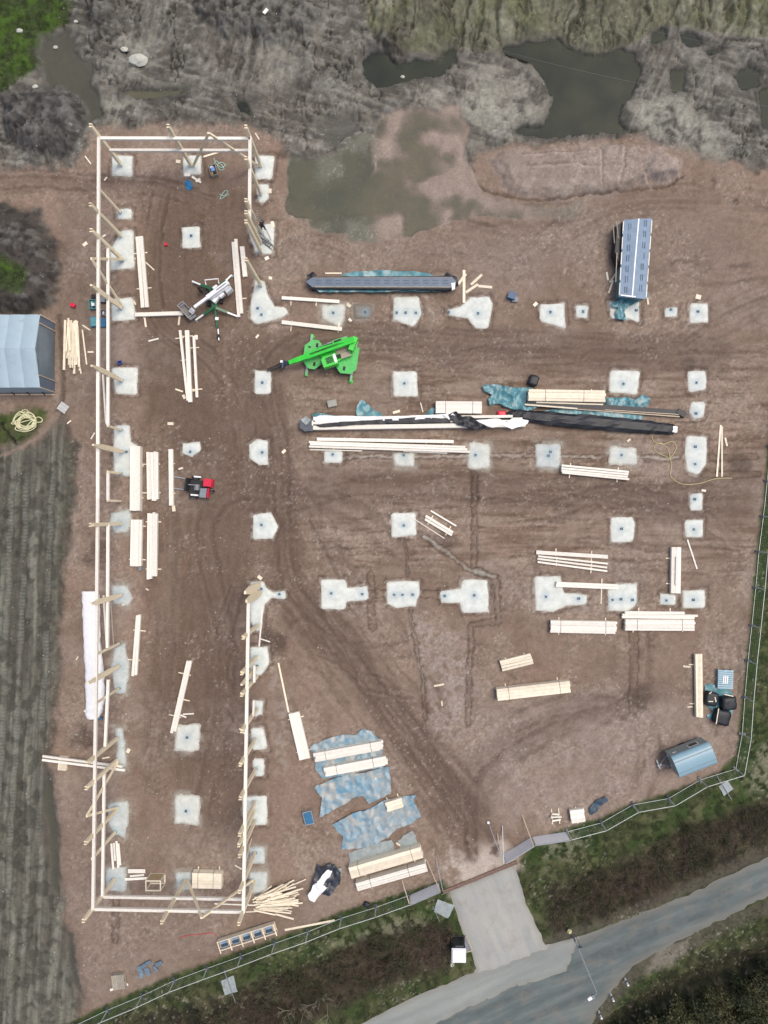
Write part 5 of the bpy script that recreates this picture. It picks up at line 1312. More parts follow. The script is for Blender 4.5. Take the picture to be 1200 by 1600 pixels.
for y in (.25, HW * .6): MB(Mh).box(-.06, -.005, y, y + .14, .95, 1.09).build('tail_light', WHITE, hut)

# ------------------------------------------------------------------ wrapped packs
def prints(root, quad, z, cols, rows, parent, skip=0.0):
    A, B, C, D = quad
    for i in range(cols):
        for j in range(rows):
            for k in range(2):
                u, v = (i + .5) / cols, (j + .5) / rows
                p = (A * (1 - u) + B * u) * (1 - v) + (D * (1 - u) + C * u) * v
                yield i, j, k, p
w1 = gz(990, 405)
ws = thing('wrapped_stack', at(990, 410, w1), 'tall stack under a blue-grey printed membrane at the upper right', 'wrapped stack')
zt = w1 + 2.0
q = [at(*p, zt) for p in ((975, 343), (1019.5, 340.5), (1010, 467), (968, 463))]
nb = 14
vs_, fs_ = [], []
for j in range(nb + 1):
    for i in range(9):
        u, v = i / 8, j / nb
        p = (q[0] * (1 - u) + q[1] * u) * (1 - v) + (q[3] * (1 - u) + q[2] * u) * v
        vs_.append((p.x, p.y, zt - .12 * abs(u - .5) * 2 + random.uniform(-.03, .03)))
for j in range(nb):
    for i in range(8): fs_.append((j * 9 + i, j * 9 + i + 1, (j + 1) * 9 + i + 1, (j + 1) * 9 + i))
top = MB().add(vs_, fs_).build('membrane', MEMBRANE, ws, True)
ins_ = [q[0].lerp(q[2], .03), q[1].lerp(q[3], .03), q[2].lerp(q[0], .03), q[3].lerp(q[1], .03)]
MB().prism([(p.x, p.y) for p in ins_], w1 + .15, zt - .16).build('stack_core', mat('teal_side', (.10, .20, .22), .6, var=.4), ws)
for k in range(5):
    t0, t1 = k / 5 + .02, (k + 1) / 5 - .02
    for a, b, s_ in ((q[0], q[3], -1), (q[1], q[2], 1)):
        MB().bar(a.lerp(b, t0) - Vector((0, 0, .13)), a.lerp(b, t1) - Vector((0, 0, .13)), .09, .07).build('edge_batten', TIMBER_NEW, ws)
ln = [q[0].lerp(q[1], .52), q[0].lerp(q[1], .50).lerp(q[3].lerp(q[2], .49), .4), q[3].lerp(q[2], .47)]
for a, b in ((0, 1), (1, 2)): MB().bar(ln[a] + Vector((0, 0, .015)), ln[b] + Vector((0, 0, .015)), .12, .02).build('white_seam_tape', WHITE, ws)
for uu in (.24, .78):
    for j in range(7):
        v = (j + .45 + (.25 if uu < .5 else 0)) / 7.4
        p = (q[0] * (1 - uu) + q[1] * uu) * (1 - v) + (q[3] * (1 - uu) + q[2] * uu) * v
        for dx in (-.13, .08): MB().bar(p + Vector((dx, .32, -.045)), p + Vector((dx - .02, -.32, -.045)), .09, .012).build('print', PRINT, ws)
MB().bar(q[3] + Vector((.1, .12, .02)), q[3].lerp(q[2], .6) + Vector((0, .1, .0)), .12, .03).build('white_seam_tape', WHITE, ws)
MB().prism([(p.x, p.y) for p in (at(962, 352, 1), at(972, 345, 1), at(966, 420, 1), at(958, 398, 1))], w1 + .3, w1 + 1.5, .1).build('side_shade_block', BLACK, ws)  # black block stands in for shade on the stack's left side
for a, b in (((963, 345), (966, 372)), ((964, 395), (962, 441)), ((958, 350), (960, 380))): MB().bar(at(*a, w1 + 1.55), at(*b, w1 + 1.5), .08, .06).build('edge_batten', TIMBER_GREY, ws)

w2 = gz(597, 440)
lp = thing('wrapped_pack', at(597, 440, w2), 'long narrow pack in slate-blue printed membrane with teal sheet under it', 'wrapped pack')
def longbody(name, pts_top, z0, z1, m_, parent, inset=.10):
    P_ = [at(*p, z1) for p in pts_top]
    return MB().prism([(p.x, p.y) for p in P_], z0, z1, inset=0).build(name, m_, parent)
longbody('stack_core', [(480, 436), (488, 432.5), (706, 431), (713, 437), (712, 448), (700, 452), (486, 450.5)], w2 + .05, w2 + 1.0, BLACK, lp)
longbody('membrane', [(477.5, 440), (488, 433.5), (706, 432.5), (713, 440), (706, 449), (488, 448.5)], w2 + 1.0, w2 + 1.12, MEMBRANE_DK, lp)
for k in range(14):
    p = at(498 + k * 15.2, 440 + .3 * math.sin(k), w2 + 1.13)
    for dy in (-.17, .12): MB().bar(p + Vector((-.3, dy, 0)), p + Vector((.3, dy, 0)), .08, .012).build('print', PRINT, lp)
MB().bar(at(487, 434.2, w2 + 1.13), at(706, 433.2, w2 + 1.13), .05, .02).build('edge_batten', TIMBER_GREY, lp)
MB().bar(at(492, 448.2, w2 + 1.13), at(704, 448.6, w2 + 1.13), .09, .03).build('edge_batten', TIMBER_GREY, lp)
sheet('loose_sheet', [(530, 430), (552, 425), (600, 422.5), (650, 424), (686, 431), (640, 433), (560, 433)], TEAL, w2 + .8, .35, .1, lambda x, y, i: w2 + .45 + .6 * np.maximum(0, fbm(x * 15, y * 15, 14, 3, 1)) , .3, lp, 5)
sheet('loose_sheet', [(485, 449), (520, 452), (600, 451), (700, 450), (700, 455), (600, 457), (500, 457)], TEAL, w2 + .3, .35, .1, lambda x, y, i: w2 + .25 + .5 * fbm(x * 15, y * 15, 10, 3, 2), .3, lp, 6)
sheet('end_wrap', [(479, 430), (490, 426), (496, 431), (488, 436), (480, 440)], BLACK, w2 + .9, .2, .1, lambda x, y, i: w2 + .8 + .5 * fbm(x * 15, y * 15, 6, 3, 3), .3, lp, 7)
sheet('end_wrap', [(690, 431), (699, 426), (714, 434), (716, 446), (710, 452), (708, 440)], BLACK, w2 + .9, .2, .1, lambda x, y, i: w2 + .75 + .6 * fbm(x * 15, y * 15, 6, 3, 4), .3, lp, 8)
sheet('end_wrap', [(705, 442), (712, 441), (711, 452), (706, 454)], WHITE_SHEET, w2 + 1.2, .15, .05, lambda x, y, i: w2 + 1.14 + .1 * fbm(x * 15, y * 15, 4, 2, 4), .3, lp, 9)

w3 = gz(640, 660)
wp = thing('wrapped_pack', at(640, 660, w3), 'long timber pack half unwrapped from white and black film in the middle', 'wrapped pack')
for k, (a, b, w) in enumerate((((490, 668), (820, 663), .55), ((488, 662), (815, 657), .5), ((490, 656), (800, 653), .5))):
    MB().bar(at(*a, w3 + .55), at(*b, w3 + .55), w, .9).build('beam', TIMBER_NEW, wp)
def rz(base, amp, sc_, s_): return lambda x, y, i: base + amp * fbm(x * 15, y * 15, sc_, 3, s_)
sheet('white_film', [(489, 653), (500, 649), (600, 651), (700, 647), (704, 652), (650, 656), (560, 658), (494, 662)], WHITE_SHEET, w3 + 1.1, .3, .06, rz(w3 + 1.0, .16, 10, 1), .3, wp, 11)
sheet('black_film', [(492, 664), (520, 660), (600, 655), (650, 652), (705, 654), (704, 661), (650, 660), (560, 664), (500, 668)], BLACK, w3 + 1.1, .3, .06, rz(w3 + 1.02, .14, 8, 2), .3, wp, 12)
sheet('black_film', [(700, 648), (712, 644), (722, 650), (736, 650), (750, 660), (768, 669), (735, 671), (715, 664)], BLACK, w3 + 1.2, .22, .15, rz(w3 + .95, .6, 5, 3), .3, wp, 13)
sheet('white_film', [(738, 656), (780, 654), (792, 660), (770, 668), (756, 664)], WHITE_SHEET, w3 + 1.1, .25, .06, rz(w3 + 1.0, .22, 7, 4), .3, wp, 14)
sheet('white_film', [(690, 648), (706, 642), (712, 650), (702, 656)], WHITE_SHEET, w3 + 1.25, .2, .1, rz(w3 + 1.0, .5, 6, 4), .3, wp, 15)
sheet('white_film', [(785, 664), (800, 654), (826, 657), (824, 662), (800, 671)], WHITE_SHEET, w3 + 1.1, .2, .06, rz(w3 + 1.0, .15, 6, 5), .3, wp, 16)
eb = longbody('end_bag', [(468, 657), (474, 652), (488, 654), (492, 662), (490, 673), (476, 674), (468, 668)], w3 + .05, w3 + .95, mat('dark_film', (.07, .085, .1), .45, var=.4, scale=3, bump=.5), wp)
sheet('end_sheet', [(470, 656), (478, 650), (486, 656), (478, 664)], PALE_TARP, w3 + 1.1, .2, .1, rz(w3 + .9, .35, 5, 6), .3, wp, 17)

w4 = gz(930, 660)
def roll(name, label, pts, r0, z, m_):
    root = thing(name, at(pts[len(pts) // 2][0], pts[len(pts) // 2][1], z), label, 'wrapped roll')
    A = curve([(p[0], p[1], p[2]) for p in pts], 6)
    vs_, fs_, n = [], [], 12
    C_ = [at(p[0], p[1], z + p[2] * .55) for p in A]
    for i, p in enumerate(C_):
        d = (C_[min(i + 1, len(C_) - 1)] - C_[max(i - 1, 0)]).normalized(); s = Vector((d.y, -d.x, 0))
        for j in range(n):
            a = 2 * math.pi * j / n; r = A[i][2] * random.uniform(.86, 1.1) * (1.0 if j % 3 else .92)
            vs_.append(p + s * math.cos(a) * r + Vector((0, 0, math.sin(a) * r * .62)))
    for i in range(len(C_) - 1): fs_ += [(i * n + j, i * n + (j + 1) % n, (i + 1) * n + (j + 1) % n, (i + 1) * n + j) for j in range(n)]
    fs_ += [tuple(reversed(range(n))), tuple(range((len(C_) - 1) * n, len(C_) * n))]
    MB().add(vs_, fs_).build('film_wrap', m_, root, False)
    return root
r1 = roll('wrapped_roll', 'thick black film-wrapped roll tapering to the right', [(793, 648, .34), (812, 648, .58), (850, 653, .74), (920, 659.5, .80), (990, 665.5, .76), (1030, 669, .66), (1052, 671, .58)], 0, w4, BLACK)
MB().bar(at(1050, 671, w4 + .4), at(1057, 671.5, w4 + .4), .62, .5).build('pipe_end', WHITE, r1)
r2 = thing('black_beam_bundle', at(945, 638, w4), 'slim bundle of black wrapped beams above the thick black roll', 'beam bundle')
MB().bar(at(905, 634, w4 + .3), at(1068, 646, w4 + .3), .55, .5).build('wrapped_beam', BLACK, r2)
MB().bar(at(822, 629, w4 + .55), at(945, 637, w4 + .5), .45, .45).build('wrapped_beam', BLACK, r2)
MB().bar(at(820, 632, w4 + .82), at(902, 638.5, w4 + .78), .16, .06).build('lath', TIMBER, r2)
MB().bar(at(838, 628.5, w4 + .8), at(942, 632, w4 + .78), .14, .06).build('lath', TIMBER, r2)
MB().bar(at(900, 639, w4 + .42), at(1062, 651, w4 + .42), .12, .08).build('lath', TIMBER_OLD, r2)
MB().bar(at(880, 636, w4 + .6), at(1066, 648, w4 + .58), .06, .04).build('lath', TIMBER_OLD, r2)
MB().bar(at(1058, 642, w4 + .4), at(1070, 650, w4 + .4), .5, .5).build('end_wrap', BLACK, r2)

w5 = gz(146, 1020)
wl = thing('wrapped_pack', at(146, 1020, w5), 'long pack wrapped in bright white film under the left wall rails', 'wrapped pack')
vs_, fs_ = [], []
Lp = curve([(143, 924, .80), (145, 930, .9), (146, 960, .9), (147, 1000, .88), (150, 1040, .95), (151, 1060, .98), (152, 1080, 1.05), (151, 1105, .95), (149, 1118, .75), (149, 1122, .55)], 5)
n = 12
for i, (x, y, r) in enumerate(Lp):
    c = at(x - 3.0, y, w5 + .5); 
    for j in range(n):
        a = 2 * math.pi * j / n
        k = random.uniform(.90, 1.05)
        ca_, sa_ = math.cos(a), math.sin(a)
        vs_.append((c.x + math.copysign(abs(ca_) ** .6, ca_) * r * k, c.y + random.uniform(-.03, .03), c.z + math.copysign(abs(sa_) ** .6, sa_) * .5 * k))
for i in range(len(Lp) - 1): fs_ += [(i * n + j, i * n + (j + 1) % n, (i + 1) * n + (j + 1) % n, (i + 1) * n + j) for j in range(n)]
fs_ += [tuple(reversed(range(n))), tuple(range((len(Lp) - 1) * n, len(Lp) * n))]
MB().add(vs_, fs_).build('white_film', WHITE_SHEET, wl, True)
sheet('torn_film', [(131, 1110), (136, 1105), (144, 1112), (150, 1118), (140, 1122), (135, 1118)], WHITE_SHEET, w5 + .3, .2, .1, rz(w5 + .2, .3, 5, 2), .3, wl, 21)
MB().bar(at(141, 1122, w5 + .3), at(160, 1122, w5 + .3), .25, .4).build('end_board', mat('blue_film', (.05, .12, .2), .5, var=.4, scale=4), wl)

# ------------------------------------------------------------------ ground sheets and tarps
def tarp(label, pts, m_, base=.03, amp=.18, sc_=9, name='tarpaulin', cat='tarp', step=.2, seed=0):
    c = at(sum(p[0] for p in pts) / len(pts), sum(p[1] for p in pts) / len(pts))
    o = sheet(name, pts, m_, 0, step, .14, lambda x, y, i: gwa(x, y) + base + amp * (.55 * (1 - np.abs(fbm(x * 15, y * 15 * .6, sc_ * 1.5, 4, seed) - .5) * 5).clip(0, 1) + .45 * fbm(x * 15, y * 15, sc_ * .6, 3, seed + 2)), .3, None, seed)
    c.z = gw(c.x, c.y)
    o.data.transform(Matrix.Translation(-c)); o.location = c
    return tag(o, label, cat, 'loose ground sheets')
tarp('crumpled teal sheet left of the strapped timber pack', [(753, 604), (768, 600), (800, 606), (828, 606), (846, 612), (846, 636), (825, 643), (800, 640), (778, 632), (764, 636), (762, 625), (768, 618), (755, 612)], TEAL, .05, .7, 9, seed=1)
tarp('crumpled teal sheet at the right end of the strapped timber pack', [(944, 624), (960, 622), (975, 622), (990, 624), (1000, 618), (1012, 624), (1013, 634), (998, 640), (965, 638), (948, 636)], TEAL, .05, .7, 7, seed=2)
tarp('teal sheet strip between the black bundle and the black roll', [(900, 638), (930, 641), (1005, 650), (1003, 656), (960, 654), (900, 650), (850, 648), (840, 642)], TEAL, .05, .35, 9, seed=3)
tarp('pointed teal scrap sheet above the white wrapped pack', [(555, 645), (558, 634), (566, 624), (571, 630), (580, 638), (594, 645), (597, 651), (560, 652)], TEAL, .04, .35, 8, seed=4)
tarp('small teal scrap left of the square-cut timber pack', [(664, 650), (668, 642), (676, 638), (686, 640), (686, 648), (676, 650)], TEAL, .04, .4, 6, seed=5)
tarp('teal scrap sheet along the left top of the white wrapped pack', [(488, 650), (498, 646), (512, 648), (536, 652), (520, 654), (492, 655)], TEAL, .3, .5, 7, seed=6)
tarp('teal tarp slumped over the footing below the blue wrapped stack', [(955, 476), (968, 468), (985, 464), (1010, 458), (1011, 465), (996, 472), (980, 480), (974, 487), (976, 502), (962, 499), (960, 490), (966, 482), (956, 480)], TEAL, .10, .6, 6, seed=7)
tarp('first muddy blue sheet, under the pair of timber packs', [(485, 1166), (500, 1157), (518, 1152), (540, 1146), (555, 1147), (568, 1138), (582, 1141), (588, 1150), (598, 1168), (598, 1185), (600, 1198), (560, 1205), (505, 1217), (492, 1200), (493, 1188)], BLUE_TARP, .02, .36, 8, seed=8)
tarp('second muddy blue sheet, below the pair of timber packs', [(490, 1229), (504, 1222), (530, 1212), (570, 1205), (608, 1196), (610, 1215), (612, 1240), (596, 1246), (576, 1256), (571, 1247), (566, 1243), (550, 1246), (543, 1252), (530, 1260), (500, 1275), (502, 1262), (503, 1245)], BLUE_TARP, .02, .42, 8, seed=9)
tarp('third muddy blue sheet, carrying the small timber stack', [(518, 1287), (534, 1278), (552, 1269), (580, 1262), (602, 1250), (628, 1242), (651, 1240), (646, 1250), (652, 1262), (658, 1275), (640, 1286), (622, 1292), (606, 1308), (590, 1316), (562, 1324), (532, 1327), (535, 1306)], BLUE_TARP, .02, .42, 8, seed=10)
tarp('pale sheet strip above the biggest timber pack', [(545, 1332), (562, 1326), (590, 1316), (612, 1311), (616, 1318), (613, 1332), (580, 1342), (547, 1352)], PALE_TARP, .02, .12, 8, seed=11)
tarp('small pale sheet at the right top corner of the biggest pack', [(622, 1314), (632, 1304), (644, 1297), (650, 1305), (653, 1316), (640, 1322), (625, 1326)], PALE_TARP, .02, .12, 8, seed=12)
tarp('blue sheet under the black sacks by the right fence', [(1099, 1070), (1110, 1067), (1122, 1071), (1140, 1076), (1144, 1090), (1144, 1112), (1138, 1126), (1118, 1130), (1104, 1118), (1112, 1112), (1102, 1098)], TEAL, .02, .15, 8, seed=13)
tarp('small dark blue folded sheet lying by the right fence', [(919, 1262), (930, 1252), (945, 1243), (950, 1250), (938, 1258), (932, 1268), (922, 1272)], mat('navy_sheet', (.03, .06, .09), .5, var=.4, scale=3), .04, .3, 5, seed=14)
tarp('bright blue crumpled cloth below the top middle footing', [(288, 284), (293, 281), (301, 288), (301, 292), (297, 297), (292, 295)], BLUE_CLOTH, .05, .3, 4, step=.15, seed=15)
tarp('crumpled black membrane heap beside the batten heap', [(487, 1385), (492, 1362), (497, 1347), (505, 1350), (517, 1345), (524, 1352), (534, 1360), (530, 1378), (524, 1388), (512, 1396), (496, 1392)], mat('heap_membrane', (.035, .042, .055), .45, var=.5, scale=3, bump=.4), .05, .9, 9, step=.22, seed=16)
tarp('white twisted film lying on the black membrane heap', [(483, 1392), (490, 1380), (500, 1368), (512, 1354), (521, 1355), (517, 1366), (505, 1376), (514, 1380), (506, 1388), (493, 1403), (487, 1400)], WHITE_SHEET, .55, .5, 6, step=.2, seed=17)
tarp('pale blue sheet scrap right of the membrane heap', [(526, 1356), (536, 1352), (534, 1366), (526, 1374)], PALE_TARP, .05, .3, 5, step=.2, seed=18)
# ------------------------------------------------------------------ mesh fences, hoarding and gate
FENCE_TUBE = mat('fence_tube', (.62, .66, .62), .5, .1, var=.1)
def wire_panel(a, b, root, z0=.12, z1=2.0):
    """one clip-together fence panel between two feet"""
    d = (b - a); Ln = d.length; d.normalize()
    A, B = a + d * .04, b - d * .04
    up = lambda p, z: Vector((p.x, p.y, p.z + z))
    fr = MB().tube([up(A, z0), up(B, z0)], .026, 6).tube([up(A, z1), up(B, z1)], .032, 6).tube([up(A, 0), up(A, z1)], .021, 6).tube([up(B, 0), up(B, z1)], .021, 6).build('panel_frame', FENCE_TUBE, root)
    w = MB()
    n = int(Ln / .28)
    for i in range(1, n):
        p = A.lerp(B, i / n); w.tube([up(p, z0), up(p, z1)], .0022, 3)
    for k in range(1, 5):
        z = z0 + (z1 - z0) * k / 5; w.tube([up(A, z), up(B, z)], .0022, 3)
    w.build('mesh_wire', STEEL, fr)
FOOT = mat('fence_foot', (.05, .065, .08), .8, var=.3)
def fence(pts, label, pale=()):
    Pw = [at(x, y, gz(x, y)) for x, y in pts]
    root = thing('mesh_fence', Pw[len(Pw) // 2], label, 'fence')
    for i in range(len(Pw) - 1): wire_panel(Pw[i], Pw[i + 1], root)
    for i, p in enumerate(Pw):
        q = (Pw[min(i + 1, len(Pw) - 1)] - Pw[max(i - 1, 0)]).normalized(); s = Vector((-q.y, q.x, 0))
        MB().bar(p - s * .36 + V3(0, 0, .06), p + s * .36 + V3(0, 0, .06), .22, .14).bar(p - s * .2 + V3(0, 0, .15), p + s * .2 + V3(0, 0, .15), .16, .06).build('foot', CONC if i in pale else FOOT, root)
    return root
fence(FENCE_E, 'wire mesh panel fence down the right edge and round the lower right corner', (9, 10, 11, 15))
fence(FENCE_W, 'wire mesh panel fence along the bottom left edge of the site')
hd = thing('hoarding', at(808, 1330, gz(808, 1330)), 'two pale blue-grey hoarding panels with timber struts right of the gate', 'hoarding')
hl = thing('hoarding', at(662, 1388, gz(662, 1388)), 'single pale blue-grey hoarding panel with a timber strut left of the gate', 'hoarding')
def hoard(a, b, root):
    A, B = at(*a, gz(*a)), at(*b, gz(*b))
    MB().bar(A + V3(0, 0, 1.02), B + V3(0, 0, 1.02), .03, 1.92).build('panel', HOARD, root)
    for p in (A, B): MB().bar(p, p + V3(0, 0, 2.04), .07, .07).build('post', STEEL, root)
    MB().bar(A + V3(0, 0, 2.02), B + V3(0, 0, 2.02), .06, .06).build('top_rail', STEEL, root)
hoard((640, 1398.5), (686, 1378.5), hl); hoard((786, 1335), (829, 1308.5), hd); hoard((831, 1307.5), (884, 1299.5), hd)
def strut(a, b, root, z=1.95, m_=TIMBER_OLD, w=.08): MB().bar(at(*a, gz(*a) + .03), at(*b, z), w, w).build('strut', m_, root)
strut((628, 1375), (639.5, 1412), hl); strut((667, 1345), (688, 1393), hl); strut((662, 1341), (667, 1345), hl, .15); strut((681, 1341), (692, 1392), hl, 1.95, STEEL, .07)
strut((816, 1274), (834, 1322), hd); strut((777, 1302), (787, 1350), hd); strut((785, 1290), (787, 1350), hd, 1.95, STEEL, .07); strut((763, 1285), (784, 1341), hd, 1.95, STEEL, .06)
p_ = at(763, 1285, gz(763, 1285)); MB().prism([(p_.x + .14 * math.cos(a * .785), p_.y + .14 * math.sin(a * .785)) for a in range(8)], p_.z, p_.z + .12).build('strut_foot', WHITE, hd)
gs = thing('gate_track', at(756, 1368), 'rusty steel gate track lying across the drive', 'gate track')
MB().bar(at(692, 1394, .09), at(808, 1346.5, .09), .34, .10).build('track_beam', RUST, gs)
MB().bar(at(690, 1397.5, .12), at(808, 1349.5, .12), .07, .14).build('track_rail', mat('dull_rail', (.24, .2, .17), .6, .4), gs)

# ------------------------------------------------------------------ street furniture by the road
def lamp():
    b = at(895, 1462); z = gz(895, 1462)
    root = thing('street_lamp', V3(b.x, b.y, z), 'tall slim street lamp standing at the corner of drive and road', 'street lamp')
    MB().tube([V3(b.x, b.y, z), V3(b.x, b.y, 1.2)], .09, 10).build('base_sleeve', GREYP, root)
    MB().tube([V3(b.x, b.y, 1.2), V3(b.x, b.y, 9.0)], .075, 10, .045).build('pole', mat('pale_pole', (.66, .70, .72), .4, .1), root)
    d = (at(928, 1556, 9.2) - V3(b.x, b.y, 9.2)); d.z = 0
    d.normalize()
    MB().tube([V3(b.x, b.y, 9.0), V3(b.x, b.y, 9.15) + d * .12, V3(b.x, b.y, 9.2) + d * .5], .045, 8).build('arm', GREYP, root)
    hd_ = MB().bar(V3(b.x, b.y, 9.22) + d * .4, V3(b.x, b.y, 9.26) + d * 1.0, .32, .14, .26, .08).build('luminaire', WHITE, root)
    MB().bar(V3(b.x, b.y, 9.23) + d * .35, V3(b.x, b.y, 9.24) + d * .6, .34, .17).build('lamp_cap', GREYP, hd_)
lamp()
b = at(898.5, 1460); sg = thing('sign_post', V3(b.x, b.y, 0), 'short grey sign post right beside the street lamp', 'sign post')
MB().tube([b, V3(b.x, b.y, 2.5)], .035, 8).build('post', GREYP, sg)
MB().bar(V3(b.x - .22, b.y - .03, 2.2), V3(b.x + .22, b.y - .03, 2.2), .02, .5).build('sign_plate', STEEL, sg)
b = at(888, 1451, gz(888, 1451)); jb = thing('junction_cabinet', b, 'small yellowish marker cap in the grass behind the street lamp', 'marker')
MB().tube([b, b + V3(0, 0, .6)], .07, 8).build('stem', GREYP, jb)
MB().tube([b + V3(0, 0, .55), b + V3(0, 0, .62), b + V3(0, 0, .75)], .24, 12, .12).build('cap', mat('yellow_cap', (.55, .5, .28), .6), jb)
for i, (x, y, l) in enumerate(((976.5, 1529, 'white marker post with black band, farthest up the bend of the three'), (954, 1553, 'white marker post with black band, middle of the three at the bend'), (935.5, 1580, 'white marker post with black band, lowest of the three at the bend'))):
    b = at(x, y, gz(x, y)); root = thing('marker_post', b, l, 'marker post', 'marker posts at the road bend')
    for nm, z0, z1, m_ in (('lower_shaft', 0, .45, WHITE), ('black_band', .45, .68, DARK), ('top_shaft', .68, 1.12, WHITE)):
        MB().prism([(b.x - .10, b.y - .07), (b.x + .10, b.y - .07), (b.x + .06, b.y + .09), (b.x - .06, b.y + .09)], b.z + z0, b.z + z1).build(nm, m_, root)
# portable toilet
b = at(714, 1473); wc = thing('portable_toilet', b, 'black portable toilet with a white roof beside the drive', 'portable toilet')
MB().box(b.x - .68, b.x + .68, b.y - .68, b.y + .68, .1, 2.15).build('cabin', mat('toilet_wall', (.012, .014, .016), .5, var=.3), wc)
MB().box(b.x - .5, b.x + .15, b.y + .68, b.y + .70, .2, 2.0).build('door', mat('toilet_door', (.03, .034, .038), .5), wc)
MB().box(b.x - .3, b.x + .5, b.y + .702, b.y + .715, 1.75, 1.95).build('door_plate', GREYP, wc)
MB().box(b.x - .72, b.x + .72, b.y - .72, b.y + .72, 2.15, 2.22).prism([(b.x - .70, b.y - .70), (b.x + .70, b.y - .70), (b.x + .70, b.y + .70), (b.x - .70, b.y + .70)], 2.221, 2.36, .12).build('roof', WHITE, wc)
MB().box(b.x - .8, b.x + .8, b.y - .8, b.y + .8, 0, .1).build('skid', DARK, wc)
b = at(731, 1476); o = thing('grey_board', at(731, 1476, .02), 'dark grey framed board lying right of the portable toilet', 'board')
MB().prism([(q.x, q.y) for q in (at(724, 1465), at(728, 1462), at(738, 1484), at(725, 1488))], .03, .07).build('board', GREYP, o)
MB().bar(at(728, 1462, .1), at(738, 1484, .1), .14, .12).bar(at(725, 1488, .1), at(738, 1485, .1), .12, .12).build('frame_rail', TIMBER_GREY, o)
b = at(706, 1503); o = thing('canister', at(706, 1503, gz(706, 1503)), 'small pale canister below the portable toilet', 'canister')
MB().tube([o.location, o.location + V3(0, 0, .5), o.location + V3(0, 0, .58)], .26, 10, .18).build('body', mat('cream_plastic', (.6, .58, .45), .5), o)
MB().tube([o.location + V3(.05, 0, .58), o.location + V3(.05, 0, .66)], .08, 8).build('lid', GREYP, o)

def slab(label, pts, pole, dots=()):
    c = at(sum(p[0] for p in pts) / 4, sum(p[1] for p in pts) / 4); c.z = gw(c.x, c.y)
    root = thing('mat_on_grass', c, label, 'ground mat', 'pale mats on the grass verge')
    sheet('mat', pts, PALE_TARP, 0, .25, .08, lambda x, y, i: c.z + .10 + .08 * fbm(x * 15, y * 15, 7, 3, 1), .2, root, int(pts[0][0]))
    MB().bar(at(*pole[0], c.z + .25), at(*pole[1], c.z + .25), .06, .06).build('pole', GREYP, root)
slab('pale grey mat with a pole on the verge below the bottom left fence', [(345, 1531), (365, 1523), (372, 1548), (352, 1554)], ((350, 1516), (368, 1567)))
slab('pale grey mat with a pole left of the drive', [(684, 1404), (710, 1414), (700, 1434), (677, 1424)], ((676, 1416), (687, 1440)))
slab('pale greenish mat with a pole at the right fence corner', [(1122, 1228), (1136, 1219), (1145, 1232), (1130, 1243)], ((1120, 1212), (1143, 1249)))

# ------------------------------------------------------------------ pallets, crates, tool boxes, sacks, small gear
def pallet(name, label, c, ang, w, l, m_, slats=7, h=.14, layers=1, cat='pallet'):
    z = gz(*c); p = at(*c, z); root = thing(name, p, label, cat)
    R_ = Matrix.Translation(p) @ Matrix.Rotation(math.radians(ang), 4, 'Z')
    for k in range(layers):
        zz = k * h
        for y in (-w / 2 + .06, 0, w / 2 - .06): MB(R_).box(-l / 2, l / 2, y - .05, y + .05, zz, zz + h * .7).build('runner', m_, root)
        for i in range(slats):
            x = -l / 2 + (i + .5) * l / slats
            MB(R_).box(x - l / slats * .4, x + l / slats * .4, -w / 2, w / 2, zz + h * .7 + .001, zz + h - .002).build('slat', m_, root)
    return root
pallet('pallet', 'stack of grey pallets by the lower left fence corner', (188, 1529), 8, 1.5, 1.3, TIMBER_GREY, 7, .16, 4)
pallet('pallet', 'pale pallet under the two long beams at the left edge', (100.5, 1191), -5, 1.4, .9, TIMBER, 4, .16, 3)
pallet('pallet', 'white-grey pallet below the tent corner', (99, 637), -35, .9, 1.0, mat('pale_board', (.55, .56, .55), .7), 5, .12)
MB
pg = pallet('metal_rack', 'pale blue slatted metal rack above the black sacks', (1130.5, 1060), 88, 1.55, 1.95, mat('pale_blue_metal', tone(150, 175, 190), .4, .3), 9, .5, 1, 'rack')
for k in range(3): MB().bar(at(1131 + 3 * k, 1056, .55), at(1130 + 3 * k, 1068, .55), .12, .06).build('tray', WHITE, pg)
def sack(label, c, r, h, name='sack', m_=None, seed=0, lath=()):
    z = gz(*c); p = at(*c, z); rg = random.Random(seed)
    root = thing(name, p, label, 'sack', 'black sacks and bags')
    bm = bmesh.new(); bmesh.ops.create_cube(bm, size=2)
    bmesh.ops.subdivide_edges(bm, edges=bm.edges[:], cuts=4, use_grid_fill=True)
    for v in bm.verts:
        q = v.co; k = 1 / max(.6, (abs(q.x) ** 6 + abs(q.y) ** 6 + abs(q.z) ** 6) ** (1 / 6))
        v.co = Vector((q.x * k * r[0], q.y * k * r[1], (q.z * k + 1) * h / 2)) * (1 + rg.uniform(-.05, .05))
        v.co.z = max(v.co.z, 0)
    bmesh.ops.rotate(bm, verts=bm.verts, matrix=Matrix.Rotation(rg.uniform(-.4, .2), 3, 'Z'))
    me = bpy.data.meshes.new('bag'); bm.to_mesh(me); bm.free(); me.materials.append(m_ or BLACK)
    me.polygons.foreach_set('use_smooth', [True] * len(me.polygons))
    o = bpy.data.objects.new('bag', me); COL.objects.link(o); o.parent = root
    for a, b in lath: MB().bar(at(*a, z + h + .02), at(*b, z + h + .02), .09, .04).build('lath', TIMBER, root)
    return root
sack('black sack on the left of the blue sheet by the right fence', (1108, 1090), (.65, .72), .8, seed=3, lath=(((1108, 1084), (1112, 1081)), ((1107, 1096), (1114, 1096)), ((1117, 1089), (1119, 1097))))
sack('upright black sack on the right of the blue sheet by the right fence', (1134, 1096), (.75, .72), 1.0, seed=4, lath=(((1132, 1085), (1146, 1088)),))
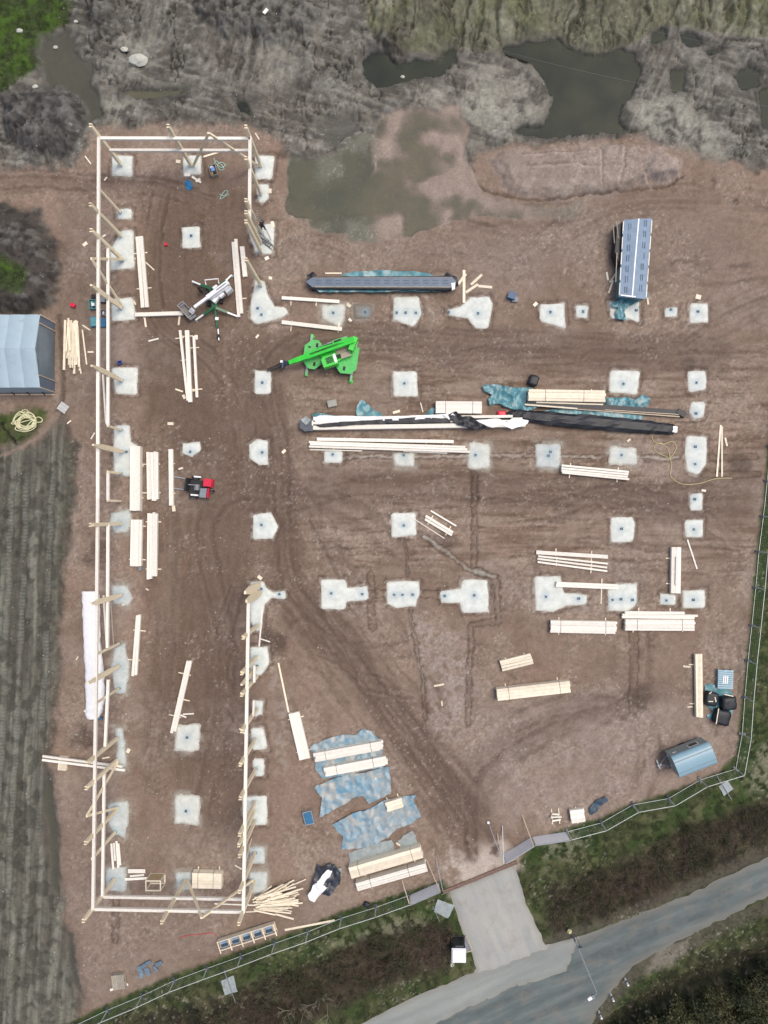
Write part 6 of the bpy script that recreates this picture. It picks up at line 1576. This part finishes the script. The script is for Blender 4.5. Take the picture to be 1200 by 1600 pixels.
sack('lowest black sack with a white strap on the blue sheet', (1124, 1118), (.78, .8), 1.0, seed=5, lath=(((1123, 1107), (1119, 1131)),))
sack('crumpled black bag above the strapped timber pack', (832, 596), (.5, .55), .8, seed=6)
sack('small black bag at the bottom fence below the four-beam pack', (573, 1412), (.3, .28), .4, seed=7)
sack('small red bag between the white wrapped pack and the teal sheet', (783, 647), (.45, .3), .5, m_=RED, seed=8)

def box_thing(name, label, c, ang, l, w, h, m_, lid=None, cat='box', open_=False, inside=()):
    z = gz(*c); p = at(*c, z); root = thing(name, p, label, cat)
    R_ = Matrix.Translation(p) @ Matrix.Rotation(math.radians(ang), 4, 'Z')
    t = .05
    MB(R_).box(-l / 2 + t, l / 2 - t, -w / 2 + t, w / 2 - t, .0, .05).build('base', m_, root)
    for a in ((-l / 2, l / 2, -w / 2, -w / 2 + t), (-l / 2, l / 2, w / 2 - t, w / 2), (-l / 2, -l / 2 + t, -w / 2 + t + .001, w / 2 - t - .001), (l / 2 - t, l / 2, -w / 2 + t + .001, w / 2 - t - .001)):
        MB(R_).box(*a, 0.0, h).build('side', m_, root)
    if lid: MB(R_).box(-l / 2 + t, l / 2 - t, -w / 2 + t, w / 2 - t, h - .08, h - .01).build('lid', lid, root)
    for (x, y, sx, sy, sz, mm) in inside: MB(R_).box(x - sx / 2, x + sx / 2, y - sy / 2, y + sy / 2, .05, .05 + sz).build('tool', mm, root)
    return root
BLUEP = mat('blue_plastic', (.03, .14, .26), .5, var=.3, scale=4); TEALP = mat('teal_plastic', (.10, .28, .30), .5, var=.3, scale=4)
YEL = mat('yellow_tool', (.5, .36, .05), .5)
box_thing('tool_crate', 'open timber crate of blue tools inside the top of the frame', (334.5, 268.5), -75, 1.15, .75, .5, TIMBER_GREY, None, 'crate', inside=((-.1, 0, .45, .35, .4, mat('light_blue', (.15, .3, .6), .5)), (.3, .1, .25, .2, .4, DARK), (.3, -.18, .2, .15, .35, YEL), (-.4, -.1, .15, .3, .3, WHITE)))
box_thing('tool_box', 'teal open tool box, uppermost of the boxes beside the left wall', (147, 477), 95, 1.0, .72, .45, TEALP, None, 'tool box', inside=((0, 0, .3, .3, .3, WHITE), (.25, .1, .2, .2, .25, ROPE_GREEN), (-.3, -.1, .2, .3, .28, DARK)))
box_thing('tool_box', 'dark tool box between the two rails beside the left wall', (163, 469), 85, .7, .55, .4, DARK, GREYP, 'tool box')
box_thing('tool_box', 'dark box with a white tool, right of the teal open box', (163, 490), 80, .6, .5, .35, GREYP, None, 'tool box', inside=((0, 0, .3, .12, .25, WHITE), (.1, .12, .2, .1, .2, DARK)))
box_thing('tool_box', 'blue tool box, lower left of the boxes beside the left wall', (148.5, 504), 95, 1.0, .7, .45, BLUEP, TEALP, 'tool box')
box_thing('tool_box', 'blue tool box, lowest right of the boxes beside the left wall', (162.5, 505), 88, .9, .6, .4, BLUEP, BLUEP, 'tool box')
box_thing('tool_box', 'small dark box, topmost of the boxes beside the left wall', (147, 464), 90, .4, .35, .3, DARK, DARK, 'tool box')
box_thing('tool_box', 'small blue box above the footing level with the tent', (188, 567), 20, .45, .35, .3, mat('violet_blue', (.05, .08, .35), .5), None, 'tool box', inside=((0, 0, .15, .15, .2, DARK),))
box_thing('tool_trolley', 'blue-grey tool trolley left of the third blue sheet', (483, 1274), -75, 1.35, .95, .7, ALU, BLUEP, 'trolley', inside=((-.35, 0, .3, .6, .6, ALU),))
gen = box_thing('generator', 'blue generator with a grey flap left of the upper right footings', (799, 464), -20, .8, .7, .7, BLUEP, mat('gen_top', (.06, .1, .18), .5), 'generator')
MB().box(*(lambda q: (q.x - .3, q.x + .3, q.y - .25, q.y + .25))(at(804, 469)), .0, .35).build('side_tank', GREYP, gen)
box_thing('crate', 'translucent grey plastic crate right of the telehandler', (519.5, 631), 12, .95, .7, .45, mat('clear_plastic', tone(150, 150, 142), .4), mat('clear_lid', tone(160, 158, 150), .4), 'crate')
box_thing('fuel_can', 'red fuel can right of the tent gable', (115.5, 478), -25, .5, .35, .4, RED, RED, 'can')
box_thing('fuel_can', 'small red can in the upper frame bay left of the lone footing', (260, 383), 20, .3, .28, .3, RED, RED, 'can')
box_thing('block_stack', 'blue-grey block under the end of the short lower pack', (220, 888), 10, .3, .4, .3, mat('slate', (.2, .25, .3), .6), GREYP, 'block')
# crate frame standing open near the bottom wall
z = gz(247, 1372); p = at(247, 1372, z); cf = thing('open_crate', p, 'open timber crate frame between planks and the bottom wall footing', 'crate frame')
R_ = Matrix.Translation(p)
for x in (-.75, .75):
    for y in (-.5, .5): MB(R_).box(x - .05, x + .05, y - .05, y + .05, 0, 1.5).build('post', TIMBER, cf)
for zz in (.05, 1.5):
    for y in (-.5, .5): MB(R_).box(-.80, .80, y - .051, y + .051, zz, zz + .1).build('rail', TIMBER, cf)
    for x in (-.75, .75): MB(R_).box(x - .051, x + .051, -.449, .449, zz + .001, zz + .099).build('rail', TIMBER, cf)
MB(R_).box(-.70, .70, -.45, .45, .0, .04).build('floor_board', TIMBER_GREY, cf); MB(R_).box(-.70, .70, -.1, .1, .6, .7).build('rail', TIMBER_GREY, cf)
MB(R_).box(-.70, .70, .50, .54, .1, 1.45).build('back_board', mat('ply', (.42, .32, .18), .7), cf)
# long glazed crate lying by the bottom wall
z = gz(388, 1458); lc = thing('long_crate', at(388, 1458, z), 'long open timber crate of shiny metal sheets below the batten heap', 'crate')
A, B = at(344, 1472, z), at(432, 1444, z); d = (B - A).normalized(); s = Vector((-d.y, d.x, 0)); Ln = (B - A).length
MB().bar(A + V3(0, 0, .3), B + V3(0, 0, .3), .85, .08).build('base_board', TIMBER_OLD, lc)
MB().bar(A + s * .48 + V3(0, 0, .55), B + s * .48 + V3(0, 0, .55), .06, .7).build('back_board', TIMBER, lc)
MB().bar(A - s * .48 + V3(0, 0, .75), B - s * .48 + V3(0, 0, .75), .08, .12).build('front_rail', TIMBER, lc)
for k in range(6):
    c = A.lerp(B, .01 + .98 * k / 5)
    MB().bar(c - s * .75 + V3(0, 0, .86), c + s * .5 + V3(0, 0, .86), .10, .06).bar(c - s * .55 + V3(0, 0, 0), c - s * .55 + V3(0, 0, .83), .08, .08).build('cross_rail', TIMBER, lc)
for k in range(5):
    c0_, c1_ = A.lerp(B, .04 + k / 5 * .98), A.lerp(B, .16 + k / 5 * .98)
    MB().bar(c0_ + V3(0, 0, .62), c1_ + V3(0, 0, .62 + random.uniform(-.05, .05)), .72, .03).build('metal_sheet', mat('shiny_sheet', (.45, .58, .66), .15, .7, var=.4, scale=3), lc)
    MB().bar(c0_ - s * .1 + V3(0, 0, .68), c1_ - s * .1 + V3(0, 0, .72), .25, .03).build('metal_sheet', mat('dark_sheet', (.08, .12, .15), .2, .5), lc)
# scrap sheet-metal heap
z = gz(234, 1514); sh = thing('scrap_heap', at(234, 1514, z), 'small heap of blue-grey metal scraps by the lower left fence', 'scrap heap')
for a, b, w, zz in (((216, 1510), (222, 1522), .5, .1), ((222, 1520), (218, 1528), .45, .18), ((224, 1508), (236, 1503), .35, .2), ((228, 1512), (233, 1524), .5, .12), ((240, 1510), (246, 1518), .3, .14), ((243, 1508), (253, 1504), .4, .2), ((219, 1512), (227, 1507), .3, .3)):
    MB().bar(at(*a, z + zz), at(*b, z + zz + .08), w, .05).build('metal_scrap', mat('scrap_metal', tone(130, 150, 166), .35, .4, var=.35, scale=4), sh)
# white junk on the bottom frame etc.
def hose(name, label, pts, r, m_, cat='hose', dz=.0):
    c = at(pts[0][0], pts[0][1]); c.z = gw(c.x, c.y)
    C_ = curve(pts, 8)
    W = []
    for i, (x, y) in enumerate(C_):
        q = at(x, y); W.append(V3(q.x, q.y, gw(q.x, q.y) + r + .01 + dz * (i % 17) / 17))
    o = MB().tube([w - c for w in W], r, 6).build(name, m_, None, True); o.location = c
    return tag(o, label, cat)
co = []
for k in range(7):
    r_ = 13 + random.uniform(-4, 3); cx_, cy_ = 41 + random.uniform(-3, 3), 659 + random.uniform(-3, 3)
    for j in range(12): co.append((cx_ + r_ * 1.15 * math.cos(j * .5236 + k), cy_ + r_ * .85 * math.sin(j * .5236 + k)))
    if k == 2: co += [(52, 657), (60, 652), (66, 654), (66, 659), (58, 660), (50, 656)]
    if k == 4: co += [(42, 648), (36, 645), (37, 641), (43, 641), (46, 646), (42, 652)]
hose('coiled_hose', 'coil of pale yellow hose on the grass below the tent', co, .055, HOSE_PALE, dz=.15)
hose('yellow_hose', 'thin yellow hose looping down from the black roll to the laths', [(1018, 681), (1022, 690), (1036, 694), (1050, 690), (1056, 697), (1054, 706), (1046, 716), (1040, 713), (1028, 708), (1022, 700), (1030, 692), (1042, 700), (1046, 712), (1049, 730), (1047, 742), (1056, 752), (1072, 757), (1095, 755), (1118, 748), (1144, 747)], .035, YELLOW)
hose('green_rope', 'tangle of pale green rope beside the tool crate', [(334, 247), (338, 256), (346, 262), (352, 258), (346, 254), (340, 258), (344, 266), (350, 264), (346, 258), (338, 252), (335, 256)], .04, ROPE_GREEN, 'rope')
hose('green_rope', 'small tangle of green rope lying below the tool crate', [(343, 303), (350, 306), (356, 300), (352, 298), (346, 305), (344, 311), (350, 308), (358, 303)], .035, ROPE_GREEN, 'rope')
hose('red_cord', 'faint red cord on the mud above the long crate', [(281, 1465), (296, 1461), (312, 1460), (330, 1457), (338, 1462)], .025, RED, 'cord')
hose('dark_cable', 'dark cable loop on the footing level with the tent', [(188, 569), (184, 574), (186, 580), (190, 583), (191, 590)], .02, DARK, 'cable')
# lone bigger stones in the clay
for x, y, r, l in ((218, 96, .9, 'large pale clay block in the grey mud at the top left'), (86, 73, .25, 'pale stone standing in the grey-green pool'), (196, 80, .35, 'small pale block left of the large clay block'), (120, 36, .2, 'pale stone at the top edge of the pool'), (58, 139, .3, 'white stone at the foot of the green corner'), (32, 50, .3, 'white scrap on the green corner'), (629, 119, .2, 'pale scrap at the lower edge of the dark pool')):
    p = at(x, y); z = gw(p.x, p.y)
    bm = bmesh.new(); bmesh.ops.create_icosphere(bm, subdivisions=2, radius=1)
    for v in bm.verts: v.co = Vector((v.co.x * r * 1.15, v.co.y * r * .8, v.co.z * r * .5)) * random.uniform(.85, 1.12)
    me = bpy.data.meshes.new('stone'); bm.to_mesh(me); bm.free(); me.materials.append(mat('pale_stone', tone(196, 192, 182), .9, var=.2))
    o = bpy.data.objects.new('stone', me); COL.objects.link(o); o.location = (p.x, p.y, max(z, -.14) + r * .15); tag(o, l, 'stone')

# ------------------------------------------------------------------ ladders and people
def ladder(label, a, b, w=.42, m_=ALU, n=10):
    root = thing('ladder', a, label, 'ladder')
    d = (b - a).normalized(); s = d.cross(V3(0, 0, 1)).normalized()
    for k in (-1, 1): MB().bar(a + s * k * w / 2, b + s * k * w / 2, .05, .08).build('rail', m_, root)
    L_ = (b - a).length
    for i in range(1, n): MB().tube([a + d * L_ * i / n - s * w / 2, a + d * L_ * i / n + s * w / 2], .02, 6).build('rung', m_, root)
    return root
la, lb = at(421, 377, .05), at(398.5, 331, 5.3)
ladder('aluminium ladder leaning up to the right frame wall under the climbing worker', la, lb, .45, ALU, 16)
DKALU = mat('dull_aluminium', (.12, .13, .14), .5, .5)
ladder('dark extension ladder lying across the worker footing, upper of two', at(397, 357, .25), at(428, 389, .2), .4, DKALU, 12)
ladder('dark extension ladder lying across the worker footing, lower of two', at(390, 360, .15), at(424, 386, .15), .35, DKALU, 12)

def person(label, origin, R, hat, pose):
    """one skinned body; joints in metres, z up, y forward"""
    J, E = {}, []
    def j(n, p, r, par=None):
        J[n] = (len(J), p, r)
        if par: E.append((J[par][0], J[n][0]))
    j('pelvis', (0, 0, .95), .15)
    j('waist', (0, .0, 1.08), .135, 'pelvis'); j('chest', (0, .01, 1.30), .165, 'waist'); j('neck', (0, .01, 1.50), .06, 'chest'); j('head', (0, .03, 1.60), .085, 'neck'); j('crown', (0, .03, 1.73), .088, 'head')
    j('nose', (0, .125, 1.62), .015, 'head')
    for s, k in ((-1, 'l'), (1, 'r')):
        sh, el, wr, kn, an = pose[k]
        j('sho' + k, (s * .19, 0, 1.43), .072, 'chest'); j('elb' + k, el, .05, 'sho' + k); j('wri' + k, wr, .034, 'elb' + k)
        dv = (Vector(wr) - Vector(el)).normalized()
        pal = Vector(wr) + dv * .07; j('pal' + k, tuple(pal), .036, 'wri' + k)
        for f in range(4): 
            q = pal + dv * (.07 + .012 * (1.5 - abs(f - 1.5))) + Vector(((f - 1.5) * .022, .02, 0)); j('fin%d' % f + k, tuple(q), .009, 'pal' + k)
        j('thu' + k, tuple(Vector(wr) + dv * .06 + Vector((-s * .06, .02, 0))), .01, 'wri' + k)
        j('hip' + k, (s * .10, 0, .90), .105, 'pelvis'); j('kne' + k, kn, .068, 'hip' + k); j('ank' + k, an, .048, 'kne' + k)
        j('toe' + k, (an[0], an[1] + .17, an[2] - .05), .04, 'ank' + k)
    me = bpy.data.meshes.new('person')
    me.from_pydata([v[1] for v in J.values()], E, []); me.update()
    o = bpy.data.objects.new('person', me); COL.objects.link(o)
    md = o.modifiers.new('skin', 'SKIN'); md.use_smooth_shade = True
    for i, v in enumerate(J.values()):
        sv = me.skin_vertices[0].data[i]; sv.radius = (v[2], v[2]); sv.use_root = (i == 0)
    sb = o.modifiers.new('sub', 'SUBSURF'); sb.levels = sb.render_levels = 1
    me.materials.append(PERSON)
    o.matrix_world = Matrix.Translation(origin) @ R
    hm = MB().tube([(0, .03, 1.64), (0, .03, 1.70), (0, .02, 1.78), (0, .02, 1.80)], .115, 12, .06).build('hair', hat, None, True)
    hm.parent = o
    return tag(o, label, 'person')
def person_mat():
    m, nt, b = new_mat('person_clothes'); L = nt.links.new
    tc_ = node(nt, 'ShaderNodeTexCoord'); sp_ = node(nt, 'ShaderNodeSeparateXYZ'); L(tc_.outputs['Object'], sp_.inputs[0])
    gt = node(nt, 'ShaderNodeMath', operation='GREATER_THAN'); gt.inputs[1].default_value = 1.50; L(sp_.outputs['Z'], gt.inputs[0])
    lt = node(nt, 'ShaderNodeMath', operation='LESS_THAN'); lt.inputs[1].default_value = 1.80; L(sp_.outputs['Z'], lt.inputs[0])
    n1 = node(nt, 'ShaderNodeTexNoise', Scale=9.0); L(tc_.outputs['Object'], n1.inputs['Vector'])
    cr = node(nt, 'ShaderNodeValToRGB'); cr.color_ramp.elements[0].color = (.006, .007, .01, 1); cr.color_ramp.elements[1].color = (.022, .024, .032, 1); L(n1.outputs['Fac'], cr.inputs['Fac'])
    mu = node(nt, 'ShaderNodeMath', operation='MULTIPLY'); L(gt.outputs[0], mu.inputs[0]); L(lt.outputs[0], mu.inputs[1])
    mx = node(nt, 'ShaderNodeMixRGB'); mx.inputs['Color2'].default_value = (.38, .22, .16, 1); L(mu.outputs[0], mx.inputs['Fac']); L(cr.outputs['Color'], mx.inputs['Color1'])
    L(mx.outputs['Color'], b.inputs['Base Color']); b.inputs['Roughness'].default_value = .85
    return m
PERSON = person_mat()
HAIR = mat('dark_hair', (.012, .01, .009), .7)
stand = {'l': (None, (-.27, .02, 1.17), (-.25, .2, 1.0), (-.11, .04, .5), (-.11, 0, .08)), 'r': (None, (.27, .04, 1.17), (.22, .25, 1.05), (.11, .06, .5), (.12, .02, .08))}
climb = {'l': (None, (-.30, .22, 1.5), (-.22, .36, 1.72), (-.14, .26, .62), (-.13, .08, .28)), 'r': (None, (.32, .2, 1.35), (.24, .38, 1.42), (.12, .06, .5), (.12, .0, .08))}
fd = (lb - la).normalized()
fz = (fd + V3(0, 0, .9)).normalized(); fy = (V3(fd.x, fd.y, 0)).normalized(); fx = fy.cross(fz).normalized(); fy = fz.cross(fx)
Rm = Matrix(((fx.x, fy.x, fz.x, 0), (fx.y, fy.y, fz.y, 0), (fx.z, fy.z, fz.z, 0), (0, 0, 0, 1)))
foot = la + fd * 2.3
person('person in black work clothes climbing the ladder at the right frame wall', foot - fy * .22 + V3(0, 0, .02), Rm, HAIR, climb)
person('person in navy work clothes standing beside the white spider lift', at(316, 458, gz(316, 458)), Matrix.Rotation(math.radians(-70), 4, 'Z'), HAIR, stand)

# ------------------------------------------------------------------ shrubs, hedge, grass, pebbles
TWIG = mat('bare_twigs', (.125, .09, .065), .9, var=.3, scale=3, rand=.35)
TWIG_PALE = mat('pale_twigs', (.24, .21, .15), .9, var=.25, scale=3)
LEAF = mat('dark_leaves', (.045, .055, .02), .7, var=.45, scale=1.5, rand=.3)
LEAF2 = mat('olive_leaves', (.075, .075, .03), .7, var=.45, scale=1.5, rand=.3)
def twig_mesh(seed, R_=1.5, H_=1.7, stems=22, name='twigs', thick=.016):
    rg = random.Random(seed); mb = MB()
    def grow_(p, d, L_, r, lev):
        q = p + d * L_
        mb.tube([p, q], r, 3, r * .6)
        if lev == 0: return
        for k in range(rg.choice((2, 3, 3))):
            nd = (d + Vector((rg.gauss(0, .55), rg.gauss(0, .55), rg.gauss(.05, .35)))).normalized()
            grow_(p.lerp(q, rg.uniform(.55, 1)), nd, L_ * rg.uniform(.5, .8), r * .62, lev - 1)
    for i in range(stems):
        a, rr = rg.uniform(0, 6.28), R_ * .5 * math.sqrt(rg.random())
        d = Vector((math.cos(a) * rg.uniform(.1, .9), math.sin(a) * rg.uniform(.1, .9), 1)).normalized()
        grow_(Vector((math.cos(a) * rr, math.sin(a) * rr, -.05)), d, H_ * rg.uniform(.35, .6), thick, 3)
    o = mb.build(name, TWIG); me = o.data; bpy.data.objects.remove(o); return me
def leaf_mesh(seed, R_, H_, n, size, m_, name='foliage'):
    rg = np.random.default_rng(seed)
    cl = rg.normal(0, 1, (26, 3)); cl /= np.linalg.norm(cl, axis=1)[:, None]
    cl = cl * rg.uniform(.45, 1.0, (26, 1)) * np.array([R_, R_, H_ * .5]) + np.array([0, 0, H_ * .5])
    k = rg.integers(0, 26, n)
    c = cl[k] + rg.normal(0, .22, (n, 3)) * R_ * .75
    c[:, 2] = np.clip(c[:, 2], .05, None)
    a = rg.normal(0, 1, (n, 3)); a /= np.linalg.norm(a, axis=1)[:, None]
    b = np.cross(a, rg.normal(0, 1, (n, 3))); b /= np.linalg.norm(b, axis=1)[:, None]
    s = size * rg.uniform(.6, 1.4, (n, 1))
    vs_ = np.stack([c - a * s, c + b * s * .5, c + a * s, c - b * s * .5], 1).reshape(-1, 3)
    me = bpy.data.meshes.new(name)
    me.from_pydata(vs_.tolist(), [], np.arange(n * 4).reshape(-1, 4).tolist()); me.materials.append(m_)
    return me
TW = [twig_mesh(s) for s in range(5)]
LF = [leaf_mesh(s, 1.2, 1.3, 700, .07, LEAF) for s in range(3)]
def shrub(px, py, sc_, label, group, leaf=.5, name='bare_shrub'):
    p = at(px, py); z = gw(p.x, p.y)
    root = thing(name, V3(p.x, p.y, z - .03), label, 'shrub', group)
    root.rotation_euler = (0, 0, random.uniform(0, 6.28)); root.scale = (sc_ * random.uniform(.85, 1.2), sc_ * random.uniform(.85, 1.2), sc_ * random.uniform(.8, 1.1))
    o = bpy.data.objects.new('twigs', random.choice(TW)); COL.objects.link(o); o.parent = root
    if random.random() < leaf:
        o = bpy.data.objects.new('leaves', random.choice(LF)); COL.objects.link(o); o.parent = root
def inside(px, py, pts): return bool(seg_dist(np.array([px], float), np.array([py], float), pts, True)[0] < 0)
TH1 = [(868,1395),(960,1352),(1060,1302),(1130,1280),(1200,1262),(1215,1300),(1110,1350),(1000,1398),(900,1440),(862,1430)]
TH2 = [(300,1585),(440,1528),(560,1478),(640,1448),(700,1446),(708,1488),(640,1520),(560,1548),(470,1592),(400,1625),(250,1630)]
for pts, n, lab, grp in ((TH1, 74, 'bare brown shrub in the thicket between the right fence and the road', 'thicket right of the drive'), (TH2, 86, 'bare brown shrub in the thicket below the bottom left fence', 'thicket left of the drive')):
    xs, ys = [p[0] for p in pts], [p[1] for p in pts]; k = 0; placed = []
    for _ in range(6000):
        if k >= n: break
        x, y = random.uniform(min(xs), max(xs)), random.uniform(min(ys), max(ys))
        if inside(x, y, pts) and all((x - a) ** 2 + (y - b_) ** 2 > 110 for a, b_ in placed):
            shrub(x, y, random.uniform(.5, 1.05), lab, grp, .45); placed.append((x, y)); k += 1
for x, y in ((680, 1462), (668, 1480), (690, 1478)): shrub(x, y, 1.15, 'larger reddish-brown shrub left of the portable toilet', 'shrubs at the portable toilet', 0)
# pale bare saplings in the lower thicket
TWP = twig_mesh(31, .5, 3.4, 4, 'branches', .05); TWP.materials.clear(); TWP.materials.append(TWIG_PALE)
for x, y, l in ((500, 1560, 'pale bare sapling in the lower thicket left of the paved strip'), (462, 1572, 'pale bare sapling left of the other in the lower thicket')):
    p = at(x, y); root = thing('bare_sapling', V3(p.x, p.y, gw(p.x, p.y)), l, 'tree')
    o = bpy.data.objects.new('branches', TWP); COL.objects.link(o); o.parent = root; root.rotation_euler = (0, 0, x)
    MB().tube([root.location, root.location + V3(.05, .05, 1.6)], .06, 8, .04).build('trunk', TWIG_PALE, root)
# hedge beyond the road bend
HG = [leaf_mesh(40 + s, 1.7, 3.4, 2600, .11, LEAF if s % 2 else LEAF2, 'crown') for s in range(4)]
k = 0
for row, (dx, dy) in enumerate(((0, 0), (20, 40), (38, 78), (60, 120))):
    for i in range(11):
        x = 1225 - i * 27 + dx + random.uniform(-6, 6); y = 1508 + i * 11.5 + dy + random.uniform(-5, 5)
        if x > 1235 or y > 1650 or (x < 985 and y < 1600): continue
        p = at(x, y); root = thing('hedge_bush', V3(p.x, p.y, gw(p.x, p.y)), 'dark olive bush in the hedge at the bottom right corner', 'bush', 'hedge at the bottom right corner')
        o = bpy.data.objects.new('crown', HG[k % 4]); COL.objects.link(o); o.parent = root
        root.rotation_euler = (0, 0, random.uniform(0, 6.28)); sc_ = random.uniform(.8, 1.1); root.scale = (sc_, sc_, sc_ * random.uniform(.85, 1.1))
        MB().tube([(0, 0, -.05), (.05, 0, 1.2), (0, .08, 2.6)], .09, 6, .03).build('stem', TWIG, None).parent = root
        k += 1
# grass tufts: blades too many to count
def grass():
    rg = np.random.default_rng(5)
    n = 60000
    px, py = rg.uniform(-20, 1230, n * 4), rg.uniform(0, 1630, n * 4)
    keep = np.zeros(px.shape, bool)
    keep |= (seg_dist(px, py, VERGE, True) < -2) & (seg_dist(px, py, ROAD, True) > 6) & (seg_dist(px, py, PAVE, True) > 3) & (seg_dist(px, py, DRIVE, True) > 3)
    for g_, _ in GREEN_: keep |= seg_dist(px, py, g_, True) < 0
    px, py = px[keep][:n], py[keep][:n]
    dens = fbm(px, py, 22, 3, 2); ok = rg.random(px.shape) < sstep(.3, .6, dens) ; px, py = px[ok], py[ok]
    lx, ly = (px - CX) / FPX, -(py - CY) / FPX
    wx, wz = lx * ct - st, -lx * st - ct; t = -HC / wz
    x, y = wx * t, ly * t; z = gwa(x, y)
    nb = len(x); h = rg.uniform(.10, .30, nb); a = rg.uniform(0, 6.28, nb); ln = rg.uniform(.05, .2, nb); w = rg.uniform(.02, .05, nb)
    ca_, sa_ = np.cos(a), np.sin(a)
    v0 = np.stack([x - sa_ * w, y + ca_ * w, z - .02], 1); v1 = np.stack([x + sa_ * w, y - ca_ * w, z - .02], 1); v2 = np.stack([x + ca_ * ln, y + sa_ * ln, z + h], 1)
    me = bpy.data.meshes.new('grass'); me.from_pydata(np.stack([v0, v1, v2], 1).reshape(-1, 3).tolist(), [], np.arange(nb * 3).reshape(-1, 3).tolist())
    me.materials.append(mat('grass_blades', (.075, .095, .03), .8, var=.55, scale=.5, dirt=(.20, .19, .11), dirt_amt=.3, dirt_scale=.4))
    o = bpy.data.objects.new('grass', me); COL.objects.link(o); tag(o, 'short rough grass on the verge and the green corners', kind='stuff')
GREEN_ = [([(-200,-100),(60,-60),(110,10),(100,45),(62,62),(58,105),(38,125),(12,145),(-200,150)], 1), ([(-200,405),(20,410),(48,430),(40,455),(-200,462)], 1), ([(-100,648),(40,642),(78,644),(60,675),(30,698),(-100,705)], 1)]
grass()
def pebbles():
    rg = np.random.default_rng(9)
    n = 7000
    px, py = rg.uniform(0, 1190, n), rg.uniform(0, 1590, n)
    ok = (seg_dist(px, py, VERGE, True) > 0) & (rg.random(n) < sstep(.40, .62, fbm(px, py, 70, 3, 4)) + .12)
    for k_ in 'abcd': ok &= seg_dist(px, py, PONDS[k_], True) > 0
    px, py = px[ok], py[ok]
    lx, ly = (px - CX) / FPX, -(py - CY) / FPX
    wx, wz = lx * ct - st, -lx * st - ct; t = -HC / wz
    x, y = wx * t, ly * t; z = gwa(x, y); m_ = len(x)
    r = .025 + .05 * rg.random(m_) ** 3
    base = np.array([[1, 0, 0], [0, 1, 0], [-1, 0, 0], [0, -1, 0], [0, 0, 1], [0, 0, -1]], float)
    sc_ = rg.uniform(.6, 1.3, (m_, 1, 3)) * r[:, None, None]
    vs_ = base[None] * sc_ + np.stack([x, y, z + r * .3], 1)[:, None, :]
    f = np.array([[0, 1, 4], [1, 2, 4], [2, 3, 4], [3, 0, 4], [1, 0, 5], [2, 1, 5], [3, 2, 5], [0, 3, 5]])
    fs_ = (f[None] + (np.arange(m_) * 6)[:, None, None]).reshape(-1, 3)
    me = bpy.data.meshes.new('gravel'); me.from_pydata(vs_.reshape(-1, 3).tolist(), [], fs_.tolist()); me.materials.append(mat('pale_gravel', tone(186, 178, 170), .9, var=.4, scale=.8))
    o = bpy.data.objects.new('gravel', me); COL.objects.link(o); tag(o, 'scattered pale pebbles and chips on the mud', kind='stuff')
pebbles()
# overhead cables crossing the top right
for (a, b, l) in (((760, -26), (1300, 97), 'upper thin overhead cable crossing the top right'), ((700, 55), (1300, 180), 'lower thin overhead cable crossing the dark pool')):
    A, B = at(*a, 9.0), at(*b, 9.0); c = (A + B) / 2
    o = MB().tube([A + (B - A) * k / 12 - c - V3(0, 0, 1.2 * (1 - ((k - 6) / 6) ** 2)) for k in range(13)], .007, 5).build('overhead_cable', mat('dull_cable', (.2, .2, .2), .5)); o.location = c
    tag(o, l, 'cable', 'overhead cables')
